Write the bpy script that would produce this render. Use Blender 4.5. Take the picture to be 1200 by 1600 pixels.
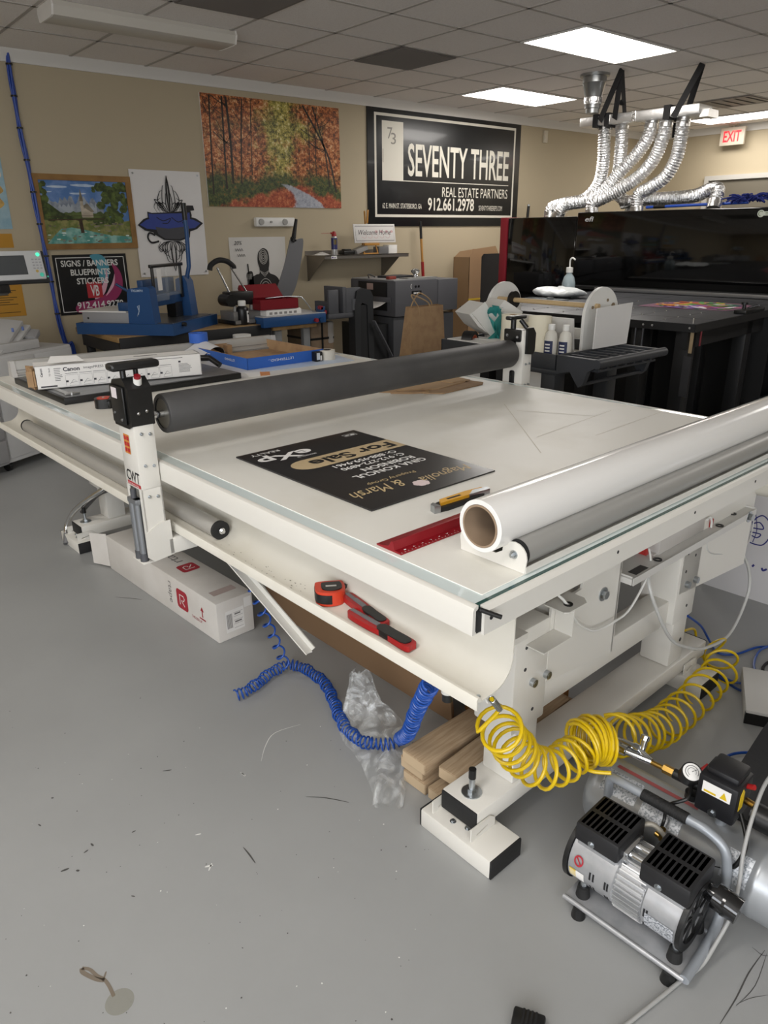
import bpy, bmesh, math, random
import numpy as np
from mathutils import Matrix, Vector
random.seed(7)
sc = bpy.context.scene
for o in list(bpy.data.objects): bpy.data.objects.remove(o)
COL = sc.collection
PI = math.pi

# ------------------------------------------------------------ camera, light, exposure
CAM_H = 1.43                       # eye height above the floor
FPX, PITCH, ROLL, YAW = 1138.85, math.radians(20.9415), math.radians(-0.5668), math.radians(50.38364)
_f = np.array([0, math.cos(PITCH), -math.sin(PITCH)]); _u = np.array([0, math.sin(PITCH), math.cos(PITCH)]); _r = np.array([1., 0, 0])
_r2 = math.cos(ROLL)*_r + math.sin(ROLL)*_u; _u2 = -math.sin(ROLL)*_r + math.cos(ROLL)*_u
_B = np.array([[math.sin(YAW), math.cos(YAW), 0], [-math.cos(YAW), math.sin(YAW), 0], [0, 0, 1]])
R3, U3, F3 = _B@_r2, _B@_u2, _B@_f
cd = bpy.data.cameras.new('camera'); cam = bpy.data.objects.new('camera', cd); COL.objects.link(cam)
cam.matrix_world = Matrix(((R3[0], U3[0], -F3[0], 0), (R3[1], U3[1], -F3[1], 0), (R3[2], U3[2], -F3[2], CAM_H), (0, 0, 0, 1)))
cd.sensor_fit = 'VERTICAL'; cd.sensor_height = 32.0; cd.lens = 32.0*FPX/1600; cd.clip_start = .02; cd.clip_end = 60
sc.camera = cam
sc.view_settings.view_transform = 'Standard'; sc.view_settings.look = 'None'; sc.view_settings.gamma = 1; sc.view_settings.use_curve_mapping = False
sc.view_settings.exposure = 1.1
PANEL = 7.5                        # emission of the lit ceiling panels
FILL_GLOW = 3.4                       # emission of the unseen fill windows, added to lift ceiling and room
wd = bpy.data.worlds.new('world'); sc.world = wd; wd.use_nodes = True
wd.node_tree.nodes['Background'].inputs[0].default_value = (.8, .85, .9, 1); wd.node_tree.nodes['Background'].inputs[1].default_value = .05

# ------------------------------------------------------------ survey helpers: a sight line meets a real plane of the room
def ray(px, py):
    return R3*(px-600)/FPX - U3*(py-800)/FPX + F3
def onz(px, py, z):
    d = ray(px, py); return Vector(d*((z-CAM_H)/d[2])) + Vector((0, 0, CAM_H))
def ony(px, py, y):
    d = ray(px, py); return Vector(d*(y/d[1])) + Vector((0, 0, CAM_H))
def onx(px, py, x):
    d = ray(px, py); return Vector(d*(x/d[0])) + Vector((0, 0, CAM_H))
def onplane(px, py, p, n):
    d = Vector(ray(px, py)); n = Vector(n); c = Vector((0, 0, CAM_H)); return c + d*((Vector(p)-c).dot(n)/d.dot(n))

# ------------------------------------------------------------ materials
def lin(h):
    h = h.lstrip('#'); v = [int(h[i:i+2], 16)/255 for i in (0, 2, 4)]
    return tuple([(c/12.92 if c <= .04045 else ((c+.055)/1.055)**2.4) for c in v]) + (1,)
MATS = {}
def M(name, hx, rough=.5, metal=0, noise=None, bump=None, coat=0, trans=0, alpha=1, emit=0, spec=.5, aniso=None):
    if name in MATS: return MATS[name]
    m = bpy.data.materials.new(name); m.use_nodes = True; nt = m.node_tree; b = nt.nodes['Principled BSDF']
    b.inputs['Base Color'].default_value = lin(hx); b.inputs['Roughness'].default_value = rough; b.inputs['Metallic'].default_value = metal
    b.inputs['Specular IOR Level'].default_value = spec
    if coat: b.inputs['Coat Weight'].default_value = coat; b.inputs['Coat Roughness'].default_value = .08
    if trans: b.inputs['Transmission Weight'].default_value = trans
    if alpha < 1: b.inputs['Alpha'].default_value = alpha
    if emit: b.inputs['Emission Color'].default_value = lin(hx); b.inputs['Emission Strength'].default_value = emit
    tc = nt.nodes.new('ShaderNodeTexCoord')
    if noise:                        # (scale, second colour, low, high)
        n = nt.nodes.new('ShaderNodeTexNoise'); n.inputs['Scale'].default_value = noise[0]; n.inputs['Detail'].default_value = 5
        r = nt.nodes.new('ShaderNodeValToRGB'); r.color_ramp.elements[0].position = noise[2]; r.color_ramp.elements[1].position = noise[3]
        r.color_ramp.elements[0].color = lin(hx); r.color_ramp.elements[1].color = lin(noise[1])
        if len(noise) > 4:
            mp = nt.nodes.new('ShaderNodeMapping'); mp.inputs['Scale'].default_value = noise[4]
            nt.links.new(tc.outputs['Object'], mp.inputs[0]); nt.links.new(mp.outputs[0], n.inputs[0])
        else: nt.links.new(tc.outputs['Object'], n.inputs[0])
        nt.links.new(n.outputs[0], r.inputs[0]); nt.links.new(r.outputs[0], b.inputs['Base Color'])
    if bump:
        n = nt.nodes.new('ShaderNodeTexNoise'); n.inputs['Scale'].default_value = bump[0]; n.inputs['Detail'].default_value = 3
        bp = nt.nodes.new('ShaderNodeBump'); bp.inputs['Strength'].default_value = bump[1]; bp.inputs['Distance'].default_value = bump[2] if len(bump) > 2 else .003
        nt.links.new(tc.outputs['Object'], n.inputs[0]); nt.links.new(n.outputs[0], bp.inputs['Height']); nt.links.new(bp.outputs[0], b.inputs['Normal'])
    MATS[name] = m; return m
white = M('white powder coat', 'd9d6ce', .32, bump=(400, .05))
white2 = M('white matte plastic', 'e6e5e0', .5)
black = M('black plastic', '141414', .38)
blackm = M('black matte rubber', '191919', .7, bump=(150, .2))
blackg = M('black gloss acrylic', '050505', .06, coat=.6)
steel = M('zinc steel', 'b9bec2', .28, 1)
chrome = M('bright chrome', 'd8dadc', .12, 1)
alu = M('satin aluminium', 'b4b4b1', .38, .85)
gray = M('mid grey plastic', '6a6a6b', .5)
dgray = M('dark grey enamel', '4b4c50', .45)
charcoal = M('charcoal enamel', '2d2f33', .5)
kraft = M('kraft paper', 'a98a66', .85, noise=(18, '98785a', .4, .7), bump=(60, .15))
cardb = M('brown cardboard', '8d7154', .85, noise=(6, '7d6247', .4, .7))
red = M('red plastic', '9c1d1e', .4)
blue = M('blue enamel', '1f4a7d', .42)
bluehose = M('blue polyurethane hose', '15479a', .3)
yellow = M('yellow polyurethane hose', 'd4b30a', .3)
paper = M('white paper', 'e8e6e2', .8)
ink = M('black ink', '17171a', .6)
gold = M('orange knife plastic', 'dba126', .45)
shade = M('black slot', '060606', .8)
wood = M('pale pine wood', 'b49a78', .7, noise=(3, '8f7654', .35, .7, (30, 2, 30)))
brass = M('brass', 'b08d4a', .3, 1)
clear = M('clear acrylic', 'dfe8ea', .05, alpha=.22, spec=.8)

# ------------------------------------------------------------ mesh builder
def rotm(ax, deg): return Matrix.Rotation(math.radians(deg), 4, ax)
def TR(x=0, y=0, z=0): return Matrix.Translation((x, y, z))
FACE_MY = Matrix(((1, 0, 0, 0), (0, 0, -1, 0), (0, 1, 0, 0), (0, 0, 0, 1)))     # drawing plane x right, y up, seen from -Y
FACE_MX = Matrix(((0, 0, -1, 0), (-1, 0, 0, 0), (0, 1, 0, 0), (0, 0, 0, 1)))    # seen from -X
FACE_PX = Matrix(((0, 0, 1, 0), (1, 0, 0, 0), (0, 1, 0, 0), (0, 0, 0, 1)))      # seen from +X
def smooth(pts, n=8, closed=False):
    pts = [Vector(p) for p in pts]; out = []; N = len(pts)
    for i in range(N if closed else N-1):
        if closed: p0, p1, p2, p3 = pts[i-1], pts[i], pts[(i+1) % N], pts[(i+2) % N]
        else: p0, p1, p2, p3 = pts[max(i-1, 0)], pts[i], pts[i+1], pts[min(i+2, N-1)]
        for k in range(n):
            t = k/n
            out.append(.5*((2*p1)+(p2-p0)*t+(2*p0-5*p1+4*p2-p3)*t*t+(3*p1-p0-3*p2+p3)*t**3))
    if not closed: out.append(pts[-1])
    return out
def frames(pts):
    ts = []
    for i in range(len(pts)):
        t = pts[min(i+1, len(pts)-1)]-pts[max(i-1, 0)]; ts.append(t.normalized() if t.length > 1e-9 else Vector((0, 0, 1)))
    n = ts[0].orthogonal().normalized(); fr = []
    for t in ts:
        n = (n-t*n.dot(t)); n = n.normalized() if n.length > 1e-6 else t.orthogonal().normalized(); fr.append((t, n, t.cross(n)))
    return fr
def helix(path, R, pitch, per=14, wob=0.0):
    c = smooth(path, 30); L = [0]
    for a, b in zip(c, c[1:]): L.append(L[-1]+(b-a).length)
    fr = frames(c); n = int(L[-1]/pitch*per); out = []; j = 0
    for i in range(n+1):
        s = L[-1]*i/n
        while j < len(L)-2 and L[j+1] < s: j += 1
        t = (s-L[j])/max(L[j+1]-L[j], 1e-9); p = c[j].lerp(c[j+1], t); _, nn, bb = fr[j]; a = 2*PI*i/per
        rr = R*(1+wob*math.sin(i*.37)+wob*math.sin(i*.11))
        out.append(p+nn*(rr*math.cos(a))+bb*(rr*math.sin(a)))
    return out
class MB:
    def __init__(s): s.bm = bmesh.new(); s.T = Matrix(); s.mi = 0
    def _v(s, p): return s.bm.verts.new(s.T @ Vector(p))
    def face(s, vs):
        try: f = s.bm.faces.new(vs); f.material_index = s.mi; return f
        except ValueError: return None
    def box(s, x0, x1, y0, y1, z0, z1, bev=0, T=None, seg=2):
        T = T or Matrix(); c = [s._v(T @ Vector((x, y, z))) for z in (z0, z1) for y in (y0, y1) for x in (x0, x1)]
        fs = [s.face([c[i] for i in q]) for q in ((0, 2, 3, 1), (4, 5, 7, 6), (0, 1, 5, 4), (2, 6, 7, 3), (0, 4, 6, 2), (1, 3, 7, 5))]
        if bev:
            es = list({e for f in fs for e in f.edges})
            r = bmesh.ops.bevel(s.bm, geom=es, offset=bev, segments=seg, affect='EDGES', profile=.5)
            for f in r['faces']: f.material_index = s.mi
        return s
    def tube(s, pts, r, n=10, closed=False, cap=True, rs=None):
        pts = [Vector(p) for p in pts]
        if closed: pts = pts+[pts[0]]
        fr = frames(pts); rings = []
        for i, p in enumerate(pts):
            rr = rs[i] if rs else r; _, a, b = fr[i]
            rings.append([s._v(p+a*(rr*math.cos(2*PI*k/n))+b*(rr*math.sin(2*PI*k/n))) for k in range(n)])
        for A, B in zip(rings, rings[1:]):
            for k in range(n): s.face((A[k], A[(k+1) % n], B[(k+1) % n], B[k]))
        if cap and not closed: s.face(rings[0][::-1]); s.face(rings[-1])
        return s
    def cyl(s, p0, p1, r, r2=None, n=24, cap=True):
        return s.tube([p0, p1], r, n, cap=cap, rs=[r, r if r2 is None else r2])
    def lathe(s, prof, T=None, n=28, a0=0, a1=2*PI):
        T = T or Matrix(); rings = []; full = abs(a1-a0-2*PI) < 1e-6; m = n if full else n+1
        for (r, z) in prof:
            if r < 1e-6: rings.append([s._v(T @ Vector((0, 0, z)))])
            else: rings.append([s._v(T @ Vector((r*math.cos(a0+(a1-a0)*k/n), r*math.sin(a0+(a1-a0)*k/n), z))) for k in range(m)])
        for A, B in zip(rings, rings[1:]):
            for k in range(n):
                k2 = (k+1) % m
                if len(A) == 1 and len(B) == 1: continue
                if len(A) == 1: s.face((A[0], B[k2], B[k]))
                elif len(B) == 1: s.face((A[k], A[k2], B[0]))
                else: s.face((A[k], A[k2], B[k2], B[k]))
        return s
    def ring(s, r0, r1, z0, z1, T=None, n=28): return s.lathe([(r0, z0), (r1, z0), (r1, z1), (r0, z1), (r0, z0)], T, n)
    def prism(s, poly, d0, d1, T=None, holes=()):
        T = T or Matrix(); es = []; loops = []
        if not holes:
            A = [s._v(T @ Vector((p[0], p[1], d0))) for p in poly]; B = [s._v(T @ Vector((p[0], p[1], d1))) for p in poly]; n = len(poly)
            s.face(A[::-1]); s.face(B)
            for k in range(n): s.face((A[k], A[(k+1) % n], B[(k+1) % n], B[k]))
            return s
        for lp in [poly]+list(holes):
            A = [s._v(T @ Vector((p[0], p[1], d0))) for p in lp]; B = [s._v(T @ Vector((p[0], p[1], d1))) for p in lp]; n = len(lp)
            ea = [s.bm.edges.new((A[k], A[(k+1) % n])) for k in range(n)]; eb = [s.bm.edges.new((B[k], B[(k+1) % n])) for k in range(n)]
            loops.append((ea, eb))
            for k in range(n): s.face((A[k], A[(k+1) % n], B[(k+1) % n], B[k]))
        for w in (0, 1):
            r = bmesh.ops.triangle_fill(s.bm, use_beauty=True, edges=[e for l in loops for e in l[w]])
            for f in r['geom']:
                if isinstance(f, bmesh.types.BMFace): f.material_index = s.mi
        return s
    def flat(s, poly, z=0, T=None):
        T = T or Matrix(); s.face([s._v(T @ Vector((p[0], p[1], z))) for p in poly]); return s
    def rect(s, x0, y0, x1, y1, z=0, T=None): return s.flat([(x0, y0), (x1, y0), (x1, y1), (x0, y1)], z, T)
    def line(s, pts, w, z=0, T=None, taper=False):
        pts = [Vector((p[0], p[1])) for p in pts]; L = []; N = len(pts)
        for i, p in enumerate(pts):
            t = pts[min(i+1, N-1)]-pts[max(i-1, 0)]; t = t.normalized() if t.length > 1e-9 else Vector((1, 0)); nn = Vector((-t.y, t.x))
            ww = w*(.15+.85*math.sin(PI*(i+.4)/(N))) if taper else w
            L.append((p+nn*ww/2, p-nn*ww/2))
        T = T or Matrix()
        V = [(s._v(T @ Vector((a.x, a.y, z))), s._v(T @ Vector((b.x, b.y, z)))) for a, b in L]
        for A, B in zip(V, V[1:]): s.face((A[0], A[1], B[1], B[0]))
        return s
    def grid(s, fn, nu, nv, closeu=False):
        V = [[s._v(fn(i/nu, j/nv)) for j in range(nv+1)] for i in range(nu+1)]
        for i in range(nu):
            for j in range(nv): s.face((V[i][j], V[i+1][j], V[i+1][j+1], V[i][j+1]))
        return s
    def sph(s, c, r, sc3=(1, 1, 1), n=16):
        prof = [(math.sin(PI*k/8)*1, -math.cos(PI*k/8)) for k in range(9)]; prof = [(max(a, 0 if i not in (0, 8) else 0), b) for i, (a, b) in enumerate(prof)]
        return s.lathe(prof, TR(*c) @ Matrix.Diagonal((r*sc3[0], r*sc3[1], r*sc3[2], 1)), n)
    def text(s, body, x, y, w, h, z=0, T=None, bold=0, shear=0, rot=0, keep=False):
        T = T or Matrix(); cu = bpy.data.curves.new('t', 'FONT'); cu.body = body; cu.resolution_u = 3; cu.offset = bold; cu.shear = shear
        ob = bpy.data.objects.new('t', cu); me = bpy.data.meshes.new_from_object(ob); bpy.data.objects.remove(ob); bpy.data.curves.remove(cu)
        xs = [v.co.x for v in me.vertices]; ys = [v.co.y for v in me.vertices]
        if not xs: return s
        ax, bx, ay, by = min(xs), max(xs), min(ys), max(ys); sx = w/(bx-ax); sy = h/(by-ay)
        if keep: sx = sy = min(sx, sy)
        Rm = TR(x, y, z) @ rotm('Z', rot)
        vs = [s._v(T @ Rm @ Vector(((v.co.x-ax)*sx, (v.co.y-ay)*sy, 0))) for v in me.vertices]
        for p in me.polygons: s.face([vs[i] for i in p.vertices])
        bpy.data.meshes.remove(me); return s
    def mesh(s, name, mats, ang=38, flatshade=False):
        bmesh.ops.recalc_face_normals(s.bm, faces=[f for f in s.bm.faces])
        me = bpy.data.meshes.new(name); s.bm.to_mesh(me); s.bm.free()
        for m in (mats if isinstance(mats, (list, tuple)) else [mats]): me.materials.append(m)
        if not flatshade:
            for p in me.polygons: p.use_smooth = True
            me.set_sharp_from_angle(angle=math.radians(ang))
        return me
    def build(s, name, mats, parent=None, ang=38, **kw):
        o = bpy.data.objects.new(name, s.mesh(name, mats, ang)); COL.objects.link(o)
        if parent is not None: o.parent = parent
        for k, v in kw.items(): o[k] = v
        return o
def tag(o, label, cat, group=None, kind=None):
    if kind: o['kind'] = kind
    if label: o['label'] = label
    if cat: o['category'] = cat
    if group: o['group'] = group
    return o
def thing(name, label, cat, loc=(0, 0, 0), rz=0, group=None, M4=None):
    o = bpy.data.objects.new(name, None); COL.objects.link(o); o.empty_display_size = .05
    o.location = loc; o.rotation_euler = (0, 0, math.radians(rz))
    return tag(o, label, cat, group)
def one(name, mb, mats, label, cat, loc=(0, 0, 0), rz=0, group=None, kind=None, ang=38):
    o = mb.build(name, mats, None, ang); o.location = loc; o.rotation_euler = (0, 0, math.radians(rz)); return tag(o, label, cat, group, kind)
def struct(name, mb, mats, parent=None):
    o = mb.build(name, mats, parent); o['kind'] = 'structure'; return o
def bolts(name, specs, mat, parent, T=None):
    for p, ax, r, h in specs:
        q = MB(); q.T = T or Matrix(); hexbolt(q, p, ax, r, h); q.build(name, mat, parent)
def hexbolt(mb, p, ax, r=.006, h=.006):
    p = Vector(p); ax = Vector(ax).normalized(); mb.cyl(p, p+ax*h*.3, r*1.6, n=14); mb.cyl(p+ax*h*.3, p+ax*h*1.3, r, n=6)
# ------------------------------------------------------------ the room
YB, XR, XL, YF, ZC = 6.65, 10.69, -3.2, -4.6, 2.74
floorm = M('painted concrete', '9b9c9b', .42, noise=(1.3, '929392', .35, .7), bump=(25, .08))
wallm = M('beige wall paint', 'b6a98f', .75, bump=(90, .05))
ceilm = M('ceiling tile', 'f2ede8', .9, noise=(140, 'e6dfd9', .45, .75), bump=(120, .25))
teem = M('ceiling grid metal', 'b5afa9', .6)
trimm = M('white trim paint', 'd9d6d0', .55)
m = MB(); m.box(XL-.1, XR+.1, YF-.1, YB+.1, -.1, 0); floor = struct('floor', m, floorm)
m = MB(); m.box(XL-.1, XR+.1, YF-.1, YB+.1, ZC, ZC+.1); ceiling = struct('ceiling', m, ceilm)
m = MB()
x = 4.165-.6096*14
while x < XR:
    if x > XL: m.box(x-.012, x+.012, YF, YB-.02, ZC-.004, ZC+.002)
    x += .6096
y = 5.385-.6096*18
while y < YB-.1:
    if y > YF: m.box(XL, XR, y-.012, y+.012, ZC-.004, ZC+.002)
    y += .6096
struct('grid_bars', m, teem, ceiling)
m = MB(); m.box(XL-.1, XR+.1, YB, YB+.1, 0, ZC); struct('wall_back', m, wallm)
DY0, DY1, DZ = 4.62, 5.66, 2.08
m = MB(); m.prism([(YF, 0), (YB, 0), (YB, ZC), (YF, ZC)], 0, .1, TR(XR, 0, 0) @ FACE_PX @ Matrix.Identity(4)); struct('wall_right', m, wallm)
m = MB(); m.box(XL-.1, XL, YF, YB, 0, ZC); struct('wall_left', m, wallm)
m = MB(); m.box(XL, XR, YF-.1, YF, 0, ZC); struct('wall_front', m, wallm)
# crown trim
prof = [(0, 0), (0, -.085), (.014, -.085), (.02, -.05), (.05, -.014), (.055, 0)]
m = MB(); m.prism(prof, XL, XR, Matrix(((0, 0, 1, 0), (-1, 0, 0, YB), (0, 1, 0, ZC), (0, 0, 0, 1)))); struct('trim_1', m, trimm)
m = MB(); m.prism(prof, YF, YB, Matrix(((-1, 0, 0, XR), (0, 0, 1, 0), (0, 1, 0, ZC), (0, 0, 0, 1)))); struct('trim_2', m, trimm)
# exit door on the right wall
doorm = M('olive grey door paint', '6d675a', .5); frm = M('light grey door frame', 'bdbab3', .5)
d_top = onx(1104, 276, XR); yL = d_top.y
m = MB(); m.prism([(yL, 0), (yL, 2.13), (yL-1.02, 2.13), (yL-1.02, 0), (yL-.96, 0), (yL-.96, 2.07), (yL-.06, 2.07), (yL-.06, 0)], -.05, .0, TR(XR, 0, 0) @ FACE_PX)
dfr = struct('door_1', m, frm)
m = MB(); m.box(XR-.02, XR, yL-.955, yL-.065, .01, 2.065); struct('door_slab', m, doorm, dfr)
m = MB(); m.cyl((XR-.02, yL-.88, 1.0), (XR-.07, yL-.88, 1.0), .012); m.tube([(XR-.07, yL-.88, 1.0), (XR-.07, yL-.76, 1.0)], .009); struct('door_handle', m, steel, dfr)
# unseen glowing windows added behind and left of the camera as fill light
fillm = M('daylight in the window', 'f1f5fb', .3, emit=FILL_GLOW)
for k in range(1):
    x = -2.9
    m = MB(); m.prism([(x, .75), (x+2.3, .75), (x+2.3, 2.45), (x, 2.45)], 0, .05, TR(0, YF+.05, 0) @ FACE_MY, [[(x+.07, .82), (x+1.12, .82), (x+1.12, 2.38), (x+.07, 2.38)], [(x+1.18, .82), (x+2.23, .82), (x+2.23, 2.38), (x+1.18, 2.38)]])
    wf_ = struct('window_%d' % (k+1), m, frm)
    m = MB(); m.rect(x+.05, .80, x+2.25, 2.40, 0, TR(0, YF+.02, 0) @ FACE_MY); struct('window_pane', m, fillm, wf_)
for k in range(2):
    y = -4.1+k*2.6
    m = MB(); m.prism([(y, .75), (y+2.3, .75), (y+2.3, 2.45), (y, 2.45)], 0, .05, TR(XL, 0, 0) @ FACE_PX, [[(y+.07, .82), (y+1.12, .82), (y+1.12, 2.38), (y+.07, 2.38)], [(y+1.18, .82), (y+2.23, .82), (y+2.23, 2.38), (y+1.18, 2.38)]])
    wf_ = struct('window_%d' % (k+2), m, frm)
    m = MB(); m.rect(y+.05, .80, y+2.25, 2.40, 0, TR(XL+.02, 0, 0) @ FACE_PX); struct('window_pane', m, fillm, wf_)
# marks worn into the floor paint
sc_d = M('dark scuff', '4b4a48', .6); sc_w = M('bare white chip', 'd9d9d5', .7); sc_b = M('brown stain', '7b6f60', .6, alpha=.8); sc_r = M('pale ring stain', '94917f', .5, alpha=.35)
m = MB()
def fpl(pts, w, mi, tp=True):
    m.mi = mi; m.line([(p.x, p.y) for p in smooth([onz(a, b, 0) for a, b in pts], 4)], w, .0006, None, tp)
for pts, w in [([(380, 1324), (390, 1336), (399, 1349)], .004), ([(478, 1245), (510, 1247), (545, 1254)], .003), ([(206, 1301), (212, 1298)], .004), ([(180, 933), (205, 935), (222, 937)], .003), ([(60, 1288), (64, 1291)], .004),
              ([(131, 1333), (138, 1328)], .004), ([(142, 1318), (146, 1322)], .005), ([(205, 1400), (211, 1401)], .003), ([(119, 1360), (124, 1361)], .006), ([(95, 1362), (108, 1357)], .006), ([(254, 1205), (262, 1204), (268, 1203)], .004), ([(80, 1247), (84, 1247)], .005),
              ([(1195, 1485), (1170, 1520), (1150, 1560), (1125, 1600)], .003), ([(1198, 1490), (1180, 1540), (1150, 1572)], .0015), ([(1200, 1555), (1172, 1560), (1150, 1570)], .0012), ([(1175, 1480), (1190, 1492), (1200, 1494)], .0015)]: fpl(pts, w, 0)
for pts, w in [([(305, 1305), (314, 1303)], .004), ([(377, 1208), (384, 1212)], .004), ([(551, 1167), (560, 1156)], .003), ([(320, 1355), (333, 1352)], .006), ([(326, 1361), (331, 1349)], .004), ([(408, 1190), (415, 1165), (430, 1145), (470, 1132)], .0025), ([(376, 1207), (383, 1213)], .005), ([(470, 985), (500, 990)], .003)]: fpl(pts, w, 1)
fpl([(128, 1513), (140, 1515), (152, 1525), (162, 1530), (170, 1540), (178, 1557)], .007, 2, False); fpl([(128, 1513), (130, 1520), (150, 1530), (163, 1532)], .009, 2, False); fpl([(162, 1530), (166, 1518)], .004, 2)
m.mi = 3; c = onz(187, 1565, .0004); m.flat([(c.x+.028*math.cos(a*PI/12), c.y+.028*math.sin(a*PI/12)) for a in range(24)], .0004)
rr = random.Random(3)
for i in range(110):
    p = onz(rr.uniform(0, 700), rr.uniform(1080, 1600), 0); m.mi = 0 if rr.random() < .7 else 1; s_ = rr.uniform(.0006, .0022)
    m.flat([(p.x+s_*math.cos(a)*rr.uniform(.6, 1.4), p.y+s_*math.sin(a)*rr.uniform(.6, 1.4)) for a in (0, 1.2, 2.4, 3.7, 5)], .0006)
struct('scuff_marks', m, [sc_d, sc_w, sc_b, sc_r], floor)

# ------------------------------------------------------------ ceiling: lights, vents, exit sign
lit = M('lit diffuser', 'fffaf4', .5, emit=PANEL); unl = M('unlit ribbed lens', 'c9c4ba', .35, trans=.0, spec=.5)
lampf = M('white lamp frame', 'dedbd5', .5)
def panel(x0, y0, label, long_x=True):
    w, h = (1.2192, .6096) if long_x else (.6096, 1.2192)
    t = thing('ceiling_light', label, 'ceiling light', (x0+w/2, y0+h/2, ZC-.012), 0, 'recessed fluorescent ceiling panels')
    f = MB(); f.prism([(-w/2+.012, -h/2+.012), (w/2-.012, -h/2+.012), (w/2-.012, h/2-.012), (-w/2+.012, h/2-.012)], 0, .01, None, [[(-w/2+.03, -h/2+.03), (w/2-.03, -h/2+.03), (w/2-.03, h/2-.03), (-w/2+.03, h/2-.03)]]); f.build('frame', lampf, t)
    d = MB(); d.rect(-w/2+.03, -h/2+.03, w/2-.03, h/2-.03, .004); d.build('diffuser', lit, t)
panel(4.775, 3.555, 'lit rectangular ceiling light nearest the camera, left of the black hanging straps')
panel(5.994, 5.385, 'lit rectangular ceiling light over the black framed wall sign')
panel(9.66, 4.36, 'lit rectangular ceiling light behind the silver duct manifold, above the EXIT sign', False)
for (a, b, lx) in [(6.6, .5, True), (9.0, .5, True), (-1.4, .55, True), (-1.2, -2.6, True), (-1.9, 3.3, True), (8.9, 2.3, True)]:  # out-of-view panels, added to light the room
    panel(4.165+round((a-4.165)/.6096)*.6096, 5.385+round((b-5.385)/.6096)*.6096, 'lit rectangular ceiling light behind or beside the camera, outside the photograph')
t = thing('fluorescent_fixture', 'unlit long white wraparound light fixture on the ceiling at upper left', 'ceiling light', (2.37, 5.28, ZC))
f = MB(); f.box(-.6, .6, -.1, .1, -.03, 0, .004); f.build('housing', lampf, t)
f = MB(); pr = [(-.125, -.002), (-.135, -.03), (-.115, -.078), (-.09, -.084), (.09, -.084), (.115, -.078), (.135, -.03), (.125, -.002)]
f.prism(pr, -.605, .605, Matrix(((0, 0, 1, 0), (1, 0, 0, 0), (0, 1, 0, 0), (0, 0, 0, 1)))); f.build('lens', unl, t)
for s_ in (-1, 1):
    f = MB(); f.prism([(a*1.03, b*1.03) for a, b in pr], min(s_*.605, s_*.617), max(s_*.605, s_*.617), Matrix(((0, 0, 1, 0), (1, 0, 0, 0), (0, 1, 0, 0), (0, 0, 0, 1)))); f.build('end_cap', M('white end cap', 'e6e2dc', .5), t)
ventm = M('grey vent metal', '8d8782', .5, .2); ventd = M('vent shadow gap', '3b3836', .8)
def vent(x0, y0, label, slats=False):
    t = thing('ceiling_vent', label, 'vent', (x0+.3048, y0+.3048, ZC-.014), 0, 'square ceiling vents')
    if slats:
        f = MB(); f.prism([(-.29, -.29), (.29, -.29), (.29, .29), (-.29, .29)], 0, .01, None, [[(-.25, -.25), (.25, -.25), (.25, .25), (-.25, .25)]]); f.build('frame', ventm, t)
        f = MB(); f.rect(-.25, -.25, .25, .25, .009); f.build('backing', ventd, t)
        for k in range(4): f = MB(); f.box(-.245, .245, -.21+k*.13, -.12+k*.13, .002, .005, T=None); f.build('slat', ventm, t)
    else:
        f = MB(); f.prism([(-.29, -.29), (.29, -.29), (.29, .29), (-.29, .29)], 0, .01); f.build('plate', M('return air vent', '716b67', .55, noise=(9, '5f5a56', .4, .7)), t)
        f = MB()
        for k in range(46): f.box(-.275, .275, -.272+k*.012, -.268+k*.012, -.002, .001)
        f.build('louvre', M('louvre metal', '7d7772', .5), t)
vent(2.335, 4.165, 'square grey ceiling vent at the top edge, in front of the unlit light fixture')
vent(4.165, 4.775, 'square grey ceiling vent over the autumn woods picture, beside no light')
vent(8.435, 4.165, 'slatted ceiling vent at right, behind the black hanging straps', True)
# exit sign hangs from the ceiling near the right wall
ps = onx(1145, 213, XR-.12); W_, H_ = .33, .215
t = thing('exit_sign', 'EXIT sign with red letters on a cream plate hanging from the ceiling', 'sign', (ps.x, ps.y, ps.z))
exr = M('lit red letters', 'e8202a', .4, emit=1.1)
f = MB(); f.box(-.02, .02, -W_/2, W_/2, -H_/2, H_/2, .004); f.build('housing', M('cream sign housing', 'c9bfae', .5), t)
f = MB(); f.text('EXIT', -W_/2*.72, -H_/2*.62, W_*.72, H_*.62, .0212, FACE_MX, bold=.02); f.build('lettering', exr, t)
f = MB(); f.cyl((0, 0, H_/2), (0, 0, ZC-ps.z), .012); f.box(-.03, .03, -.06, .06, ZC-ps.z-.02, ZC-ps.z); f.build('hanger', M('cream sign housing', 'c9bfae', .5), t)

# ------------------------------------------------------------ the back wall
YW = YB-.001
def wallthing(x, z): return (x, YW, z)
# black sign with white lettering (8 x 4 ft)
bs = M('black sign face', '17191b', .35, coat=.15); cream = M('cream vinyl', 'dcd8cb', .6); grayv = M('grey vinyl', '8a8780', .6)
def pf(px, py, x0, z0): p = ony(px, py, YW-.012); return p.x-x0, p.z-z0
x0, z0, w, h = 5.316, 1.50, 2.43, 1.205
t = thing('wall_sign', 'large black wall sign with a cream border reading SEVENTY THREE', 'sign', (x0, YW, z0))
f = MB(); f.box(0, w, -.012, 0, 0, h, .001); f.build('panel', bs, t)
f = MB(); Z = .0126
b0, b1 = .095, .122
for (a, b, c, d) in [(b0, b0, w-b0, b1), (b0, h-b1, w-b0, h-b0), (b0, b1, b1, h-b1), (w-b1, b1, w-b0, h-b1)]: f.rect(a, b, c, d, Z, FACE_MY)
f.rect(.2, .47, .5, 1.04, Z, FACE_MY); f.rect(.2, .462, w-.19, .47, Z, FACE_MY)
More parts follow.
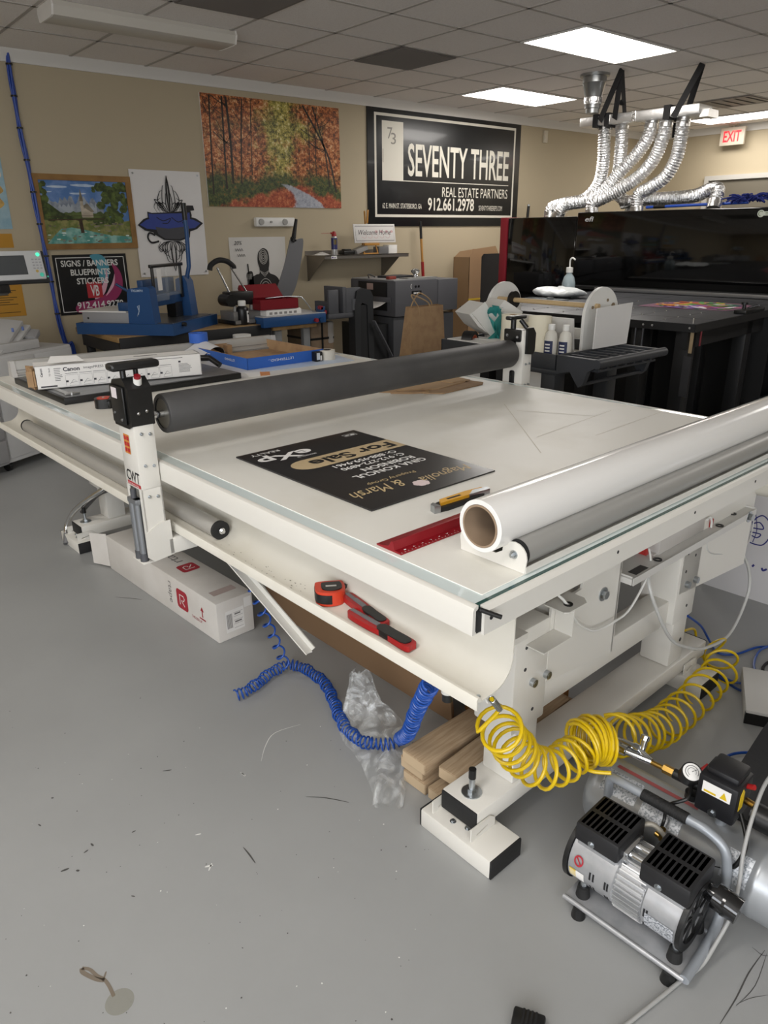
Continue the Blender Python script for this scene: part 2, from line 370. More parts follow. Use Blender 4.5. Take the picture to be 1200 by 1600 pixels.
f.text('SEVENTY THREE', .57, .515, 1.66, .33, Z, FACE_MY, bold=.015)
f.text('REAL ESTATE PARTNERS', 1.1, .315, 1.13, .105, Z, FACE_MY); f.text('912.661.2978', .875, .165, .76, .14, Z, FACE_MY, bold=.02)
f.text('62 E. MAIN ST. STATESBORO, GA', .2, .175, .58, .062, Z, FACE_MY, bold=.01); f.text('SEVENTYTHREEREPS.COM', 1.72, .175, .42, .055, Z, FACE_MY)
f.build('lettering', cream, t)
f = MB(); f.text('7', .275, .87, .07, .11, Z+.0005, FACE_MY); f.text('3', .325, .82, .07, .11, Z+.0005, FACE_MY); f.rect(.208, .64, .216, .77, Z+.0005, FACE_MY); f.build('numeral', grayv, t)
# autumn woods picture
x0, z0, w, h = 3.433, 1.676, 1.521, .925
def autumn():
    mm = bpy.data.materials.new('autumn woods print'); mm.use_nodes = True; nt = mm.node_tree; b = nt.nodes['Principled BSDF']; b.inputs['Roughness'].default_value = .35
    tc = nt.nodes.new('ShaderNodeTexCoord'); sp = nt.nodes.new('ShaderNodeSeparateXYZ'); nt.links.new(tc.outputs['Object'], sp.inputs[0])
    def math_(op, a, b_=None):
        n = nt.nodes.new('ShaderNodeMath'); n.operation = op
        for i, v in enumerate((a, b_)):
            if v is None: continue
            if isinstance(v, (int, float)): n.inputs[i].default_value = v
            else: nt.links.new(v, n.inputs[i])
        return n.outputs[0]
    def noise(s, d=6, sy=1):
        n = nt.nodes.new('ShaderNodeTexNoise'); n.inputs['Scale'].default_value = s; n.inputs['Detail'].default_value = d; n.inputs['Roughness'].default_value = .75
        nt.links.new(tc.outputs['Object'], n.inputs[0]); return n.outputs[0]
    def ramp(v, cols):
        r = nt.nodes.new('ShaderNodeValToRGB'); e = r.color_ramp.elements
        while len(e) < len(cols): e.new(.5)
        for el, (p, c) in zip(e, cols): el.position = p; el.color = lin(c)
        nt.links.new(v, r.inputs[0]); return r.outputs[0]
    def mix(f_, a, b_):
        n = nt.nodes.new('ShaderNodeMix'); n.data_type = 'RGBA'; n.clamp_factor = True
        for s_, v in ((n.inputs[0], f_), (n.inputs[6], a), (n.inputs[7], b_)):
            nt.links.new(v, s_)
        return n.outputs[2]
    X, Zv = sp.outputs['X'], sp.outputs['Z']
    n1, n2 = noise(34, 9), noise(6, 4)
    orange = ramp(n1, [(.36, '23160e'), (.44, '6e3a1b'), (.5, 'ab5a29'), (.55, 'cd8044'), (.63, 'e3bd90')])
    green = ramp(n1, [(.36, '1d2010'), (.43, '6a6626'), (.49, 'a59a41'), (.55, 'cbb960'), (.63, 'e8e2b2')])
    dark = ramp(n1, [(.32, '14160d'), (.45, '2e3a1b'), (.55, '50602c'), (.65, '8a5a28'), (.75, 'c07d3a')])
    leaf = ramp(n1, [(.3, '4a2015'), (.45, '96402a'), (.55, 'b9603c'), (.65, 'd39466'), (.75, 'e6cfae')])
    road = ramp(n1, [(.3, '7d8190'), (.5, 'a9adb8'), (.7, 'c9c9cc')])
    n3 = noise(2.6, 5)
    g = math_('SUBTRACT', .75, math_('ADD', math_('MULTIPLY', math_('ABSOLUTE', math_('SUBTRACT', X, .82)), 1.9), math_('MULTIPLY', math_('ABSOLUTE', math_('SUBTRACT', Zv, .66)), 1.1)))
    g = math_('MULTIPLY', math_('ADD', g, math_('MULTIPLY', math_('SUBTRACT', n3, .5), 2.6)), 2.6)
    sh = math_('MULTIPLY', math_('SUBTRACT', noise(3.7, 6), .52), 5.0)
    col = mix(sh, mix(g, orange, green), dark)
    lowf = math_('MULTIPLY', math_('SUBTRACT', math_('ADD', .33, math_('MULTIPLY', math_('SUBTRACT', n3, .5), .7)), Zv), 9.0); col = mix(lowf, col, dark)
    lf = math_('MULTIPLY', math_('SUBTRACT', math_('ADD', math_('SUBTRACT', .23, math_('MULTIPLY', math_('ABSOLUTE', math_('SUBTRACT', X, .98)), .26)), math_('MULTIPLY', math_('SUBTRACT', n2, .5), .25)), Zv), 22.0); col = mix(lf, col, leaf)
    hw = math_('SUBTRACT', .20, math_('MULTIPLY', Zv, .72)); cx = math_('SUBTRACT', 1.12, math_('MULTIPLY', math_('MULTIPLY', Zv, Zv), 6.5))
    pf_ = math_('MULTIPLY', math_('ADD', math_('SUBTRACT', hw, math_('ABSOLUTE', math_('SUBTRACT', X, cx))), math_('MULTIPLY', math_('SUBTRACT', n1, .5), .12)), 30.0); lim = math_('MULTIPLY', math_('SUBTRACT', .215, Zv), 60.0)
    pm = math_('MINIMUM', pf_, lim); n = nt.nodes.new('ShaderNodeClamp'); nt.links.new(pm, n.inputs[0]); col = mix(n.outputs[0], col, road)
    nt.links.new(col, b.inputs['Base Color']); return mm
m = MB(); m.mi = 1; m.box(0, w, -.012, 0, 0, h); m.mi = 0; m.rect(0, 0, w, h, .0124, FACE_MY); m.mi = 2; rr = random.Random(5)
for bx, bw, lean, y0 in [(.06, .03, .02, .1), (.2, .035, .01, .15), (.27, .045, -.01, .2), (.36, .026, .04, .2), (.48, .018, .02, .28), (1.14, .015, .0, .3), (1.22, .02, .02, .3), (1.38, .03, -.12, .2), (1.46, .04, -.25, .15), (.98, .010, .03, .38)]:
    m.line([(p.x, p.y) for p in smooth([(bx, y0, 0), (bx+lean*.4+rr.uniform(-.01, .01), y0+.35, 0), (min(max(bx+lean*1.5, .02), w-.02), h-.01, 0)], 5)], bw*.5, .0128, FACE_MY)
    for k in range(4):
        yy = rr.uniform(.45, .85); dx = rr.choice((-1, 1))*rr.uniform(.06, .16); ex = min(max(bx+lean+dx, .02), w-.02); m.line([(bx+lean*yy, yy), ((bx+lean*yy+ex)/2, yy+.03), (ex, min(yy+.09, h-.01))], bw*.18, .0128, FACE_MY)
one('wall_picture', m, [autumn(), paper, M('printed tree bark', '22170f', .4)], 'unframed picture of an autumn woods with a pale path, left of the black sign', 'picture', (x0, YW, z0))
# framed church landscape
x0, z0, w, h = 1.908, 1.327, .80, .571
t = thing('wall_picture', 'wood framed picture of a white church above a green river', 'picture', (x0, YW, z0), 0)
fw = .045
f = MB(); f.prism([(0, 0), (w, 0), (w, h), (0, h)], 0, .022, FACE_MY, [[(fw, fw), (w-fw, fw), (w-fw, h-fw), (fw, h-fw)]]); f.build('frame', M('oak frame', '94703f', .45, noise=(8, '7d5c31', .4, .7)), t)
cols = dict(sky='5077ae', cl='a9bdd6', mt='79828f', mt2='a6adb5', hill='3d4a26', hill2='2d3a1e', tree='36421f', tree2='516030', water='4d8f86', foam='b9cfc6', rock='8b8378', ch='c6bcaa', roof='8c8474', br='4a3a2a', bush='667139')
keys = list(cols); f = MB()
NP = [0]
def pa(k, poly, z):
    NP[0] += 1; z = .010+NP[0]*1.4e-5
    f.mi = keys.index(k); f.flat([(fw+u*(w-2*fw), fw+v*(h-2*fw)) for u, v in poly], z, FACE_MY)
rr = random.Random(11)
pa('sky', [(0, 0), (1, 0), (1, 1), (0, 1)], .010)
for cx, cy, s_ in [(.2, .9, .12), (.5, .93, .14), (.42, .8, .1), (.08, .82, .06)]: pa('cl', [(cx+s_*math.cos(a*.7)*rr.uniform(.8, 1.2), min(cy+s_*.16*math.sin(a*.7), .99)) for a in range(9)], .0104)
def ridge(k, y0, amp, x0_, x1_, z, n=26, base=0):
    pts = [(x0_, base)]+[(x0_+(x1_-x0_)*i/n, y0+amp*(rr.random()-.5)) for i in range(n+1)]+[(x1_, base)]; pa(k, pts, z)
ridge('mt', .70, .14, 0, .7, .0108); ridge('mt2', .62, .12, .1, .62, .0111); ridge('hill', .5, .05, 0, .75, .0115)
pa('hill2', [(0, .3), (0, .72), (.1, .62), (.2, .5), (.35, .42), (.35, .3)], .0118); ridge('bush', .38, .06, 0, 1, .0121)
for i in range(60): u, v = rr.uniform(.6, .98), rr.uniform(.35, .97); s_ = rr.uniform(.03, .08); pa('tree' if i % 3 else 'tree2', [(min(u+s_*math.cos(a*1.05)*.8, 1), min(v+s_*math.sin(a*1.05), 1)) for a in range(6)], .0124+i*1e-6)
for i in range(14): u, v = rr.uniform(0, .06), rr.uniform(.4, 1); pa('tree', [(max(u+.05*math.cos(a*1.05)*.7, 0), min(v+.05*math.sin(a*1.05), 1)) for a in range(6)], .0125)
pa('ch', [(.44, .42), (.57, .42), (.57, .52), (.515, .6), (.47, .56), (.44, .55)], .0127); pa('roof', [(.455, .6), (.515, .65), (.59, .51), (.55, .51)], .0128); pa('ch', [(.435, .43), (.47, .43), (.47, .68), (.435, .68)], .0129); pa('roof', [(.43, .68), (.475, .68), (.465, .78), (.4525, .88), (.44, .78)], .013)
pa('water', [(.0, 0), (1, 0), (1, .1), (.7, .14), (.45, .22), (.3, .26), (.18, .24), (.1, .14)], .0128)
for i in range(40): u = rr.uniform(0, 1); v = .02+rr.random()*.22; s_ = rr.uniform(.01, .03); pa(('rock', 'foam', 'rock', 'bush')[i % 4], [(min(max(u+s_*math.cos(a*1.05), 0), 1), max(v+.5*s_*math.sin(a*1.05), 0)) for a in range(6)], .0131)
for i in range(22): u = rr.uniform(0.05, .9); v = .25+rr.random()*.1; s_ = rr.uniform(.01, .025); pa('rock', [(min(max(u+s_*math.cos(a*1.05), 0), 1), max(v+.6*s_*math.sin(a*1.05), 0)) for a in range(6)], .0131)
pa('br', [(.05, .37), (.7, .39), (.7, .41), (.05, .39)], .0133); pa('br', [(.05, .43), (.7, .45), (.7, .457), (.05, .437)], .0133); pa('br', [(.4, .17), (.44, .17), (.43, .4), (.39, .4)], .0133)
f.build('print', [M('print '+k, c, .4, noise=(26 if k in ('tree', 'tree2', 'bush', 'hill2') else 14, {'sky': '6d8cbf', 'cl': 'c6d3e2', 'mt': 'a3abb4', 'mt2': '7d868f', 'hill': '5c6b38', 'hill2': '4a5a2c', 'tree': '5d6e33', 'tree2': '2c3a1c', 'water': '8fbab0', 'bush': '8d8a55', 'rock': '5f574c', 'foam': 'dfe8e4', 'ch': 'a89c8a', 'roof': '6f6757', 'br': '30251a'}[k], .42, .62)) for k, c in cols.items()], t)
# white banner with cup and pinstripes
x0, z0, w, h = 2.709, 1.08, .66, .88
m = MB(); m.grid(lambda u, v: (u*w+.012*v*0, -.003-.006*math.sin(u*9)*math.sin(v*7)**2*(1-abs(2*u-1)), v*h), 14, 14)
m.mi = 1; cx = .33
def sym(pts, wd): 
    for s_ in (-1, 1): m.line([(cx+s_*p.x, p.y) for p in smooth([(a, b, 0) for a, b in pts], 6)], wd, .0125, FACE_MY, True)
sym([(0, .30), (.02, .22), (.012, .1), (0, .04)], .014); sym([(0, .52), (.012, .7), (0, .84)], .016)
for a, b in [(.03, .7), (.06, .76), (.1, .72), (.13, .66), (.09, .6)]: sym([(.01, .54), (a*.5, .56), (a, .6+a*.3), (a*.8, b-.02), (a*.55, b)], .008)
for a, b in [(.03, .2), (.06, .14), (.1, .17), (.13, .2), (.08, .12)]: sym([(.01, .3), (a*.6, .29), (a, .25), (a*.8, b+.02), (a*.4, b)], .008)
for a in (.05, .08, .11): sym([(a, .53), (a+.03, .58), (a+.01, .62), (a-.02, .6), (a-.01, .56)], .006); sym([(a, .3), (a+.03, .25), (a+.01, .21), (a-.02, .23)], .006)
m.mi = 1; m.flat([(.02, .435), (.08, .39), (.2, .365), (.33, .355), (.46, .365), (.58, .4), (.645, .45), (.58, .49), (.45, .52), (.2, .52), (.08, .485)], .0128, FACE_MY)
m.mi = 2; m.flat([(.04, .437), (.1, .405), (.33, .385), (.56, .41), (.62, .45), (.55, .48), (.4, .51), (.2, .512), (.1, .475)], .0130, FACE_MY)
m.mi = 1; m.flat([(.12, .5), (.12, .545), (.16, .535), (.3, .54), (.44, .55), (.5, .6), (.56, .6), (.57, .56), (.53, .555), (.54, .52), (.5, .33), (.4, .3), (.25, .31), (.16, .36)], .0129, FACE_MY)
m.mi = 2; m.flat([(.13, .495), (.13, .53), (.17, .525), (.3, .53), (.45, .535), (.52, .54), (.52, .5), (.5, .43), (.3, .41), (.18, .43)], .0132, FACE_MY)
m.mi = 3; m.flat([(.18, .42), (.3, .405), (.5, .425), (.49, .34), (.4, .315), (.26, .32), (.2, .36)], .0133, FACE_MY); m.mi = 1
m.line([(p.x, p.y) for p in smooth([(.17, .35, 0), (.12, .37, 0), (.1, .33, 0), (.13, .29, 0), (.2, .3, 0)], 6)], .016, .0133, FACE_MY)
for pts in [[(.2, .5), (.26, .47), (.33, .49), (.3, .45), (.25, .45)], [(.34, .5), (.4, .46), (.46, .48), (.44, .45)], [(.5, .53), (.47, .56), (.5, .58), (.54, .57)]]: m.line([(p.x, p.y) for p in smooth([(a, b, 0) for a, b in pts], 5)], .007, .0136, FACE_MY)
m.mi = 4
for gx, gz in ((.03, .85), (.63, .85), (.03, .03), (.63, .03)): m.flat([(gx+.009*math.cos(a*PI/6), gz+.009*math.sin(a*PI/6)) for a in range(12)], .0125, FACE_MY)
one('banner', m, [M('white vinyl banner', 'dedcda', .4), ink, M('printed blue', '32438c', .4), M('printed charcoal', '45464c', .4), steel], 'white vinyl banner with a blue cup and black pinstripe flames', 'banner', (x0, YW-.004, z0))
# services sign
x0, z0, w, h = 1.972, .80, .62, .485
m = MB(); m.box(0, w, -.005, 0, 0, h); Z = .0056; m.mi = 1
for (a, b, c, d) in [(.022, .022, w-.022, .028), (.022, h-.028, w-.022, h-.022), (.022, .022, .028, h-.022), (w-.028, .022, w-.022, h-.022)]: m.rect(a, b, c, d, Z, FACE_MY)
def cv(pts): return [(p.x, p.y) for p in smooth([(a, b, 0) for a, b in pts], 6, True)]
m.mi = 3; m.flat(cv([(.31, .475), (.41, .475), (.46, .38), (.42, .24), (.37, .28), (.35, .4)]), Z+.0002, FACE_MY)
m.mi = 5; m.flat(cv([(.14, .02), (.13, .06), (.18, .1), (.33, .12), (.45, .2), (.5, .32), (.48, .42), (.55, .34), (.56, .22), (.5, .12), (.38, .06), (.2, .015)]), Z+.0003, FACE_MY)
m.mi = 4; m.flat(cv([(.3, .12), (.38, .15), (.43, .25), (.435, .36), (.41, .28), (.36, .2)]), Z+.0004, FACE_MY)
m.mi = 4; m.flat(cv([(.4, .14), (.48, .22), (.5, .32), (.47, .25)]), Z+.0005, FACE_MY)
m.mi = 2; m.rect(.245, .13, .375, .26, Z+.0006, FACE_MY); m.mi = 1
m.text('SIGNS / BANNERS', .06, .39, .48, .05, Z+.0008, FACE_MY, bold=.02); m.text('BLUEPRINTS', .13, .318, .335, .05, Z+.0008, FACE_MY, bold=.02); m.text('STICKERS', .17, .246, .27, .05, Z+.0008, FACE_MY, bold=.02)
m.text('VB', .275, .145, .072, .09, Z+.0009, FACE_MY, bold=.02); m.text('912.414.9270', .145, .045, .4, .056, Z+.0008, FACE_MY, bold=.02)
one('wall_sign', m, [M('black board', '121213', .4), M('white print', 'dcdcd8', .5), M('red print', 'b23138', .4), M('cyan print', '4f95a8', .4), M('pink print', 'd9a9b8', .4), M('magenta print', '96345f', .4)], 'black sign listing SIGNS, BANNERS, BLUEPRINTS and STICKERS below the church picture', 'sign', (x0, YW, z0))
# shooting target poster
x0, z0, w, h = 3.611, .816, .63, .589
m = MB(); m.grid(lambda u, v: (u*w, -.002-.004*math.sin(u*8+v*3)**2, v*h), 10, 10); m.mi = 1; Z = .0085
m.flat(cv([(.17, 0), (.18, .12), (.2, .2), (.27, .24), (.31, .25), (.315, .3), (.3, .36), (.31, .44), (.36, .485), (.41, .47), (.43, .42), (.43, .34), (.42, .29), (.43, .25), (.5, .22), (.54, .16), (.56, .0)]), Z, FACE_MY)
m.flat(cv([(.12, .0), (.14, .1), (.17, .16), (.165, .24), (.185, .27), (.23, .27), (.24, .2), (.24, .0)]), Z, FACE_MY); m.line([(.19, .25), (.185, .345)], .014, Z, FACE_MY)
m.mi = 2
for (ex, ey, rr_) in [(.365, .405, (.015, .03, .045, .058)), (.375, .09, (.02, .045, .07, .095))]:
    for q in rr_: m.line([(ex+q*.8*math.cos(a*PI/14), max(ey+q*1.15*math.sin(a*PI/14), .003)) for a in range(29)], .005, Z+.0006, FACE_MY)
for k in range(3): m.line([(.31+.01*k, .25-.012*k+.03), (.37, .22-.016*k+.03), (.43-.01*k, .25-.012*k+.03)], .004, Z+.0006, FACE_MY)
for k in range(4): m.line([(.175+.014*k, .2), (.18+.014*k, .25)], .003, Z+.0006, FACE_MY)
m.mi = 1
m.text('20%', .05, .52, .09, .035, Z, FACE_MY, shear=.3)
for k in range(2): m.line([(p.x, p.y) for p in smooth([(.06+.02*k+.012*q, .475-.05*k+.012*((-1)**q), 0) for q in range(8)], 3)], .004, Z, FACE_MY)
m.mi = 3; m.flat([(.375+.022*math.cos(a*PI/5), .09+.028*math.sin(a*PI/5)) for a in range(10)], Z+.001, FACE_MY)
one('target_poster', m, [M('white poster paper', 'cfccc6', .7), M('poster black', '23211f', .7), M('poster line', 'b9b6af', .7), M('poster red spot', 'b35a55', .7)], 'paper shooting target with a black ringed silhouette holding a pistol', 'poster', (x0, YW, z0), 0)
# posters and notices at the left edge
def pz(px, py): p = ony(px, py, YW); return p.x, p.z
a = pz(20, 358); m = MB(); m.box(0, .55, -.003, 0, 0, .52); m.mi = 1; m.flat(cv([(.3, .2), (.36, .3), (.48, .33), (.53, .28), (.49, .24), (.52, .18), (.44, .13), (.36, .12)]), .0036, FACE_MY); m.flat(cv([(.05, .3), (.1, .45), (.25, .42), (.2, .28)]), .0036, FACE_MY); m.mi = 2; m.flat(cv([(.2, .1), (.3, .14), (.4, .1), (.35, .05)]), .0037, FACE_MY); m.flat(cv([(.38, .36), (.5, .44), (.53, .38), (.45, .34)]), .0037, FACE_MY)
one('map_poster', m, [M('printed sea', '87a9b8', .5, noise=(9, 'a9c2c9', .4, .7)), M('printed land', 'c9a45c', .5, noise=(20, '9c7b45', .4, .7)), M('printed pale land', 'd8d2c0', .5)], 'pale blue map poster at the left edge of the photo', 'poster', (a[0]-.55, YW, a[1]))
ym = M('mustard notice paper', 'b8862c', .75)
a = pz(22, 387); m = MB(); m.box(0, .4, -.002, 0, 0, .105); one('notice_sheet', m, ym, 'plain mustard sheet on the wall between the map and the copier screen', 'notice', (a[0]-.4, YW, a[1]))
a = pz(42, 493); b_ = pz(36, 445); m = MB(); m.box(0, .5, -.002, 0, 0, .3); m.mi = 1
for c in range(2):
    for k in range(7): m.rect(.06+c*.22, .2-k*.018, .06+c*.22+.17-.03*((k*7) % 3), .206-k*.018, .0026, FACE_MY)
m.rect(.2, .25, .35, .256, .0026, FACE_MY); m.rect(.05, .03, .46, .035, .0026, FACE_MY)
one('notice_sheet', m, [ym, M('notice print', '5a4318', .7)], 'printed mustard notice below the copier screen', 'notice', (a[0]-.5, YW, a[1]))
# blue cable bundle with ties
pts = [ony(a, b, YW-.02) for a, b in [(11, 70), (14, 100), (22, 150), (31, 200), (42, 250), (52, 300), (62, 350), (72, 400), (80, 440), (90, 490), (104, 540)]]
pts = pts+[Vector((pts[-1].x+.05, YW-.03, .55)), Vector((pts[-1].x+.06, YW-.03, .02))]
b0_ = pts[-1].copy(); t = thing('cable_bundle', 'bundle of blue network cables running down the wall at left', 'cable', (b0_.x, b0_.y, 0))
bc = M('blue cable sheath', '24459c', .45)
f = MB()
for dx, dy, ph in ((-.009, .004, 0), (.008, .006, 2), (0, -.008, 4), (.004, .012, 1)):
    f.tube([p-Vector((b0_.x, b0_.y, 0))+Vector((dx+.004*math.sin(i*.8+ph), dy, 0)) for i, p in enumerate(smooth(pts, 4))], .009, 8)
f.build('cables', bc, t)
for i in (1, 2, 3, 4, 5, 6, 7, 8, 9):
    p = pts[i]-Vector((b0_.x, b0_.y, 0)); f = MB(); f.cyl(p-Vector((0, 0, .006)), p+Vector((0, 0, .006)), .024, n=12); f.build('cable_tie', black, t)
# small wall devices
p = ony(427, 347, YW); t = thing('emergency_light', 'white oblong emergency lamp unit on the wall above the target poster', 'wall lamp', (p.x, YW, p.z))
f = MB(); f.box(-.225, .225, -.055, 0, -.042, .042, .012); f.build('housing', white2, t)
for s_ in (-.17, -.06, .1): f = MB(); f.cyl((s_, -.055, 0), (s_, -.07, .0), .03 if s_ != -.06 else .012, .026 if s_ != -.06 else .01); f.build('lamp_head' if s_ != -.06 else 'test_button', M('grey lens', 'a5a4a0', .3), t)
p = ony(851, 214, YW); m = MB(); m.box(-.03, .03, -.03, 0, -.07, .07, .006); m.box(-.02, .02, -.036, -.028, -.05, -.01, .003); one('motion_sensor', m, M('beige sensor case', 'cfc7b4', .5), 'small beige wall sensor right of the black sign', 'sensor', (p.x, YW, p.z))
# ------------------------------------------------------------ the flatbed applicator table (its own axes: x across, y along, origin under the near corner)
TA = math.radians(2.15162); TX = Vector((math.cos(TA), math.sin(TA), 0)); TY = Vector((-TX.y, TX.x, 0)); TO = Vector((.86304, .78548, 0)); ZT = .81
def tw(x, y, z=0): return TO+TX*x+TY*y+Vector((0, 0, z))
def tl(p): d = Vector(p)-TO; return Vector((d.dot(TX), d.dot(TY), d.z))
def tz(px, py, z): return tl(onz(px, py, z))
def ty(px, py, y): return tl(onplane(px, py, tw(0, y), TY))
def tx(px, py, x): return tl(onplane(px, py, tw(x, 0), TX))
TRZ = 2.15162
TLEN, TWID = 3.06, 1.66
table = thing('flatbed_table', 'large white flatbed applicator table with a glass top and side trays', 'work table', tw(0, 0), TRZ)
wp2 = M('white enamel frame', 'd6d3cb', .35)
m = MB(); m.box(.004, TWID, .002, TLEN, .755, .80); m.build('bed', wp2, table)
m = MB(); m.box(.0, TWID, .0, TLEN, .80, .808, .0008, seg=1)
m.build('glass_top', M('pale glass', 'd3dedd', .08, coat=.4), table)
m = MB(); m.box(.0, TWID, -.0015, .0055, .80, .8087); m.build('glass_edge', M('dark green glass edge', '2f4f4a', .1), table)
m = MB(); m.box(.035, TWID-.035, .018, TLEN-.02, .808, .81, .0006, seg=1); m.build('cutting_mat', M('worn white cutting mat', 'e3e1d9', .42, noise=(3.2, 'd6d2c6', .45, .75)), table)
m = MB()
for (a, b, c) in [((1.25, .9), (1.38, .65), .003), ((1.0, .62), (1.5, .66), .002), ((.86, .5), (1.3, 1.0), .0025), ((1.15, .5), (1.6, .52), .002)]: m.line([a, b], c, .8104)
m.build('cut_marks', M('faint cut line', 'c9c3b2', .6), table)
# aprons
def apron(name, pts, a, b, T): mm = MB(); mm.prism(pts, a, b, T); return mm.build(name, wp2, table)
pr = [(-.014, .751), (-.014, .799), (-.011, .806), (-.004, .809), (.0, .809), (.0, .802), (-.006, .799), (-.006, .756), (.02, .756), (.02, .751)]
TYX = Matrix(((1, 0, 0, 0), (0, 0, 1, 0), (0, 1, 0, 0), (0, 0, 0, 1)))           # profile x,z swept along y
TXX = Matrix(((0, 0, 1, 0), (1, 0, 0, 0), (0, 1, 0, 0), (0, 0, 0, 1)))           # profile y,z swept along x
apron('side_apron', pr, -.004, TLEN, TYX)
apron('side_apron', [(TWID-a, b) for a, b in pr], -.004, TLEN, TYX)
pe = [(-.012, .748), (-.012, .795), (-.015, .797), (-.012, .800), (-.009, .803), (-.006, .806), (-.001, .807), (-.001, .79), (-.006, .79), (-.006, .752), (.03, .752), (.03, .748)]
apron('end_apron', pe, .008, TWID-.008, TXX)
apron('end_apron', [(TLEN+.0-a, b) for a, b in pe], .008, TWID-.008, TXX)
m = MB(); m.box(-.004, .008, -.0055, 0, .754, .80); m.build('corner_block', blackm, table, label='dark grey rubber corner filler')
m = MB(); m.cyl((.0, -.006, .802), (.031, -.032, .785), .0045, n=10); m.build('corner_pin', black, table, label='black pin sticking out of the corner')
m = MB(); m.cyl((.028, -.0125, .778), (.028, -.0115, .778), .005, n=12)
for x in (.45, .8, 1.15, 1.5): m.cyl((x, -.0125, .778), (x, -.0115, .778), .004, n=10)
m.build('screw_holes', ink, table)
# side trays with a rounded back corner
def traypts(x):
    o = []
    for k in range(9): a = PI/2*k/8; o.append((.058+.057*math.sin(a), .652-.057*math.cos(a)))
    o = [(.012, .575), (.012, .598), (.015, .602), (.021, .602), (.024, .598), (.026, .5935)]+o+[(.115, .745), (.118, .745), (.118, .652)]
    for k in range(9): a = PI/2*(1-k/8); o.append((.058+.060*math.sin(a), .652-.060*math.cos(a)))
    o += [(.022, .590), (.016, .594), (.015, .575)]
    return [(x-a if x else a, b) for a, b in o]
for nm, x in (('tool_tray', 0), ('tool_tray', TWID)):
    m = MB(); m.prism(traypts(x), .0, TLEN-.02, TYX); m.build(nm, M('tray enamel', 'd8d4c9', .4, noise=(5, 'cdc8ba', .5, .8)), table)
m = MB(); rr = random.Random(9)
for i in range(26): a, b = rr.uniform(.03, .07), rr.uniform(.6, 1.0); m.rect(a, b, a+rr.uniform(.001, .003), b+rr.uniform(.001, .006), .5958)
m.build('tray_crumbs', M('dark crumbs', '5c564a', .8), table)
m = MB(); m.cyl((.03, .012, .5945), (.03, .012, .5965), .004, n=10); m.build('tray_screw', steel, table)
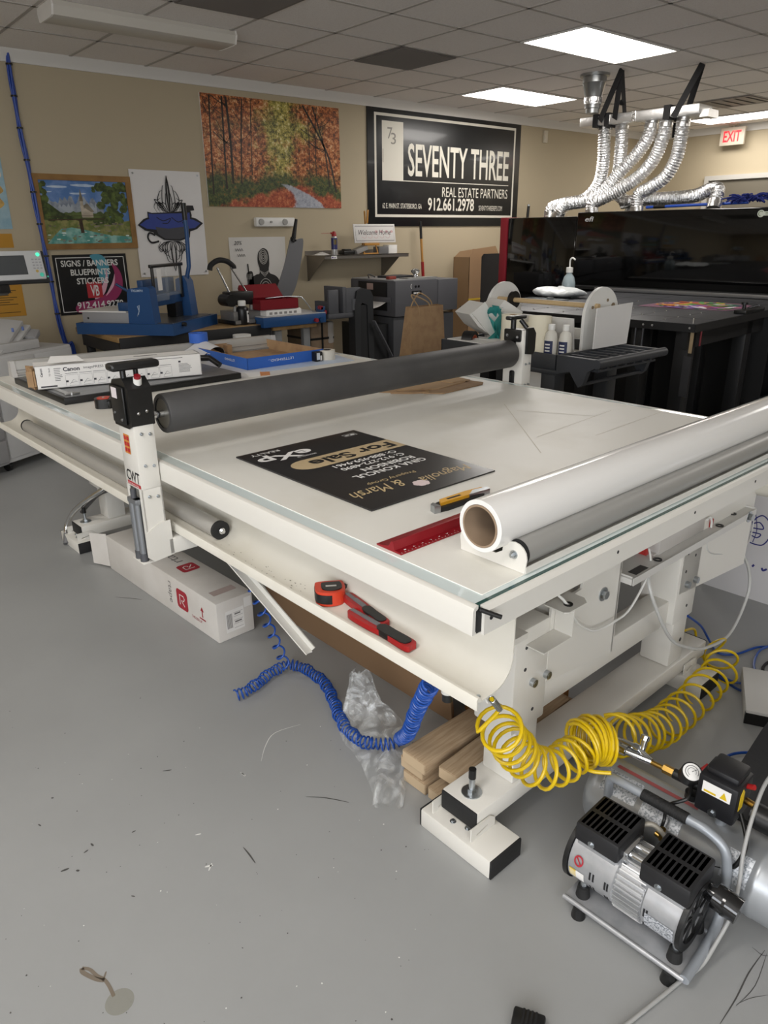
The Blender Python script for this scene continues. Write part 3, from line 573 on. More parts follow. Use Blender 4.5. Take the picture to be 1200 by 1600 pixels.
# two end frames on adjustable feet
def endframe(y0, sgn):
    f = lambda d: y0+sgn*d                                           # d measured outwards->inwards
    lo, hi = sorted((f(.13), f(.25)))
    m = MB(); m.box(.19, 1.37, lo, hi, .064, .12, .006); m.build('floor_beam', white, table)
    for xa in (.19, 1.37): m = MB(); m.box(xa-.004, xa+.002, lo+.002, hi-.002, .065, .119, .003) if xa < 1 else m.box(xa-.002, xa+.004, lo+.002, hi-.002, .065, .119, .003); m.build('end_plug', blackm, table, label='black plastic beam plug')
    for xa in (.15, 1.2):
        a, b = sorted((f(.055), f(.285)))
        m = MB(); m.box(xa, xa+.115, a, b, .0, .055, .005); ft = m.build('foot', white, table)
        for q in (a, b): m = MB(); m.box(xa+.001, xa+.114, q-.004, q+.002, .001, .054, .002) if q == a else m.box(xa+.001, xa+.114, q-.002, q+.004, .001, .054, .002); m.build('end_plug', blackm, ft, label='black plastic foot plug')
        for q in (lo-.004, hi+.004):
            s_ = xa+.012
            m = MB(); m.prism([(s_, .054), (s_+.088, .054), (s_+.088, .078), (s_+.07, .092), (s_, .092)], q-.002, q+.002, Matrix(((1, 0, 0, 0), (0, 0, 1, 0), (0, 1, 0, 0), (0, 0, 0, 1))), [[(s_+.02, .062), (s_+.06, .069), (s_+.06, .074), (s_+.02, .067)]]); m.build('side_plate', white, ft)
        cx = xa+.085 if xa < 1 else xa+.03; cy = (lo+hi)/2
        m = MB(); m.lathe([(0, .12), (.026, .12), (.026, .123), (.018, .124), (0, .124)], TR(cx, cy, 0), 20); m.cyl((cx, cy, .123), (cx, cy, .134), .012, n=6); m.cyl((cx, cy, .13), (cx, cy, .175), .008, n=14); lv = m.build('leveling_bolt', steel, ft, label='zinc levelling bolt')
        m = MB(); m.cyl((cx, cy, .165), (cx, cy, .192), .0095, n=16); m.build('bolt_cap', black, lv, label='black cap')
        bolts('foot_bolt', [((xa+.04, f(.16), .055), (0, 0, 1), .005, .004), ((xa+.03, f(.2), .055), (0, 0, 1), .005, .004)], steel, ft)
    # columns and sleeves
    for xa, xb in ((.33, .42), (1.115, 1.205)):
        a, b = sorted((f(.138), f(.238)))
        m = MB(); m.box(xa, xb, a, b, .12, .56, .006); m.build('leg', white, table)
        a, b = sorted((f(.130), f(.25)))
        m = MB(); m.box(xa-.03, xb+.012, a, b, .285, .57, .006); sl = m.build('leg_sleeve', white, table)
        yy = f(.13)
        for bx, bz in ((.37, .413), (.425, .411)) if xa < 1 else ((1.14, .413), (1.195, .411)):
            m = MB(); m.cyl((bx, yy, bz), (bx, yy-sgn*.012, bz), .0105, n=18); m.cyl((bx, yy-sgn*.012, bz), (bx, yy-sgn*.0125, bz), .006, n=6); m.build('leg_bolt', steel, table)
        m = MB()
        for bx, bz in ((xa+.01, .52), (xa+.01, .46), (xa+.06, .5), (xa+.05, .33)): m.cyl((bx, yy, bz), (bx, yy-sgn*.0008, bz), .005, n=12)
        m.cyl((xa+.06, f(.138), .2), (xa+.06, f(.1372), .2), .007, n=12)
        m.build('bolt_holes', M('dark hole', '3a3a3b', .7), table)
    # gusset plates, cross beam
    TZ_ = Matrix(((1, 0, 0, 0), (0, 0, 1, 0), (0, 1, 0, 0), (0, 0, 0, 1)))
    a, b = sorted((f(.13), f(.137)))
    m = MB(); m.prism([(.43, .383), (.735, .345), (.738, .745), (.60, .745), (.588, .65), (.56, .64), (.553, .60), (.43, .59)], a, b, TZ_); g1 = m.build('gusset_plate', white, table)
    m = MB(); m.box(.728, .738, min(a, f(.25)), max(b, f(.25)), .345, .745); m.build('gusset_flange', white, g1)
    m = MB(); hexbolt(m, (.655, f(.13), .55), (0, -sgn, 0), .012, .01); m.build('gusset_bolt', steel, g1)
    m = MB(); m.prism([(1.10, .39), (1.57, .345), (1.57, .745), (1.10, .745)], a+sgn*.0, b, TZ_); g2 = m.build('gusset_plate', white, table)
    m = MB(); m.box(1.1, 1.11, min(a, f(.25)), max(b, f(.25)), .39, .745); m.build('gusset_flange', white, g2)
    a, b = sorted((f(.15), f(.22)))
    m = MB(); m.box(.42, 1.115, a, b, .285, .365, .004); m.build('cross_beam', white, table)
    return g1
endframe(0.0, 1)
endframe(2.90, -1)
m = MB()
for yb in (.24, 2.59): pass
for xa in (.72, 1.02):
    m = MB(); m.box(xa, xa+.06, .238, 2.662, .66, .745, .004); m.build('long_beam', white, table)
# sheet metal box with cable opening between sleeve and gusset
m = MB(); m.box(.45, .56, .14, .24, .585, .588); m.box(.45, .453, .14, .24, .53, .588); m.box(.557, .56, .14, .24, .53, .588); m.box(.45, .56, .236, .24, .53, .588); m.box(.29, .58, .255, .26, .56, .745)
m.mi = 1; m.box(.30, .575, .25, .254, .592, .745); cb = m.build('cable_bracket', [white, M('brown inside', '4f3821', .8)], table)
m = MB(); m.box(.335, .447, .078, .129, .527, .530); m.box(.444, .447, .078, .129, .530, .612); ct = m.build('cable_shelf', white, table)
m = MB(); m.prism([(.405, .066), (.475, .066), (.492, .084), (.492, .129), (.395, .129), (.395, .074)], .612, .615); m.build('shelf_tab', white, ct)
m = MB(); m.ring(.006, .011, .615, .618, TR(.435, .09, 0), 16); m.build('grommet', black, ct)
# electric tray along the end with driver boxes
m = MB(); m.box(.742, 1.50, .10, .24, .572, .575); m.box(.742, 1.50, .095, .0975, .555, .577); m.box(.742, .745, .1, .24, .555, .58); m.box(1.497, 1.5, .1, .24, .555, .58); tr = m.build('electric_tray', M('grey enamel tray', 'cbc9c4', .4), table)
m = MB(); m.box(.93, 1.2, .128, .2, .575, .63, .003); m.box(.915, 1.215, .135, .195, .575, .58); m.build('power_supply', M('aluminium driver case', 'c9c5c0', .4, .2), tr, label='aluminium power supply')
m = MB(); m.prism([(.77, .105), (.835, .105), (.835, .13), (.77, .13)], .5752, .5758); m.build('rating_label', M('dark rating label', '3a3a39', .5), tr)
m = MB(); m.box(.90, .915, .15, .18, .575, .597, .002); m.build('terminal', M('red terminal', 'b0302c', .4), tr, label='red terminal block'); m = MB(); m.box(1.235, 1.255, .125, .155, .575, .6, .002); m.build('terminal', M('red terminal', 'b0302c', .4), tr, label='red terminal block')
for gx, gy in ((.90, .115), (1.27, .112), (1.4, .13)): m = MB(); m.ring(.007, .012, .575, .578, TR(gx, gy, 0), 16); m.build('grommet', black, tr)
m = MB(); hexbolt(m, (1.45, .097, .562), (0, -1, 0), .012, .01); m.build('tray_bolt', steel, tr)
cable = M('white cable', 'dcdbd6', .45); cableg = M('pale grey cable', 'c2c2be', .45)
def tcable(name, pxs, r, mat, label=None, per=8):
    mm = MB(); mm.tube(smooth([p if isinstance(p, Vector) else ty(*p) for p in pxs], per), r, 8); o = mm.build(name, mat, table)
    if label: o['label'] = label
tcable('cable', [(1014, 857, .13), (1016, 868, .13), (1016, 880, .125), (1012, 900, .115), (985, 950, .11), (962, 970, .11), (930, 985, .11), (905, 975, .10), (893, 958, .09), (888, 948, .088)], .0032, cable)
tcable('cable', [(872, 930, .11), (880, 937, .1), (887, 946, .09)], .0035, cable)
tcable('cable', [(1105, 812, .12), (1110, 808, .12), (1112, 815, .12), (1111, 824, .12)], .0035, cable)
tcable('cable', [(1012, 900, .115), (1018, 930, .09), (1035, 975, .08), (1050, 1000, .08), (1068, 1010, .08), (1100, 1013, .09), (1140, 990, .11), (1168, 930, .13), (1170, 890, .14), (1155, 855, .14), (1140, 832, .14), (1136, 820, .14), (1130, 800, .14)], .0052, cableg, 'thick pale grey cable hanging in a loop')
tcable('cable', [(1104, 843, .13), (1106, 860, .13), (1120, 866, .13), (1150, 862, .14), (1170, 845, .16), (1178, 810, .17), (1176, 788, .17)], .0022, cableg)
# drop brackets under the tray: angled strip and a short rail below the near end
m = MB(); a = tz(498, 1016, .12); b = tz(372, 888, .5)
def strip(mm, a, b, w, t):
    d = (b-a).normalized(); s_ = d.cross(Vector((0, 0, 1))).normalized(); n = s_.cross(d)
    c = [mm._v(p+s_*(i*w/2)+n*(j*t/2)) for p in (a, b) for i, j in ((-1, -1), (1, -1), (1, 1), (-1, 1))]
    for q in ((0, 1, 2, 3), (4, 5, 6, 7), (0, 1, 5, 4), (1, 2, 6, 5), (2, 3, 7, 6), (3, 0, 4, 7)): mm.face([c[i] for i in q])
strip(m, Vector((.19, .80, .265)), Vector((.07, 1.12, .578)), .03, .004); strip(m, Vector((.205, .80, .27)), Vector((.085, 1.12, .583)), .004, .022)
strip(m, Vector((.19, .80, .265)), Vector((.30, 1.25, .30)), .02, .004)
m.build('strut', white, table, label='white angled strip hanging below the tray')
m = MB(); m.cyl((.07, .02, .555), (.07, .055, .59), .003); m.box(.03, .30, .10, .14, .575, .59); m.cyl((.06, .12, .535), (.06, .12, .58), .014, n=18); m.build('tray_bracket', white, table)
m = MB(); m.cyl((.06, .12, .515), (.06, .12, .545), .0115, n=18); m.build('bumper', black, table)

# ------------------------------------------------------------ gantry that rolls along the table
GY0, GY1, GZR = 1.218, 1.325, .937
g = thing('roller_gantry', 'white gantry carrying the grey rubber laminating roller across the table', 'roller gantry', tw(0, 1.27, .5), TRZ)
GT = TR(0, -1.27, -.5)
def gm(): q = MB(); q.T = GT; return q
XA, XB = -.079, -.017
m = gm(); m.box(XA, XB, GY0, GY1, .73, 1.035, .004)                                   # near upright, slotted below
m.box(XB-.004, XB, GY0, GY1, .56, .735); m.box(XA, XB, GY0, GY0+.004, .56, .735); m.box(XA, XB, GY1-.004, GY1, .56, .735); m.box(XA, XA+.003, GY0, GY0+.02, .52, .735); m.box(XA, XA+.003, GY1-.02, GY1, .52, .735)
up = m.build('upright', white, g)
m = gm(); m.prism([(XA-.005, .60), (XA+.035, .622), (XB+.012, .625), (XB+.014, .512), (XA+.01, .505), (XA-.008, .522)], GY0-.004, GY0, Matrix(((1, 0, 0, 0), (0, 0, 1, 0), (0, 1, 0, 0), (0, 0, 0, 1)))); m.box(XB, .30, GY0-.004, GY0+.05, .512, .565, .003); m.build('arm_bracket', white, g)
bolts('upright_bolt', [((bx, GY0, bz-.004*(bx > -.04)), (0, -1, 0), .0032, .006) for bz in (.90, .805, .71) for bx in (-.058, -.032)], steel, g, GT)
m = gm(); m.cyl((XA-.004, 1.255, .50), (XA-.004, 1.255, .70), .0115, n=18); m.cyl((XA-.004, 1.288, .50), (XA-.004, 1.288, .69), .0115, n=18); m.box(XA-.015, XA+.01, 1.24, 1.30, .683, .70, .003)
cyl_ = m.build('air_cylinder', M('brushed grey cylinder', '8d9094', .35, .7), g, label='pair of brushed grey air cylinders')
m = gm(); m.cyl((XA-.004, 1.255, .497), (XA-.004, 1.255, .525), .013, n=18); m.cyl((XA-.004, 1.288, .497), (XA-.004, 1.288, .525), .013, n=18); m.cyl((XA-.004, 1.272, .70), (XA-.004, 1.272, .728), .009); m.build('end_cap', dgray, cyl_)
m = gm(); m.box(XA-.018, XA+.02, 1.235, 1.31, .494, .499, .002); m.build('cylinder_foot', white, g)
m = gm(); m.mi = 0; T_ = TR(XA-.0006, 1.318, 0) @ FACE_MX
m.text('CWT', .008, .750, .088, .034, 0, T_, bold=.015)
m.mi = 1; m.rect(.01, .737, .098, .748, 0, T_); m.mi = 2; m.text('Cut-Work-Table', .016, .739, .07, .006, .0004, T_)
m.mi = 3; m.rect(.022, .835, .06, .893, 0, T_); m.mi = 1
for k in range(3):
    for j in range(2): m.rect(.025+.018*j, .84+.018*k, .039+.018*j, .852+.018*k, .0005, T_)
m.build('lettering', [ink, M('red label', 'b0202a', .5), paper, M('orange sticker', 'c8823a', .5)], g)
def head(xa, xb, side):                                              # black control head with handle on an upright
    m = gm(); s0, s1 = xa-.004, xb+.004
    m.prism([(GY0-.002, .925), (GY0+.02, .915), (GY1+.006, .915), (GY1+.012, .93), (GY1+.012, 1.02), (GY1-.01, 1.048), (GY0+.028, 1.058), (GY0-.004, 1.03)], s0, s1, Matrix(((0, 0, 1, 0), (1, 0, 0, 0), (0, 1, 0, 0), (0, 0, 0, 1)))); hd = m.build('control_head', black, g)
    m = gm(); m.box(s0-.008, s0, GY0+.02, GY1-.0, .925, 1.035, .005); m.build('head_cover', black, hd)
    m = gm()
    for a, b in ((GY0-.003, .96), ): hexbolt(m, (xa+.02, a, b), (0, -1, 0), .003, .003); hexbolt(m, (xa+.045, a, b+.004), (0, -1, 0), .003, .003)
    hexbolt(m, (s0-.008, GY0+.04, .94), (-1, 0, 0), .003, .003); hexbolt(m, (s0-.008, GY1-.02, .955), (-1, 0, 0), .003, .003); m.build('screws', chrome, hd)
    m = gm(); m.tube([(s0+.012, GY0+.04, 1.05), (s0+.012, GY0+.042, 1.082)], .008); m.build('handle_post', black, g); m = gm(); m.tube([(s1-.012, GY0+.06, 1.04), (s1-.012, GY0+.06, 1.08)], .007); m.build('handle_post', black, g)
    m = gm(); m.box(xa-.032, xb+.05, GY0+.018, GY0+.066, 1.079, 1.101, .009, seg=3); m.build('handle', M('black handle grip', '1b1b1b', .3), g)
    return hd
hd = head(XA, XB, 1)
m = gm(); m.cyl((XA+.035, GY0+.014, 1.04), (XA+.033, GY0+.006, 1.058), .0115, n=18); sw = m.build('switch_collar', white2, hd)
m = gm(); m.cyl((XA+.033, GY0+.006, 1.058), (XA+.0325, GY0+.003, 1.066), .0095, n=18); m.build('switch_button', M('dark red button', '8f1722', .3), sw, label='dark red button')
m = gm(); m.prism([(.0, 0), (.035, 0), (.035, .03), (0, .03)], 0, .001, TR(XA-.0135, GY1-.02, 1.0) @ FACE_MX); m.build('warning_label', M('small white warning label', 'd8cfd0', .5), hd)
# far upright
XC, XD = 1.682, 1.745
m = gm(); m.box(XC, XD, GY0, GY1, .52, 1.035, .004); m.build('upright', white, g)
m = gm()
for a, b in ((.925, 1.0), (.815, .86)): m.box(XC-.002, XC+.002, 1.258, 1.282, a-.02, b, .008)
m.build('slot', M('dark slot', '101011', .5), g)
head2 = gm(); head2.box(XC-.007, XC, GY0+.012, GY1-.004, .985, 1.037, .006); h2 = head2.build('head_plate', black, g)
m = gm(); hexbolt(m, (XC-.007, GY0+.03, 1.005), (-1, 0, 0), .004, .003); hexbolt(m, (XC-.007, GY1-.022, 1.01), (-1, 0, 0), .004, .003); m.build('screws', chrome, h2)
m = gm(); m.prism([(XC+.012, .935), (XD-.01, .93), (XD+.004, .945), (XD+.006, 1.02), (XC+.05, 1.045), (XC+.012, 1.045)], GY0-.012, GY0, Matrix(((1, 0, 0, 0), (0, 0, 1, 0), (0, 1, 0, 0), (0, 0, 0, 1)))); m.build('side_cover', black, g)
m = gm(); m.tube([(XC+.016, 1.29, 1.035), (XC+.016, 1.29, 1.08)], .012); m.build('handle_post', black, g); m = gm(); m.tube([(XC+.045, GY0+.02, 1.04), (XC+.03, GY0+.045, 1.075)], .01); m.build('handle_post', black, g)
m = gm(); m.box(XC-.03, XD+.02, 1.268, 1.302, 1.075, 1.092, .007, seg=3); m.build('handle', M('black handle grip', '1b1b1b', .3), g)
bolts('upright_bolt', [((bx, GY0, bz), (0, -1, 0), .0032, .006) for bz in (.89, .80) for bx in (XC+.022, XC+.047)], steel, g, GT)
m = gm(); m.box(1.3, XC+.02, GY0, GY0+.05, .512, .565, .003); m.box(.29, 1.31, GY0+.005, GY0+.045, .518, .56, .003); m.build('carriage_bar', white, g)
m = gm(); m.lathe([(.045, .034), (.057, .034), (.059, .038), (.059, 1.64), (.057, 1.645), (.045, 1.645)], TR(0, 1.266, GZR) @ Matrix(((0, 0, 1, 0), (1, 0, 0, 0), (0, 1, 0, 0), (0, 0, 0, 1))), 48)
ro = m.build('roller', M('dark grey rubber', '3d3c3c', .55, noise=(7, '474645', .4, .7), bump=(200, .1)), g, label='dark grey rubber roller')
m = gm(); m.cyl((.037, 1.266, GZR), (1.643, 1.266, GZR), .0455, n=32); m.build('roller_hub', M('dull metal hub', '77746c', .4, .6), ro)
m = gm(); m.cyl((-.02, 1.266, GZR), (1.69, 1.266, GZR), .011, n=18); m.build('shaft', chrome, ro)
# ------------------------------------------------------------ things lying on the table
ZM = .8105
# real estate sign, text upside down as seen from the camera
t = thing('yard_sign', 'black and tan For Sale yard sign lying flat and upside down on the table', 'sign', tw(.393, .783, ZM), TRZ+180)
m = MB(); m.box(-.2265, .2265, -.306, .306, 0, .004); m.build('board', M('black printed board', '1e1d1e', .28, coat=.15), t)
m = MB(); Z = .0044; m.mi = 1
bx = [(.17*0+.11+.06*math.cos(a*PI/10), -.095+.046*math.sin(a*PI/10)) for a in range(-5, 6)]
m.flat([(-.2265, -.141)]+bx+[(-.2265, -.049)], Z); m.mi = 2; m.text('For Sale', -.205, -.12, .31, .056, Z+.0003, bold=.03); m.mi = 0
m.text('eXp', .02, -.255, .185, .075, Z, bold=.03); m.text('REALTY', .095, -.284, .10, .018, Z, bold=.01); m.text('BROKERED BY', .03, -.178, .07, .01, Z)
m.text('O: 888-959-9461', -.155, -.035, .235, .024, Z, bold=.015); m.text('C: 912-272-4890', -.155, .0, .235, .024, Z, bold=.015); m.text('ROBINSON', -.155, .04, .195, .028, Z, bold=.02); m.text('GINA KONCUL', -.165, .078, .265, .028, Z, bold=.02)
m.mi = 3; m.text('Magnolia', -.205, .195, .185, .055, Z, shear=.35, rot=0); m.text('& Marsh', .025, .18, .175, .05, Z, shear=.35); m.text('Property Group', -.06, .145, .17, .024, Z, shear=.1)
m.mi = 4
for k in range(6): a = k*PI/3; m.flat([(.0+.012*math.cos(a)+.014*math.cos(b*PI/4), .245+.011*math.sin(a)+.012*math.sin(b*PI/4)) for b in range(8)], Z+.0002+.0001*k)
m.mi = 0; m.line([(-.2, -.275), (-.15, -.275), (-.15, -.255), (-.2, -.255), (-.2, -.275)], .002, Z)
m.rect(-.194, -.269, -.178, -.26, Z); m.rect(-.173, -.268, -.156, -.262, Z)
m.build('lettering', [paper, M('tan band', 'c6b08a', .35), M('black print', '1c1b1b', .3), M('tan print', 'c9b184', .4), M('blossom print', 'e6d3d2', .5)], t)
# media roll on its roller cradle
t = thing('roll_cradle', 'white metal two-roller cradle under the white vinyl roll', 'roll holder', tw(.16, .1, ZM), TRZ)
LC = 1.46
pl = [(-.082, 0), (.082, 0), (.086, .03)]+[(.055+.03*math.cos(a*PI/8), .033+.026*math.sin(a*PI/8)) for a in range(1, 8)]+[(.026, .032), (.01, .022), (-.01, .022), (-.026, .032)]+[(-.055+.03*math.cos(a*PI/8), .033+.026*math.sin(a*PI/8)) for a in range(1, 8)]+[(-.086, .03)]
YZX = Matrix(((0, 0, 1, 0), (-1, 0, 0, 0), (0, 1, 0, 0), (0, 0, 0, 1)))
for xa in (0, LC): m = MB(); m.prism(pl, xa-.0015, xa+.0015, YZX); m.build('end_plate', white, t)
m = MB(); m.box(0, LC, -.082, .082, 0, .003); m.box(0, LC, -.0845, -.082, 0, .014); m.box(0, LC, .082, .0845, 0, .014); m.build('base_sheet', white, t)
for y in (-.055, .055):
    m = MB(); m.cyl((.012, y, .0335), (LC-.012, y, .0335), .027, n=36); r_ = m.build('support_roller', M('grey roller enamel', 'a6a5a1', .4, .35), t, label='grey support roller')
    for xe in (.0045, LC-.0125): m = MB(); m.cyl((xe, y, .0335), (xe+.008, y, .0335), .0275, n=36); m.build('rubber_end', blackm, r_, label='black rubber end disc')
    m = MB(); hexbolt(m, (-.0015, y, .033), (-1, 0, 0), .0055, .007); m.cyl((-.012, y, .033), (0, y, .033), .003); m.build('axle_bolt', steel, r_, label='zinc axle bolt')
t = thing('vinyl_roll', 'thick roll of glossy white vinyl resting on the cradle at the table edge', 'vinyl roll', tw(.118, .1, ZM+.087), TRZ)
XAX = Matrix(((0, 0, 1, 0), (1, 0, 0, 0), (0, 1, 0, 0), (0, 0, 0, 1)))
glossw = M('glossy white vinyl', 'e4e2de', .16, coat=.3)
m = MB(); m.lathe([(.044, 0), (.0525, .0), (.0535, .001), (.0535, 1.524), (.044, 1.524), (.044, 0)], XAX, 64); m.lathe([(.0537, .0005), (.0537, 1.5235)], XAX, 20, 1.7, 2.6); m.build('vinyl', glossw, t)
m = MB(); m.lathe([(.0395, -.001), (.0435, -.001), (.0442, 1.525), (.0395, 1.525), (.0395, -.001)], XAX, 48); m.build('core', M('cardboard core', '8e7963', .85), t, label='brown cardboard core')
# red safety rulers
rul = M('red anodised ruler', '8f1520', .35, .3)
def ruler(p, L, rz, label):
    t = thing('safety_ruler', label, 'ruler', p, rz)
    pr_ = [(0, 0), (.080, 0), (.080, .003), (.056, .006), (.040, .010), (.032, .022), (.026, .022), (.0215, .004), (0, .003)]
    m = MB(); m.prism([(a*.95, b) for a, b in pr_], 0, L, Matrix(((0, 0, 1, 0), (1, 0, 0, 0), (0, 1, 0, 0), (0, 0, 0, 1)))); m.build('body', rul, t)
    m = MB()
    for k in range(int(L/.01)): m.rect(.004+k*.01, .001, .0053+k*.01, .007 if k % 5 else .012, .0032)
    for k in range(int(L/.0254)-1): m.text(str((k % 9)+1), .018+k*.0254, .009, .006, .008, .0036)
    m.build('scale', paper, t, label='white ruler scale'); return t
ruler(tw(.045, .245, ZM), 1.2, TRZ-1.0+1.0, 'red metal safety ruler lying beside the vinyl roll')
# yellow utility knife
t = thing('utility_knife', 'yellow and black utility knife lying near the vinyl roll and the sign', 'knife', tw(.365, .372, ZM), TRZ-3)
def kn(m, pts, w, z0): m.prism(pts, -w/2, w/2, TR(0, 0, z0) @ Matrix(((1, 0, 0, 0), (0, 0, 1, 0), (0, 1, 0, 0), (0, 0, 0, 1))))
m = MB(); m.prism([(-.085, -.014), (-.06, -.019), (.0, -.016), (.05, -.017), (.07, -.012), (.075, .008), (.04, .016), (-.06, .018), (-.085, .012)], 0, .012); m.build('grip', M('black knife rubber', '1d1d1c', .6), t)
m = MB(); m.prism([(-.075, -.008), (.0, -.008), (.05, -.008), (.085, -.005), (.082, .012), (.03, .017), (-.06, .013)], .012, .02); b_ = m.build('body', gold, t, label='yellow knife body')
m = MB(); m.prism([(.02, -.009), (.09, -.012), (.096, .004), (.05, .01)], .005, .0205); m.prism([(-.1, -.014), (-.083, -.017), (-.083, .011), (-.095, .006)], 0, .018); m.build('metal_nose', steel, t)
m = MB(); m.rect(-.045, -.001, .0, .006, .0204); m.build('print_strip', ink, b_)
# tape measures
def tapem(name, loc, rz, label, body, trim_, T0=None):
    t = thing(name, label, 'tape measure', loc, rz)
    m = MB(); pts = cv([(-.036, -.03), (-.02, -.036), (.03, -.034), (.04, -.02), (.036, .02), (.012, .036), (-.02, .034), (-.04, .015)]); m.prism([(a*.9, b*.9) for a, b in pts], 0, .036, T0); m.build('case', body, t)
    m = MB(); m.prism([(a*.62-.004, b*.62) for a, b in pts], .0, .0385, T0); m.build('side_disc', trim_, t)
    m = MB(); m.box(-.043, -.025, -.028, -.015, .006, .03, .003, T0); m.box(-.048, -.042, -.02, -.018, .004, .03, 0, T0); m.build('tape_hook', black, t)
    m = MB(); m.prism([(a*.93 if a > 0 else a*.3, b*.93) for a, b in pts], .006, .029, T0); m.build('side_grip', trim_, t)
    m = MB(); m.rect(-.016, -.004, .010, .004, .0387, T0); m.build('lettering', M('grey print', 'b8b5b0', .5), t); return t
redo = M('red orange plastic', 'c23c22', .4)
tm_pos = tz(516, 940, .615)
tapem('tape_measure', tw(.062, .515, .597), TRZ-35+180, 'red and black tape measure in the side tray', redo, black)
tapem('tape_measure', tw(.16, 2.045, ZM), TRZ+60, 'red and black tape measure on the table behind the gantry head', black, redo)
# two red snap knives in the tray
def snap(p, q, label, wd):
    d = q-p; t = thing('snap_knife', label, 'knife', tw(*p), TRZ+math.degrees(math.atan2(d.y, d.x))); L = d.length
    t.rotation_mode = 'QUATERNION'; t.rotation_quaternion = (Matrix.Rotation(math.radians(TRZ), 3, 'Z') @ d.to_track_quat('X', 'Z').to_matrix()).to_quaternion()
    m = MB(); m.prism(cv([(0, -wd*.5), (L*.3, -wd*.62), (L*.6, -wd*.5), (L*.97, -wd*.55), (L, 0), (L*.96, wd*.5), (L*.6, wd*.5), (L*.25, wd*.55), (0, wd*.4)]), 0, .014); m.build('body', red, t)
    m = MB(); m.prism(cv([(L*.5, -wd*.45), (L*.75, -wd*.5), (L*.93, -wd*.4), (L*.93, wd*.35), (L*.7, wd*.4), (L*.5, wd*.35)]), .001, .0165); m.build('grip', black, t, label='black rubber grip')
    m = MB(); m.box(L*.2, L*.46, -.006, .006, .013, .017, .001); m.box(-.004, L*.2, -.005, .005, .013, .0155); m.build('slider', M('grey knife slider', '77777a', .4, .4), t)
snap(Vector((.088, .480, .604)), Vector((.070, .322, .598)), 'red snap-off knife in the tray, nearer the table frame', .026)
snap(Vector((.054, .420, .597)), Vector((.050, .215, .597)), 'long red snap-off knife with black grip at the tray lip', .03)
# loose grey idler tube in the tray
t = thing('tray_tube', 'long grey tube with black end caps lying in the side tray', 'tube', tw(.066, 1.035, .6225), TRZ)
YAX = Matrix(((1, 0, 0, 0), (0, 0, 1, 0), (0, -1, 0, 0), (0, 0, 0, 1)))
m = MB(); m.cyl((0, .01, 0), (0, 1.72, 0), .0265, n=36); m.build('tube', M('pale grey tube', 'aeaba5', .38, .35), t)
for a, b in ((0, .012), (1.718, 1.73)): m = MB(); m.cyl((0, a, 0), (0, b, 0), .028, n=36); m.build('end_cap', blackm, t)
m = MB(); m.cyl((0, 0, 0), (0, -.014, 0), .0045); hexbolt(m, (0, -.004, 0), (0, -1, 0), .006, .008); m.build('axle_bolt', chrome, t)
# black framed board with grey face
t = thing('framed_board', 'black edged grey board under the long white toner carton', 'board', tw(.06, 2.185, ZM), TRZ)
m = MB(); m.box(0, .80, 0, .62, 0, .026, .002); m.build('frame', black, t)
m = MB(); m.box(.012, .79, .012, .61, .026, .0275); m.build('face', M('brushed grey board', '77787a', .35, .4, noise=(4, '8b8c8e', .4, .7, (1, 12, 1))), t)
m = MB(); m.box(.03, .05, .05, .6, .0276, .031); m.cyl((.05, .05, .028), (.05, .05, .038), .009, n=14); m.box(.02, .08, .045, .055, .028, .036, .002); m.build('clamp_rail', alu, t)
m = MB(); m.tube([(.74, .37, .03), (.755, .35, .06), (.80, .28, .062), (.825, .23, .03)], .014); m.build('arm_handle', black, t)
# toner carton
p0 = tz(60, 610, .84); p1 = tz(316, 586, .84); d = (p1-p0); L = d.length
t = thing('toner_carton', 'long white toner carton with an open flap on the framed board', 'carton', tw(p0.x, p0.y, ZM+.0277+.004), TRZ+math.degrees(math.atan2(d.y, d.x)))
m = MB(); W_, H_ = .115, .095
m.box(0, L, 0, W_, 0, .003); m.box(0, L, 0, .003, 0, H_); m.box(0, L, W_-.003, W_, 0, H_); m.box(0, L, 0, W_, H_-.003, H_); m.box(L-.003, L, 0, W_, 0, H_); m.build('carton_body', paper, t)
m = MB(); m.prism([(0, .02), (-.012, .03), (-.014, .1), (-.03, .115), (-.02, .05), (-.012, .0)], .0, H_-.01); m.box(-.028, -.002, .06, .063, .005, H_-.006); m.box(-.035, -.003, .004, .007, .012, H_-.02); m.build('end_flap', kraft, t, label='torn brown inner flap')
m = MB(); m.prism([(0, .02), (.14, .02), (.12, .07), (.02, .08)], 0, .002, TR(.05, -.02, H_+.002) @ rotm('X', 18)); m.build('top_flap', paper, t)
m = MB(); Z = .0006; T_ = TR(0, -Z, 0) @ FACE_MY
m.text('Canon', .105, .066, .065, .017, 0, T_, bold=.03); m.text('imagePRESS Toner T01', .185, .068, .155, .013, 0, T_); m.rect(.012, .006, .075, .012, 0, T_)
m.text('Canon', .026, .05, .034, .009, 0, T_ @ TR(.026, .05, 0) @ rotm('Z', 90) @ TR(-.026, -.05, 0), bold=.03); m.text('T01 Black', .055, .05, .034, .006, 0, T_ @ TR(.055, .05, 0) @ rotm('Z', 90) @ TR(-.055, -.05, 0))
rr = random.Random(2)
for k in range(8): m.rect(.07, .03+.007*k, .1-.01*rr.random(), .032+.007*k, 0, T_)
for k in range(8):
    a = .11+k*.055
    m.rect(a, .02, a+.01, .028, 0, T_); m.line([(a+.012, .006), (a+.05, .006), (a+.05, .05), (a+.0, .05), (a+.0, .006)], .0008, 0, T_)
    m.line([(a+.015, .012), (a+.03, .03), (a+.045, .02), (a+.02, .018)], .0012, 0, T_); m.rect(a, .056, a+.05, .0575, 0, T_)
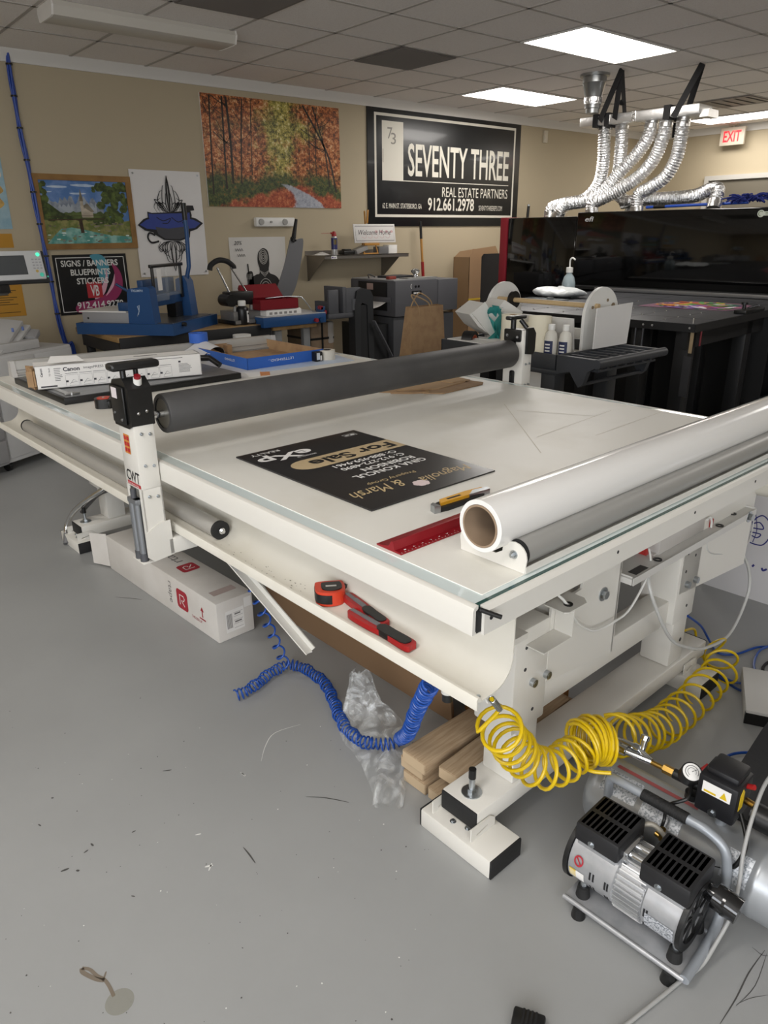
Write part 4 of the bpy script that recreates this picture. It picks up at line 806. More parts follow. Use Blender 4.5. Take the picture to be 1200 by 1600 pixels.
for k in range(8): m.rect(L-.1, .02+.005*k, L-.04-.02*rr.random(), .0215+.005*k, 0, T_)
m.rect(L-.1, .062, L-.09, .07, 0, T_); m.rect(L-.3, .082, L-.08, .084, 0, T_)
m.build('side_printing', M('dark box print', '3b3a40', .7), t)
m = MB(); m.rect(.4, .05, .50, .062, 0, TR(0, 0, H_+.0006)); m.build('top_printing', M('dark box print', '3b3a40', .7), t)
# tape roll on curled sheet, tape gun, blue box
t = thing('curled_sheet', 'white sheet with black underside curling up beside the blue box', 'sheet', tw(.945, 2.78, .828), TRZ)
cp_ = [Vector(q) for q in ((-.02, 0, .0), (.01, 0, .002), (.05, 0, .018), (.095, 0, .042), (.13, 0, .045), (.155, 0, .03), (.16, 0, .006))]; cps = smooth(cp_, 4)
def curl(u, v): p = cps[min(int(u*(len(cps)-1)+.5), len(cps)-1)]; return (p.x, -.03+.16*v, p.z+.02*v)
m = MB(); m.grid(lambda u, v: (lambda p: (p[0], p[1], p[2]+.0015))(curl(u, v)), 24, 4); m.build('sheet_top', M('white sheet face', 'dedede', .5), t)
m = MB(); m.grid(curl, 24, 4); m.build('sheet_back', M('black sheet back', '1b1b1c', .4), t)
p = tz(310, 541, .872); one('masking_tape', MB().ring(.028, .05, 0, .05, None, 32), M('blue masking tape', '3566c4', .6), 'roll of blue masking tape standing on the aluminium beam by the curled sheet', 'tape', tw(1.055, 2.928, .8845))
t = thing('carton_tray', 'shallow open blue cardboard box with a kraft inside, on the table', 'box', tw(.997, 2.35, ZM), TRZ-1)
m = MB(); bw, bd, bh = .46, .56, .056; cb_ = M('blue printed card', '2f62b8', .55)
m.mi = 0
for (a, b, c, d_) in [(0, bw, 0, .003), (0, bw, bd-.003, bd), (0, .003, 0, bd), (bw-.003, bw, 0, bd)]: m.box(a, b, c, d_, 0, bh)
m.mi = 1
for (a, b, c, d_) in [(.003, bw-.003, .003, .006), (.003, bw-.003, bd-.006, bd-.003), (.003, .006, .003, bd-.003), (bw-.006, bw-.003, .003, bd-.003)]: m.box(a, b, c, d_, 0, bh+.0006)
m.box(.003, bw-.003, .003, bd-.003, 0, .003); m.box(.18, .21, bd-.05, bd-.006, .003, .05); m.build('box_body', [cb_, kraft], t)
m = MB(); T1 = TR(0, -.0005, 0) @ FACE_MY @ TR(.27, .03, 0) @ rotm('Z', 180); m.text('LETTERHEAD...', 0, -.008, .15, .012, 0, T1); T2 = TR(-.0005, 0, 0) @ FACE_MX @ TR(-.12, .03, 0) @ rotm('Z', 180); m.text('LETTERHEAD', 0, -.008, .1, .011, 0, T2)
for T3, o in ((TR(0, -.0005, 0) @ FACE_MY, .4), (TR(-.0005, 0, 0) @ FACE_MX, -.42)):
    m.rect(o, .037, o+.05, .040, 0, T3); m.line([(o+.018+.009*math.cos(a*PI/6), .022+.009*math.sin(a*PI/6)) for a in range(-3, 5)], .0022, 0, T3)
m.build('printing', paper, t)
t = thing('tape_roll', 'white label roll with black core standing beside the blue box', 'tape', tw(1.475, 2.335, ZM), TRZ)
m = MB(); m.ring(.022, .042, 0, .05, None, 32); m.build('roll', M('cream tape', 'd9d4c8', .5), t); m = MB(); m.ring(.02, .0222, -.0, .0505, None, 32); m.build('core', black, t)
t = thing('label_cassette', 'small black label cassette beside the white label roll', 'cassette', tw(1.405, 2.325, ZM), TRZ)
m = MB(); m.box(-.025, .018, -.02, .02, 0, .05, .004); m.build('case', black, t); m = MB(); m.box(-.02, .0, -.021, -.0195, .01, .045); m.mi = 1; m.box(.003, .012, -.021, -.0195, .005, .03); m.build('label_face', [M('pale cassette label', 'cfd6dc', .4), paper], t)
# paper pieces
m = MB(); m.prism([(.905, 2.19), (1.0, 2.16), (1.05, 2.24), (.95, 2.31)], 0, .001); m.mi = 1; m.prism([(.955, 2.172), (1.0, 2.16), (1.05, 2.24), (1.01, 2.265)], .001, .0015); o = one('printed_card', m, [paper, M('orange print', 'd88f4c', .5)], 'white and orange printed card on the table between roller and blue box', 'card', tw(0, 0, ZM), TRZ)
m = MB(); m.prism([(1.43*0+1.02, 2.26), (1.55, 2.20), (1.60, 2.42), (1.12, 2.5)], 0, .0012); one('protective_sheet', m, M('pale blue sheet', 'c5d3e6', .4), 'pale bluish sheet under the blue box', 'sheet', tw(0, 0, ZM), TRZ)
t = thing('flat_paper_bag', 'folded flat brown paper bag lying under the grey roller', 'paper bag', tw(1.36, 1.42, ZM), TRZ)
m = MB(); m.prism([(-.26, .08), (.18, .12), (.205, -.085), (.17, -.11), (-.09, -.125), (-.16, -.04)], 0, .004); m.build('bag_body', kraft, t)
m = MB(); m.prism([(-.2, .04), (.1, .09), (.15, -.03), (-.05, -.06)], .004, .008); m.prism([(.05, .08), (.19, .08), (.18, -.03), (.08, -.02)], .008, .011); m.build('folded_panel', M('lighter kraft', 'b3946f', .85), t)
m = MB(); m.tube(smooth([(-.25, .02, .006), (-.2, -.06, .01), (-.13, -.08, .01), (-.12, -.03, .01)], 6), .004, 6); m.build('string_handle', kraft, t)
# long aluminium trimmer beam across the far end
t = thing('trimmer_beam', 'long pale aluminium cutting beam lying across the far end of the table', 'beam', tw(.10, 3.0, ZM), TRZ-4.2)
pb = [(-.035, 0), (.035, 0), (.035, .012), (.02, .016), (.018, .05), (.008, .066), (-.012, .068), (-.02, .06), (-.022, .02), (-.035, .014)]
pb = [(-a, b*1.09) for a, b in pb]
m = MB(); m.prism(pb, .02, 1.40, XAX); m.build('extrusion', M('pale anodised aluminium', 'c7c6c2', .35, .5), t)
m = MB(); m.box(.02, 1.40, -.036, -.0352, .004, .011); m.box(.02, 1.40, -.0215, -.0195, .028, .032); m.build('groove', M('grey rubber strip', '8b8a87', .6), t)
for a in (0.0, 1.40): m = MB(); m.prism([(-.045, 0), (.04, 0), (.036, .02), (.022, .07), (-.02, .074), (-.03, .02)], a, a+.022, XAX); m.build('end_bracket', M('light grey casting', 'b9b6b2', .45), t)
# ------------------------------------------------------------ under and beside the table
rtp = M('printed white corrugated card', 'cfcbc5', .8, noise=(4, 'c0bbb4', .4, .7)); crim = M('crimson print', '9c2430', .7); gpr = M('grey print on card', '6d6a68', .7)
t = thing('shipping_carton', 'long white carton with red square logos on the floor under the table', 'carton', tw(.226, 1.43, 0), TRZ+1.8)
W_, L_, H_ = .158, .93, .165
m = MB(); m.box(0, W_, 0, L_, 0, H_, .004); m.build('carton_body', rtp, t)
m = MB(); m.prism([(0, 0), (.1, .0), (.1, .15), (0, .16)], 0, .003, TR(.0, L_, .0) @ rotm('Z', 112) @ FACE_MY @ TR(0, .01, 0)); m.build('end_flap', rtp, t)
def rsq(mm, T, s=1):
    def rr_(a, b, w, h, r): return [(a+r+r*math.cos(q), b+r+r*math.sin(q)) for q in (PI, 1.25*PI, 1.5*PI)]+[(a+w-r+r*math.cos(q), b+r+r*math.sin(q)) for q in (1.5*PI, 1.75*PI, 2*PI)]+[(a+w-r+r*math.cos(q), b+h-r+r*math.sin(q)) for q in (0, .25*PI, .5*PI)]+[(a+r+r*math.cos(q), b+h-r+r*math.sin(q)) for q in (.5*PI, .75*PI, PI)]
    mm.mi = 0; mm.flat(rr_(0, 0, .085*s, .085*s, .014*s), .0, T); mm.mi = 1
    mm.line([(.025*s, .018*s), (.025*s, .062*s), (.055*s, .062*s), (.062*s, .052*s), (.055*s, .04*s), (.035*s, .04*s), (.06*s, .018*s)], .005*s, .0006, T)
PM = [crim, M('white card print', 'dcd9d4', .7), gpr, M('faded print', 'b3a29c', .8), M('white label', 'd9d7d3', .6)]
m = MB(); TA_ = TR(-.0006, 0, 0) @ FACE_MX                                            # long side facing the aisle
def onside(y, z): return TA_ @ TR(-y, z, 0)
rsq(m, onside(.30, .045)); m.build('side_logo', PM, t); m = MB(); m.mi = 2
m.text('rtape', 0, 0, .095, .034, 0, onside(.372, .138) @ rotm('Z', -90)); m.build('side_wordmark', PM, t); m = MB(); m.mi = 0
m.flat([(0, 0), (.007, 0), (.007, .025), (.016, .025), (.0035, .045), (-.009, .025), (0, .025)], 0, onside(.11, .07)); m.rect(-.02, -.012, .025, -.006, 0, onside(.11, .07))
m.text('THIS SIDE UP', 0, 0, .075, .012, 0, onside(.19, .04)); m.build('side_arrow', PM, t); m = MB()
TT_ = TR(0, 0, H_+.0006)
rsq(m, TT_ @ TR(.13, .32, 0) @ rotm('Z', 90), .9); m.build('top_logo', PM, t); m = MB(); m.mi = 2; m.text('rtape', 0, 0, .17, .05, 0, TT_ @ TR(.125, .43, 0) @ rotm('Z', 90)); m.build('top_wordmark', PM, t); m = MB()
m.mi = 3; m.rect(.03, .06, .13, .1, 0, TT_); m.build('top_label', PM, t); m = MB()
TE_ = TR(0, -.0006, 0) @ FACE_MY
m.mi = 4; m.rect(.035, .03, .115, .12, 0, TE_); m.rect(.118, .11, .15, .15, 0, TE_); m.mi = 2
for k in range(7): m.rect(.04+.0035*k, .045, .042+.0035*k, .105, .0003, TE_)
for k in range(5): m.rect(.07, .04+.016*k, .11, .0412+.016*k, .0003, TE_)
m.rect(.074, .095, .1, .101, .0003, TE_); m.rect(.074, .062, .104, .068, .0003, TE_)
m.build('end_label', PM, t)
m = MB(); TF_ = TR(0, L_, 0) @ rotm('Z', 112) @ FACE_MY @ TR(0, .01, .0036)
m.mi = 0
for k in range(16): m.rect(.02+.004*k, .075, .0225+.004*k, .095, 0, TF_)
m.mi = 1; [m.rect(.02+.014*k, .05, .03+.014*k, .066, 0, TF_) for k in range(3)]; m.rect(.068, .05, .08, .066, 0, TF_); m.rect(.04, .125, .046, .133, 0, TF_); m.build('flap_printing', [gpr, crim], t)
# cardboard sheets leaning under the table
m = MB(); m.box(0, .012, 0, 1.02, 0, .36, .001, rotm('Y', -6)); one('cardboard_sheet', m, M('tan cardboard', '86694c', .9), 'brown cardboard sheet standing under the table beside the blue coiled hose', 'cardboard', tw(.52, .52, 0), TRZ)
m = MB(); m.box(0, .30, 0, .45, 0, .30, .003); m.box(.145, .155, -.0005, .4505, 0, .3005); one('brown_carton', m, M('tan carton', '7e634a', .9), 'brown carton on the floor deep under the table behind the cardboard sheet', 'carton', tw(.62, .62, 0), TRZ+4)
p = ty(965, 960, .42); m = MB(); m.box(0, .28, 0, .2, 0, .40, .003); one('brown_carton', m, M('orange brown carton', '9a6526', .9), 'orange brown carton under the table behind the white cross beam', 'carton', tw(.60, .34, 0), TRZ)
# lumber offcuts
wd_ = M('sawn pine', 'ac967a', .8, noise=(4, '957d60', .38, .68, (3, 40, 40)))
wd_e = M('pine end grain', 'b9a385', .8)
def board(x, y, z, L, w, h, rz, label):
    t = thing('lumber_board', label, 'board', tw(x, y, z), TRZ+rz, 'pine offcuts under the table')
    m = MB(); m.box(0, L, 0, w, 0, h, .003); m.build('plank', wd_, t)
    m = MB(); m.rect(.003, .003, w-.003, h-.003, .0006, FACE_MX @ TR(-w, 0, 0)); m.build('end_grain', wd_e, t)
board(.235, .352, 0, .6, .086, .037, 1, 'pine offcut at the bottom of the stack, left of two on the floor')
board(.236, .258, 0, .6, .086, .037, 0, 'pine offcut at the bottom of the stack, nearest the white table foot')
board(.238, .365, .038, .58, .088, .037, 0, 'pine offcut in the middle layer of the stack, farther from the table foot')
board(.255, .232, .0755, .5, .088, .037, 3, 'pine offcut on the top layer nearest the white table foot')
board(.225, .345, .0755, .5, .088, .038, 0, 'pine offcut on the top layer farther from the white table foot')
board(.31, .262, .038, .5, .07, .037, 0, 'pine offcut in the middle layer, hidden behind the foot beam')
# clear plastic bag
pl = M('clear plastic film', 'dfe2e2', .12, alpha=.2, spec=1, bump=(30, .6, .01))
nt = pl.node_tree; tcn = nt.nodes.new('ShaderNodeTexCoord'); nz = nt.nodes.new('ShaderNodeTexNoise'); nz.inputs['Scale'].default_value = 13; nz.inputs['Detail'].default_value = 4; nz.inputs['Distortion'].default_value = 2.5
rmp = nt.nodes.new('ShaderNodeMapRange'); rmp.inputs[1].default_value = .42; rmp.inputs[2].default_value = .72; rmp.inputs[3].default_value = .07; rmp.inputs[4].default_value = .6
nt.links.new(tcn.outputs['Object'], nz.inputs[0]); nt.links.new(nz.outputs[0], rmp.inputs[0]); nt.links.new(rmp.outputs[0], nt.nodes['Principled BSDF'].inputs['Alpha'])
bp = [onz(a, b, c) for a, b, c in [(560, 1058, .16), (568, 1100, .06), (585, 1135, .012), (598, 1175, .006), (606, 1225, .006), (607, 1266, .003)]]
b0_ = Vector((bp[-1].x, bp[-1].y, 0)); sm = smooth(bp, 5); wds = [.02, .06, .10, .085, .05, .035]
def bag(u, v):
    i = u*(len(sm)-1); k = min(int(i), len(sm)-2); c = sm[k].lerp(sm[k+1], i-k); j = u*5; kk = min(int(j), 4); w = wds[kk]+(wds[kk+1]-wds[kk])*(j-kk)
    a = (v-.5)*2; side = Vector((.77, -.64, 0)); return c-b0_+side*(a*w)+Vector((0, 0, .012*(1-a*a)+.005*math.sin(9*a+17*u)+.004*math.sin(31*u)+.006))
m = MB(); m.grid(bag, 34, 22); m.grid(lambda u, v: bag(u, v)+Vector((.02*math.sin(8*v+9*u), .012, .006+.008*math.sin(14*u+6*v))), 30, 18)
o = one('plastic_bag', m, pl, 'crumpled clear plastic film on the floor by the blue coiled hose', 'plastic bag', b0_, 0, None, None, 80)
# coiled hoses
def coil(name, label, path, R, pitch, r, mat, tails=(), per=14, n=8, wob=.04, fit=None):
    b0 = Vector((path[0].x, path[0].y, 0)); t = thing(name, label, 'air hose', b0)
    m = MB(); m.tube([p-b0 for p in helix(path, R, pitch, per, wob)], r, n); m.build('coil', mat, t)
    if fit: fit(t, b0)
    return t, b0
P3 = lambda *a: [onz(*q) for q in a]
pth = P3((368, 1086, .02), (390, 1077, .022), (412, 1060, .022), (430, 1047, .024), (446, 1040, .026), (465, 1040, .024), (488, 1052, .022), (508, 1068, .022), (520, 1092, .022), (532, 1122, .03), (548, 1146, .036), (572, 1160, .042), (600, 1163, .044), (626, 1158, .05))
coil('coiled_hose', 'blue coiled air hose lying on the floor under the tray', pth, .0165, .0145, .0026, bluehose, wob=.12)
q0 = pth[-1]; q1 = tw(.025, .135, .565)
coil('coiled_hose', 'short blue hose coil rising from the floor to the tray beside the lumber', [q0+Vector((.0, .0, .01)), q0.lerp(q1, .33)+Vector((0, 0, -.02)), q0.lerp(q1, .66), q1], .018, .022, .0027, bluehose)
a = tw(.10, 1.02, .56); b = onz(446, 1040, .04); coil('coiled_hose', 'stretched blue hose coil hanging from the white strut under the tray', [a, a.lerp(b, .5), b], .016, .055, .0033, bluehose)
yp = [onz(768, 1092, .572)]+[onz(x, y, z) for x, y, z in [(778, 1128, .49), (796, 1160, .41), (822, 1188, .34), (858, 1200, .30), (890, 1186, .285), (908, 1170, .29)]]
YR = .043
b0 = Vector((yp[0].x, yp[0].y, 0)); t = thing('coiled_hose', 'yellow coiled air hose from the tray end to the compressor and over the floor', 'air hose', b0)
hx = helix(yp[1:], YR, .0345, 20, .05)
m = MB(); m.tube([p-b0 for p in smooth([yp[0], yp[0].lerp(onz(781, 1108, .52), .5), onz(781, 1108, .52), hx[4]], 8)]+[p-b0 for p in hx[5:]], .0045, 8); m.build('coil', yellow, t)
m = MB(); c_ = [yp[0]+Vector((0, 0, .0)), yp[0].lerp(onz(781, 1108, .52), .5), onz(781, 1108, .52)]; m.tube([p-b0 for p in helix(c_, .0062, .0055, 10)], .0012, 6); m.build('spring_guard', steel, t, label='spring guard at the hose end')
yk = [onz(x, y, z) for x, y, z in [(905, 1165, .29), (918, 1160, .29), (934, 1158, .285), (950, 1158, .28)]]
m = MB(); m.tube([p-b0 for p in helix(yk, .052, .0085, 18, .10)], .0045, 8); m.build('bunched_coil', yellow, t)
yf = [onz(x, y, z) for x, y, z in [(955, 1150, .25), (985, 1148, .18), (1015, 1143, .11), (1045, 1127, .06), (1070, 1105, .045), (1092, 1085, .045), (1112, 1062, .045), (1128, 1042, .05), (1122, 1020, .06), (1105, 1005, .07)]]
m = MB(); m.tube([p-b0 for p in helix(yf, .052, .064, 22, .03)], .0045, 8); m.build('floor_coil', yellow, t)
m = MB(); e = helix(yf, .052, .064, 22, .03)[-1]; m.tube([p-b0 for p in smooth([e, onz(1086, 985, .1), onz(1070, 985, .16)], 6)], .0045, 8); m.build('hose_end', yellow, t); m = MB(); m.tube([p-b0 for p in smooth([onz(908, 1195, .27), onz(925, 1205, .27), onz(955, 1208, .28)], 6)], .0045, 8); m.build('hose_end', yellow, t)
# blue straight hoses and cords on the floor at right
def hose(name, label, pxs, r, mat, cat='hose', per=8):
    pts = [onz(*q) for q in pxs]; b = Vector((pts[0].x, pts[0].y, 0)); m = MB(); m.tube([p-b for p in smooth(pts, per)], r, 8); return one(name, m, mat, label, cat, b)
hose('air_hose', 'blue air hose curving from behind the rear table leg to the right edge', [(1074, 962, .2), (1095, 978, .1), (1108, 1000, .02), (1122, 1020, .006), (1150, 1022, .006), (1180, 1012, .006), (1200, 1010, .006), (1240, 1005, .006)], .0042, bluehose)
hose('air_hose', 'blue air hose looped on the floor at the right edge', [(1240, 1000, .006), (1200, 1010, .01), (1184, 1020, .012), (1178, 1040, .008), (1186, 1056, .006), (1210, 1068, .006)], .0042, bluehose)
hose('air_hose', 'blue air hose crossing below the yellow coils, upper of the pair', [(1100, 1036, .006), (1125, 1055, .006), (1150, 1066, .006), (1180, 1068, .006), (1230, 1062, .006)], .0042, bluehose)
hose('air_hose', 'blue air hose crossing below the yellow coils, lower of the pair', [(1100, 1042, .006), (1130, 1062, .006), (1160, 1080, .006), (1190, 1083, .006), (1230, 1080, .006)], .0042, M('dark blue hose', '1b3870', .35))
hose('power_cord', 'black cord bending at the right edge of the floor', [(1230, 1028, .006), (1204, 1033, .006), (1192, 1044, .006), (1200, 1056, .006), (1230, 1062, .006)], .005, blackm, 'cord')
hose('air_hose', 'short blue hose arching beside the black tool case', [(1132, 1200, .02), (1132, 1188, .02), (1140, 1180, .02), (1160, 1176, .02), (1190, 1177, .02)], .0042, bluehose)

# ------------------------------------------------------------ air compressor
CA = Vector((1.08992, .68215, 0)); CZ = -86.162
cu = Vector((math.cos(math.radians(CZ)), math.sin(math.radians(CZ)), 0)); cvv = Vector((-cu.y, cu.x, 0))
comp = thing('air_compressor', 'silver twin-head air compressor with black vented covers on the floor at right', 'compressor', CA, CZ)
silver = M('silver paint', 'b5b6b8', .35, .55, noise=(30, 'a6a8ab', .4, .7)); tankm = M('silver grey tank', 'a5a8ab', .33, .5); gtube = M('grey tube enamel light', '9ba0a6', .35, .3)
m = MB(); m.box(-.01, .27, -.004, .15, .026, .031, .002); m.tube([(-.01, 0, .0285), (.27, 0, .0285)], .006, 12); m.box(.0, .26, .14, .34, .03, .035); m.build('base_plate', silver, comp)
for x, y in ((.02, .03), (.235, .03), (.02, .13), (.235, .13)):
    m = MB(); m.cyl((x, y, .031), (x, y, .058), .016, .013, 18); m.build('rubber_mount', blackm, comp)
    m = MB(); m.cyl((x, y, .058), (x, y, .075), .008, n=10); hexbolt(m, (x, y, .062), (0, 0, 1), .005, .004); m.build('mount_bolt', steel, comp)
for x in (.03, .24):
    for y in (.0, .3): m = MB(); m.cyl((x, y, .0), (x, y, .026), .016, .012, 16); m.build('rubber_foot', black, comp)
MC = Vector((0, .080, .117))
XC_ = TR(0, MC.y, MC.z) @ Matrix(((0, 0, 1, 0), (1, 0, 0, 0), (0, 1, 0, 0), (0, 0, 0, 1))) @ Matrix.Diagonal((1.2, 1.2, 1, 1))
m = MB(); m.lathe([(0, -.018), (.052, -.018), (.06, -.012), (.06, .092), (.056, .096), (.056, .158), (.06, .162), (.06, .24), (.0, .24)], XC_, 40); mo = m.build('motor_body', silver, comp)
m = MB()
for k in range(40):
    a = 2*PI*k/40; T_ = XC_ @ rotm('Z', math.degrees(a)); m.box(.056, .0635, -.0012, .0012, .097, .157, 0, T_)
m.build('cooling_fins', M('cast aluminium fins', 'c6c7c8', .35, .7), mo)
for xe, s_ in ((-.02, -1), (.241, 1)):
    m = MB(); m.ring(.05, .064, xe-.004, xe+.006, XC_, 40)
    for k in range(9): m.box(.01, .055, -.002, .002, xe-.001, xe+.003, 0, XC_ @ rotm('Z', k*40))
    m.ring(.0, .016, xe-.002, xe+.004, XC_, 20); m.build('fan_guard', black, comp)
def slot_(mm, x0, x1, a, w=.004):                                                # dark slots on the motor side
    T_ = XC_ @ rotm('Z', a); mm.box(.0595, .0604, -w/2, w/2, x0, x1, 0, T_)
m = MB()
for x in (.04, .048, .076, .082, .166, .172): 
    for a in (172, 205): 
        for k in range(5): slot_(m, x, x+.004, a+k*3.2, .0038)
m.build('vent_slots', ink, mo)
for i, (xa, xb) in enumerate(((-.012, .092), (.14, .246))):
    m = MB(); m.box(xa, xb, .022, .14, .178, .226, .006); hd = m.build('head_cover', M('black vented cover', '1c1c1e', .5), comp)
    m = MB(); m.box(xa+.006, xb-.006, .028, .134, .15, .18, .002); m.build('cylinder_head', silver, comp)
    m = MB()
    n = 8
    for k in range(n):
        x = xa+.012+k*(xb-xa-.024)/(n-1)
        for y0_, y1_ in ((.03, .075), (.087, .132)): m.box(x-.0036, x+.0036, y0_, y1_, .2255, .2263)
    m.build('cover_slots', M('slot black', '010101', 1, spec=0), hd)
    m = MB(); m.cyl(((xa+xb)/2-.01, .022, .19), ((xa+xb)/2-.01, .0205, .19), .008, n=14); hexbolt(m, ((xa+xb)/2-.01, .0205, .19), (0, -1, 0), .004, .003); m.build('cover_screw', steel, hd)
m = MB(); m.tube([(.09, .06, .19), (.142, .06, .19)], .009); m.tube([(.09, .09, .19), (.142, .09, .19)], .009); m.box(.085, .105, .04, .11, .172, .205, .003); m.build('crossover_pipe', chrome, comp)
m = MB(); m.cyl((.246, .118, .158), (.268, .118, .158), .018, n=24); m.cyl((.262, .118, .158), (.312, .118, .152), .027, n=32); m.ring(.024, .0285, .282, .288, TR(0, .118, .155) @ Matrix(((0, 0, 1, 0), (1, 0, 0, 0), (0, 1, 0, 0), (0, 0, 0, 1))), 32); m.build('intake_filter', M('gloss black filter', '0d0d0e', .15, coat=.5), comp)
m = MB(); m.mi = 0
def lab(mm, x0, x1, a0, a1, mi):                                                  # label wrapped on the motor
    mm.mi = mi; mm.lathe([(.0608, x0), (.0608, x1)], XC_, 6, math.radians(a0), math.radians(a1))
DP = [M('silver data plate', 'c9ccd1', .4, .3, noise=(260, '7d8289', .48, .56)), paper, M('yellow warning label', 'd8b81c', .5)]
lab(m, .17, .232, 176, 208, 0); m.build('data_plate', DP, mo); m = MB(); lab(m, -.008, .028, 184, 205, 1); lab(m, -.008, .008, 184, 204, 2)
m.build('warning_label', DP, mo)
m = MB(); T_ = XC_ @ rotm('Z', 163) @ TR(.0612, 0, .012) @ rotm('Y', 90); m.ring(.008, .011, 0, .0006, T_, 20); m.box(-.0012, .0012, -.008, .008, 0, .0006, 0, T_ @ rotm('Z', 45)); m.build('no_touch_mark', M('red mark', 'a82330', .5), mo)
# handle of bent tube with a black grip
hp = smooth([(-.035, .205, .06), (-.035, .205, .17), (-.03, .2, .222), (.0, .19, .238), (.06, .187, .24), (.15, .187, .24), (.205, .187, .237), (.243, .187, .215), (.256, .187, .16), (.262, .18, .09), (.268, .14, .045), (.27, .06, .032), (.27, 0, .03)], 7)
m = MB(); m.tube(hp, .0105, 14); ha = m.build('handle', gtube, comp, label='grey bent tube handle')
m = MB(); m.tube([(.055, .1872, .24), (.16, .187, .24)], .0128, 16)
for k in range(22): m.ring(.012, .0135, .058+k*.0046, .0605+k*.0046, TR(0, .187, .24) @ Matrix(((0, 0, 1, 0), (1, 0, 0, 0), (0, 1, 0, 0), (0, 0, 0, 1))), 14)
m.build('grip', blackm, ha, label='black ribbed rubber grip')
# tank
TC_ = TR(0, .27, .12) @ Matrix(((0, 0, 1, 0), (1, 0, 0, 0), (0, 1, 0, 0), (0, 0, 0, 1))); RT = .085
prt = [(0, -.115)]+[(RT*math.sin(k*PI/16), -.07-.045*math.cos(k*PI/16)) for k in range(1, 8)]+[(RT, -.07), (RT, .30), (RT+.0015, .302), (RT+.0015, .312), (RT, .314), (RT, .37)]+[(RT*math.cos(k*PI/16), .37+.045*math.sin(k*PI/16)) for k in range(1, 8)]+[(0, .415)]
m = MB(); m.lathe(prt, TC_, 48); tk = m.build('tank', tankm, comp, label='silver horizontal air tank')
m = MB(); m.mi = 0
for x0, x1, a0, a1, mi in ((-.06, .03, 100, 140, 0), (.045, .14, 105, 145, 0), (-.05, .15, 84, 92, 1), (.24, .295, 120, 165, 0)): m.mi = mi; m.lathe([(RT+.0006, x0), (RT+.0006, x1)], TC_, 8, math.radians(a0), math.radians(a1))
m.build('tank_labels', [M('silver label print', 'b9bcc0', .4, .3, noise=(220, '83888d', .48, .57)), M('red label edge', '9b4a4a', .5)], tk)
m = MB(); m.cyl((.20, .27, .2), (.20, .27, .245), .013, n=16); m.build('tank_riser', gtube, tk)
# pressure switch, gauge, quick couplers, filter regulator
m = MB(); m.box(.15, .235, .235, .32, .235, .33, .006); m.box(.158, .228, .25, .32, .325, .345, .008); ps = m.build('pressure_switch', M('black switch box', '17171a', .45), comp)
m = MB(); m.mi = 0; m.prism([(0, 0), (.06, 0), (.06, .028), (0, .028)], 0, .0008, TR(.162, .2345, .29) @ FACE_MY); m.mi = 1; m.flat([(.038, .004), (.054, .004), (.046, .022)], .0012, TR(.162, .2345, .29) @ FACE_MY); m.rect(.004, .003, .03, .008, .0012, TR(.162, .2345, .29) @ FACE_MY)
m.prism([(0, 0), (.022, 0), (.022, .04), (.011, .052), (0, .04)], 0, .0008, TR(.2355, .25, .27) @ FACE_PX); m.build('warning_label', [paper, M('yellow warning label', 'd8b81c', .5)], ps)
m = MB(); hexbolt(m, (.19, .235, .245), (0, -1, 0), .006, .004); m.build('switch_screw', steel, ps)
m = MB(); m.cyl((.12, .262, .285), (.13, .25, .31), .0225, n=28); m.cyl((.125, .27, .26), (.122, .262, .29), .008); ga = m.build('pressure_gauge', black, comp)
m = MB(); d_ = Vector((.01, -.012, .025)).normalized(); m.cyl(Vector((.13, .25, .31)), Vector((.13, .25, .31))+d_*.001, .0195, n=28); m.build('dial_face', paper, ga)
m = MB()
c0 = Vector((.13, .25, .31))+d_*.0016; e1 = d_.orthogonal().normalized(); e2 = d_.cross(e1)
T_ = Matrix(((e1.x, e2.x, d_.x, c0.x), (e1.y, e2.y, d_.y, c0.y), (e1.z, e2.z, d_.z, c0.z), (0, 0, 0, 1)))
m.line([(.014*math.cos(a*PI/12), .014*math.sin(a*PI/12)) for a in range(-3, 16)], .0012, 0, T_); m.line([(.009*math.cos(a*PI/12), .009*math.sin(a*PI/12)) for a in range(-3, 16)], .0008, 0, T_); m.line([(0, 0), (.012, .004)], .001, 0, T_); m.build('dial_marks', ink, ga)
m = MB(); m.tube([(.02, .27, .265), (.15, .27, .268)], .006); m.cyl((.06, .27, .267), (.085, .27, .267), .011, n=6); m.build('brass_fittings', brass, comp)
m = MB(); m.cyl((.085, .27, .267), (.15, .27, .268), .012, n=14); m.cyl((.135, .262, .25), (.135, .262, .235), .016); m.build('manifold', black, comp)
for yy, xx in ((.262, -.075), (.288, -.055)):
    m = MB(); m.cyl((xx, yy, .265), (xx+.03, yy, .266), .010, n=16); m.cyl((xx+.03, yy, .266), (xx+.045, yy, .266), .0125, n=16); m.cyl((xx+.045, yy, .266), (.03, .27, .266), .008, n=12); m.cyl((xx-.015, yy, .264), (xx, yy, .265), .007, n=12); m.build('quick_coupler', chrome, comp)
m = MB(); m.cyl((-.005, .29, .266), (-.005, .30, .295), .007); m.cyl((-.006, .299, .293), (-.006, .304, .302), .011, n=14); m.build('bleed_knob', chrome, comp)
m = MB(); m.tube(smooth([(.12, .27, .29), (.135, .265, .3)], 3), .004); m.cyl((.142, .275, .305), (.15, .29, .315), .007); m.tube([(.232, .285, .315), (.25, .28, .325)], .006); m.build('red_lever', red, ps)
m = MB(); m.tube([(.236, .29, .275), (.262, .285, .275)], .008); m.build('elbow', brass, comp)
m = MB(); m.cyl((.262, .28, .26), (.30, .28, .26), .028, n=28); m.cyl((.262, .28, .262), (.255, .28, .262), .02, n=20); m.build('check_valve', black, comp)
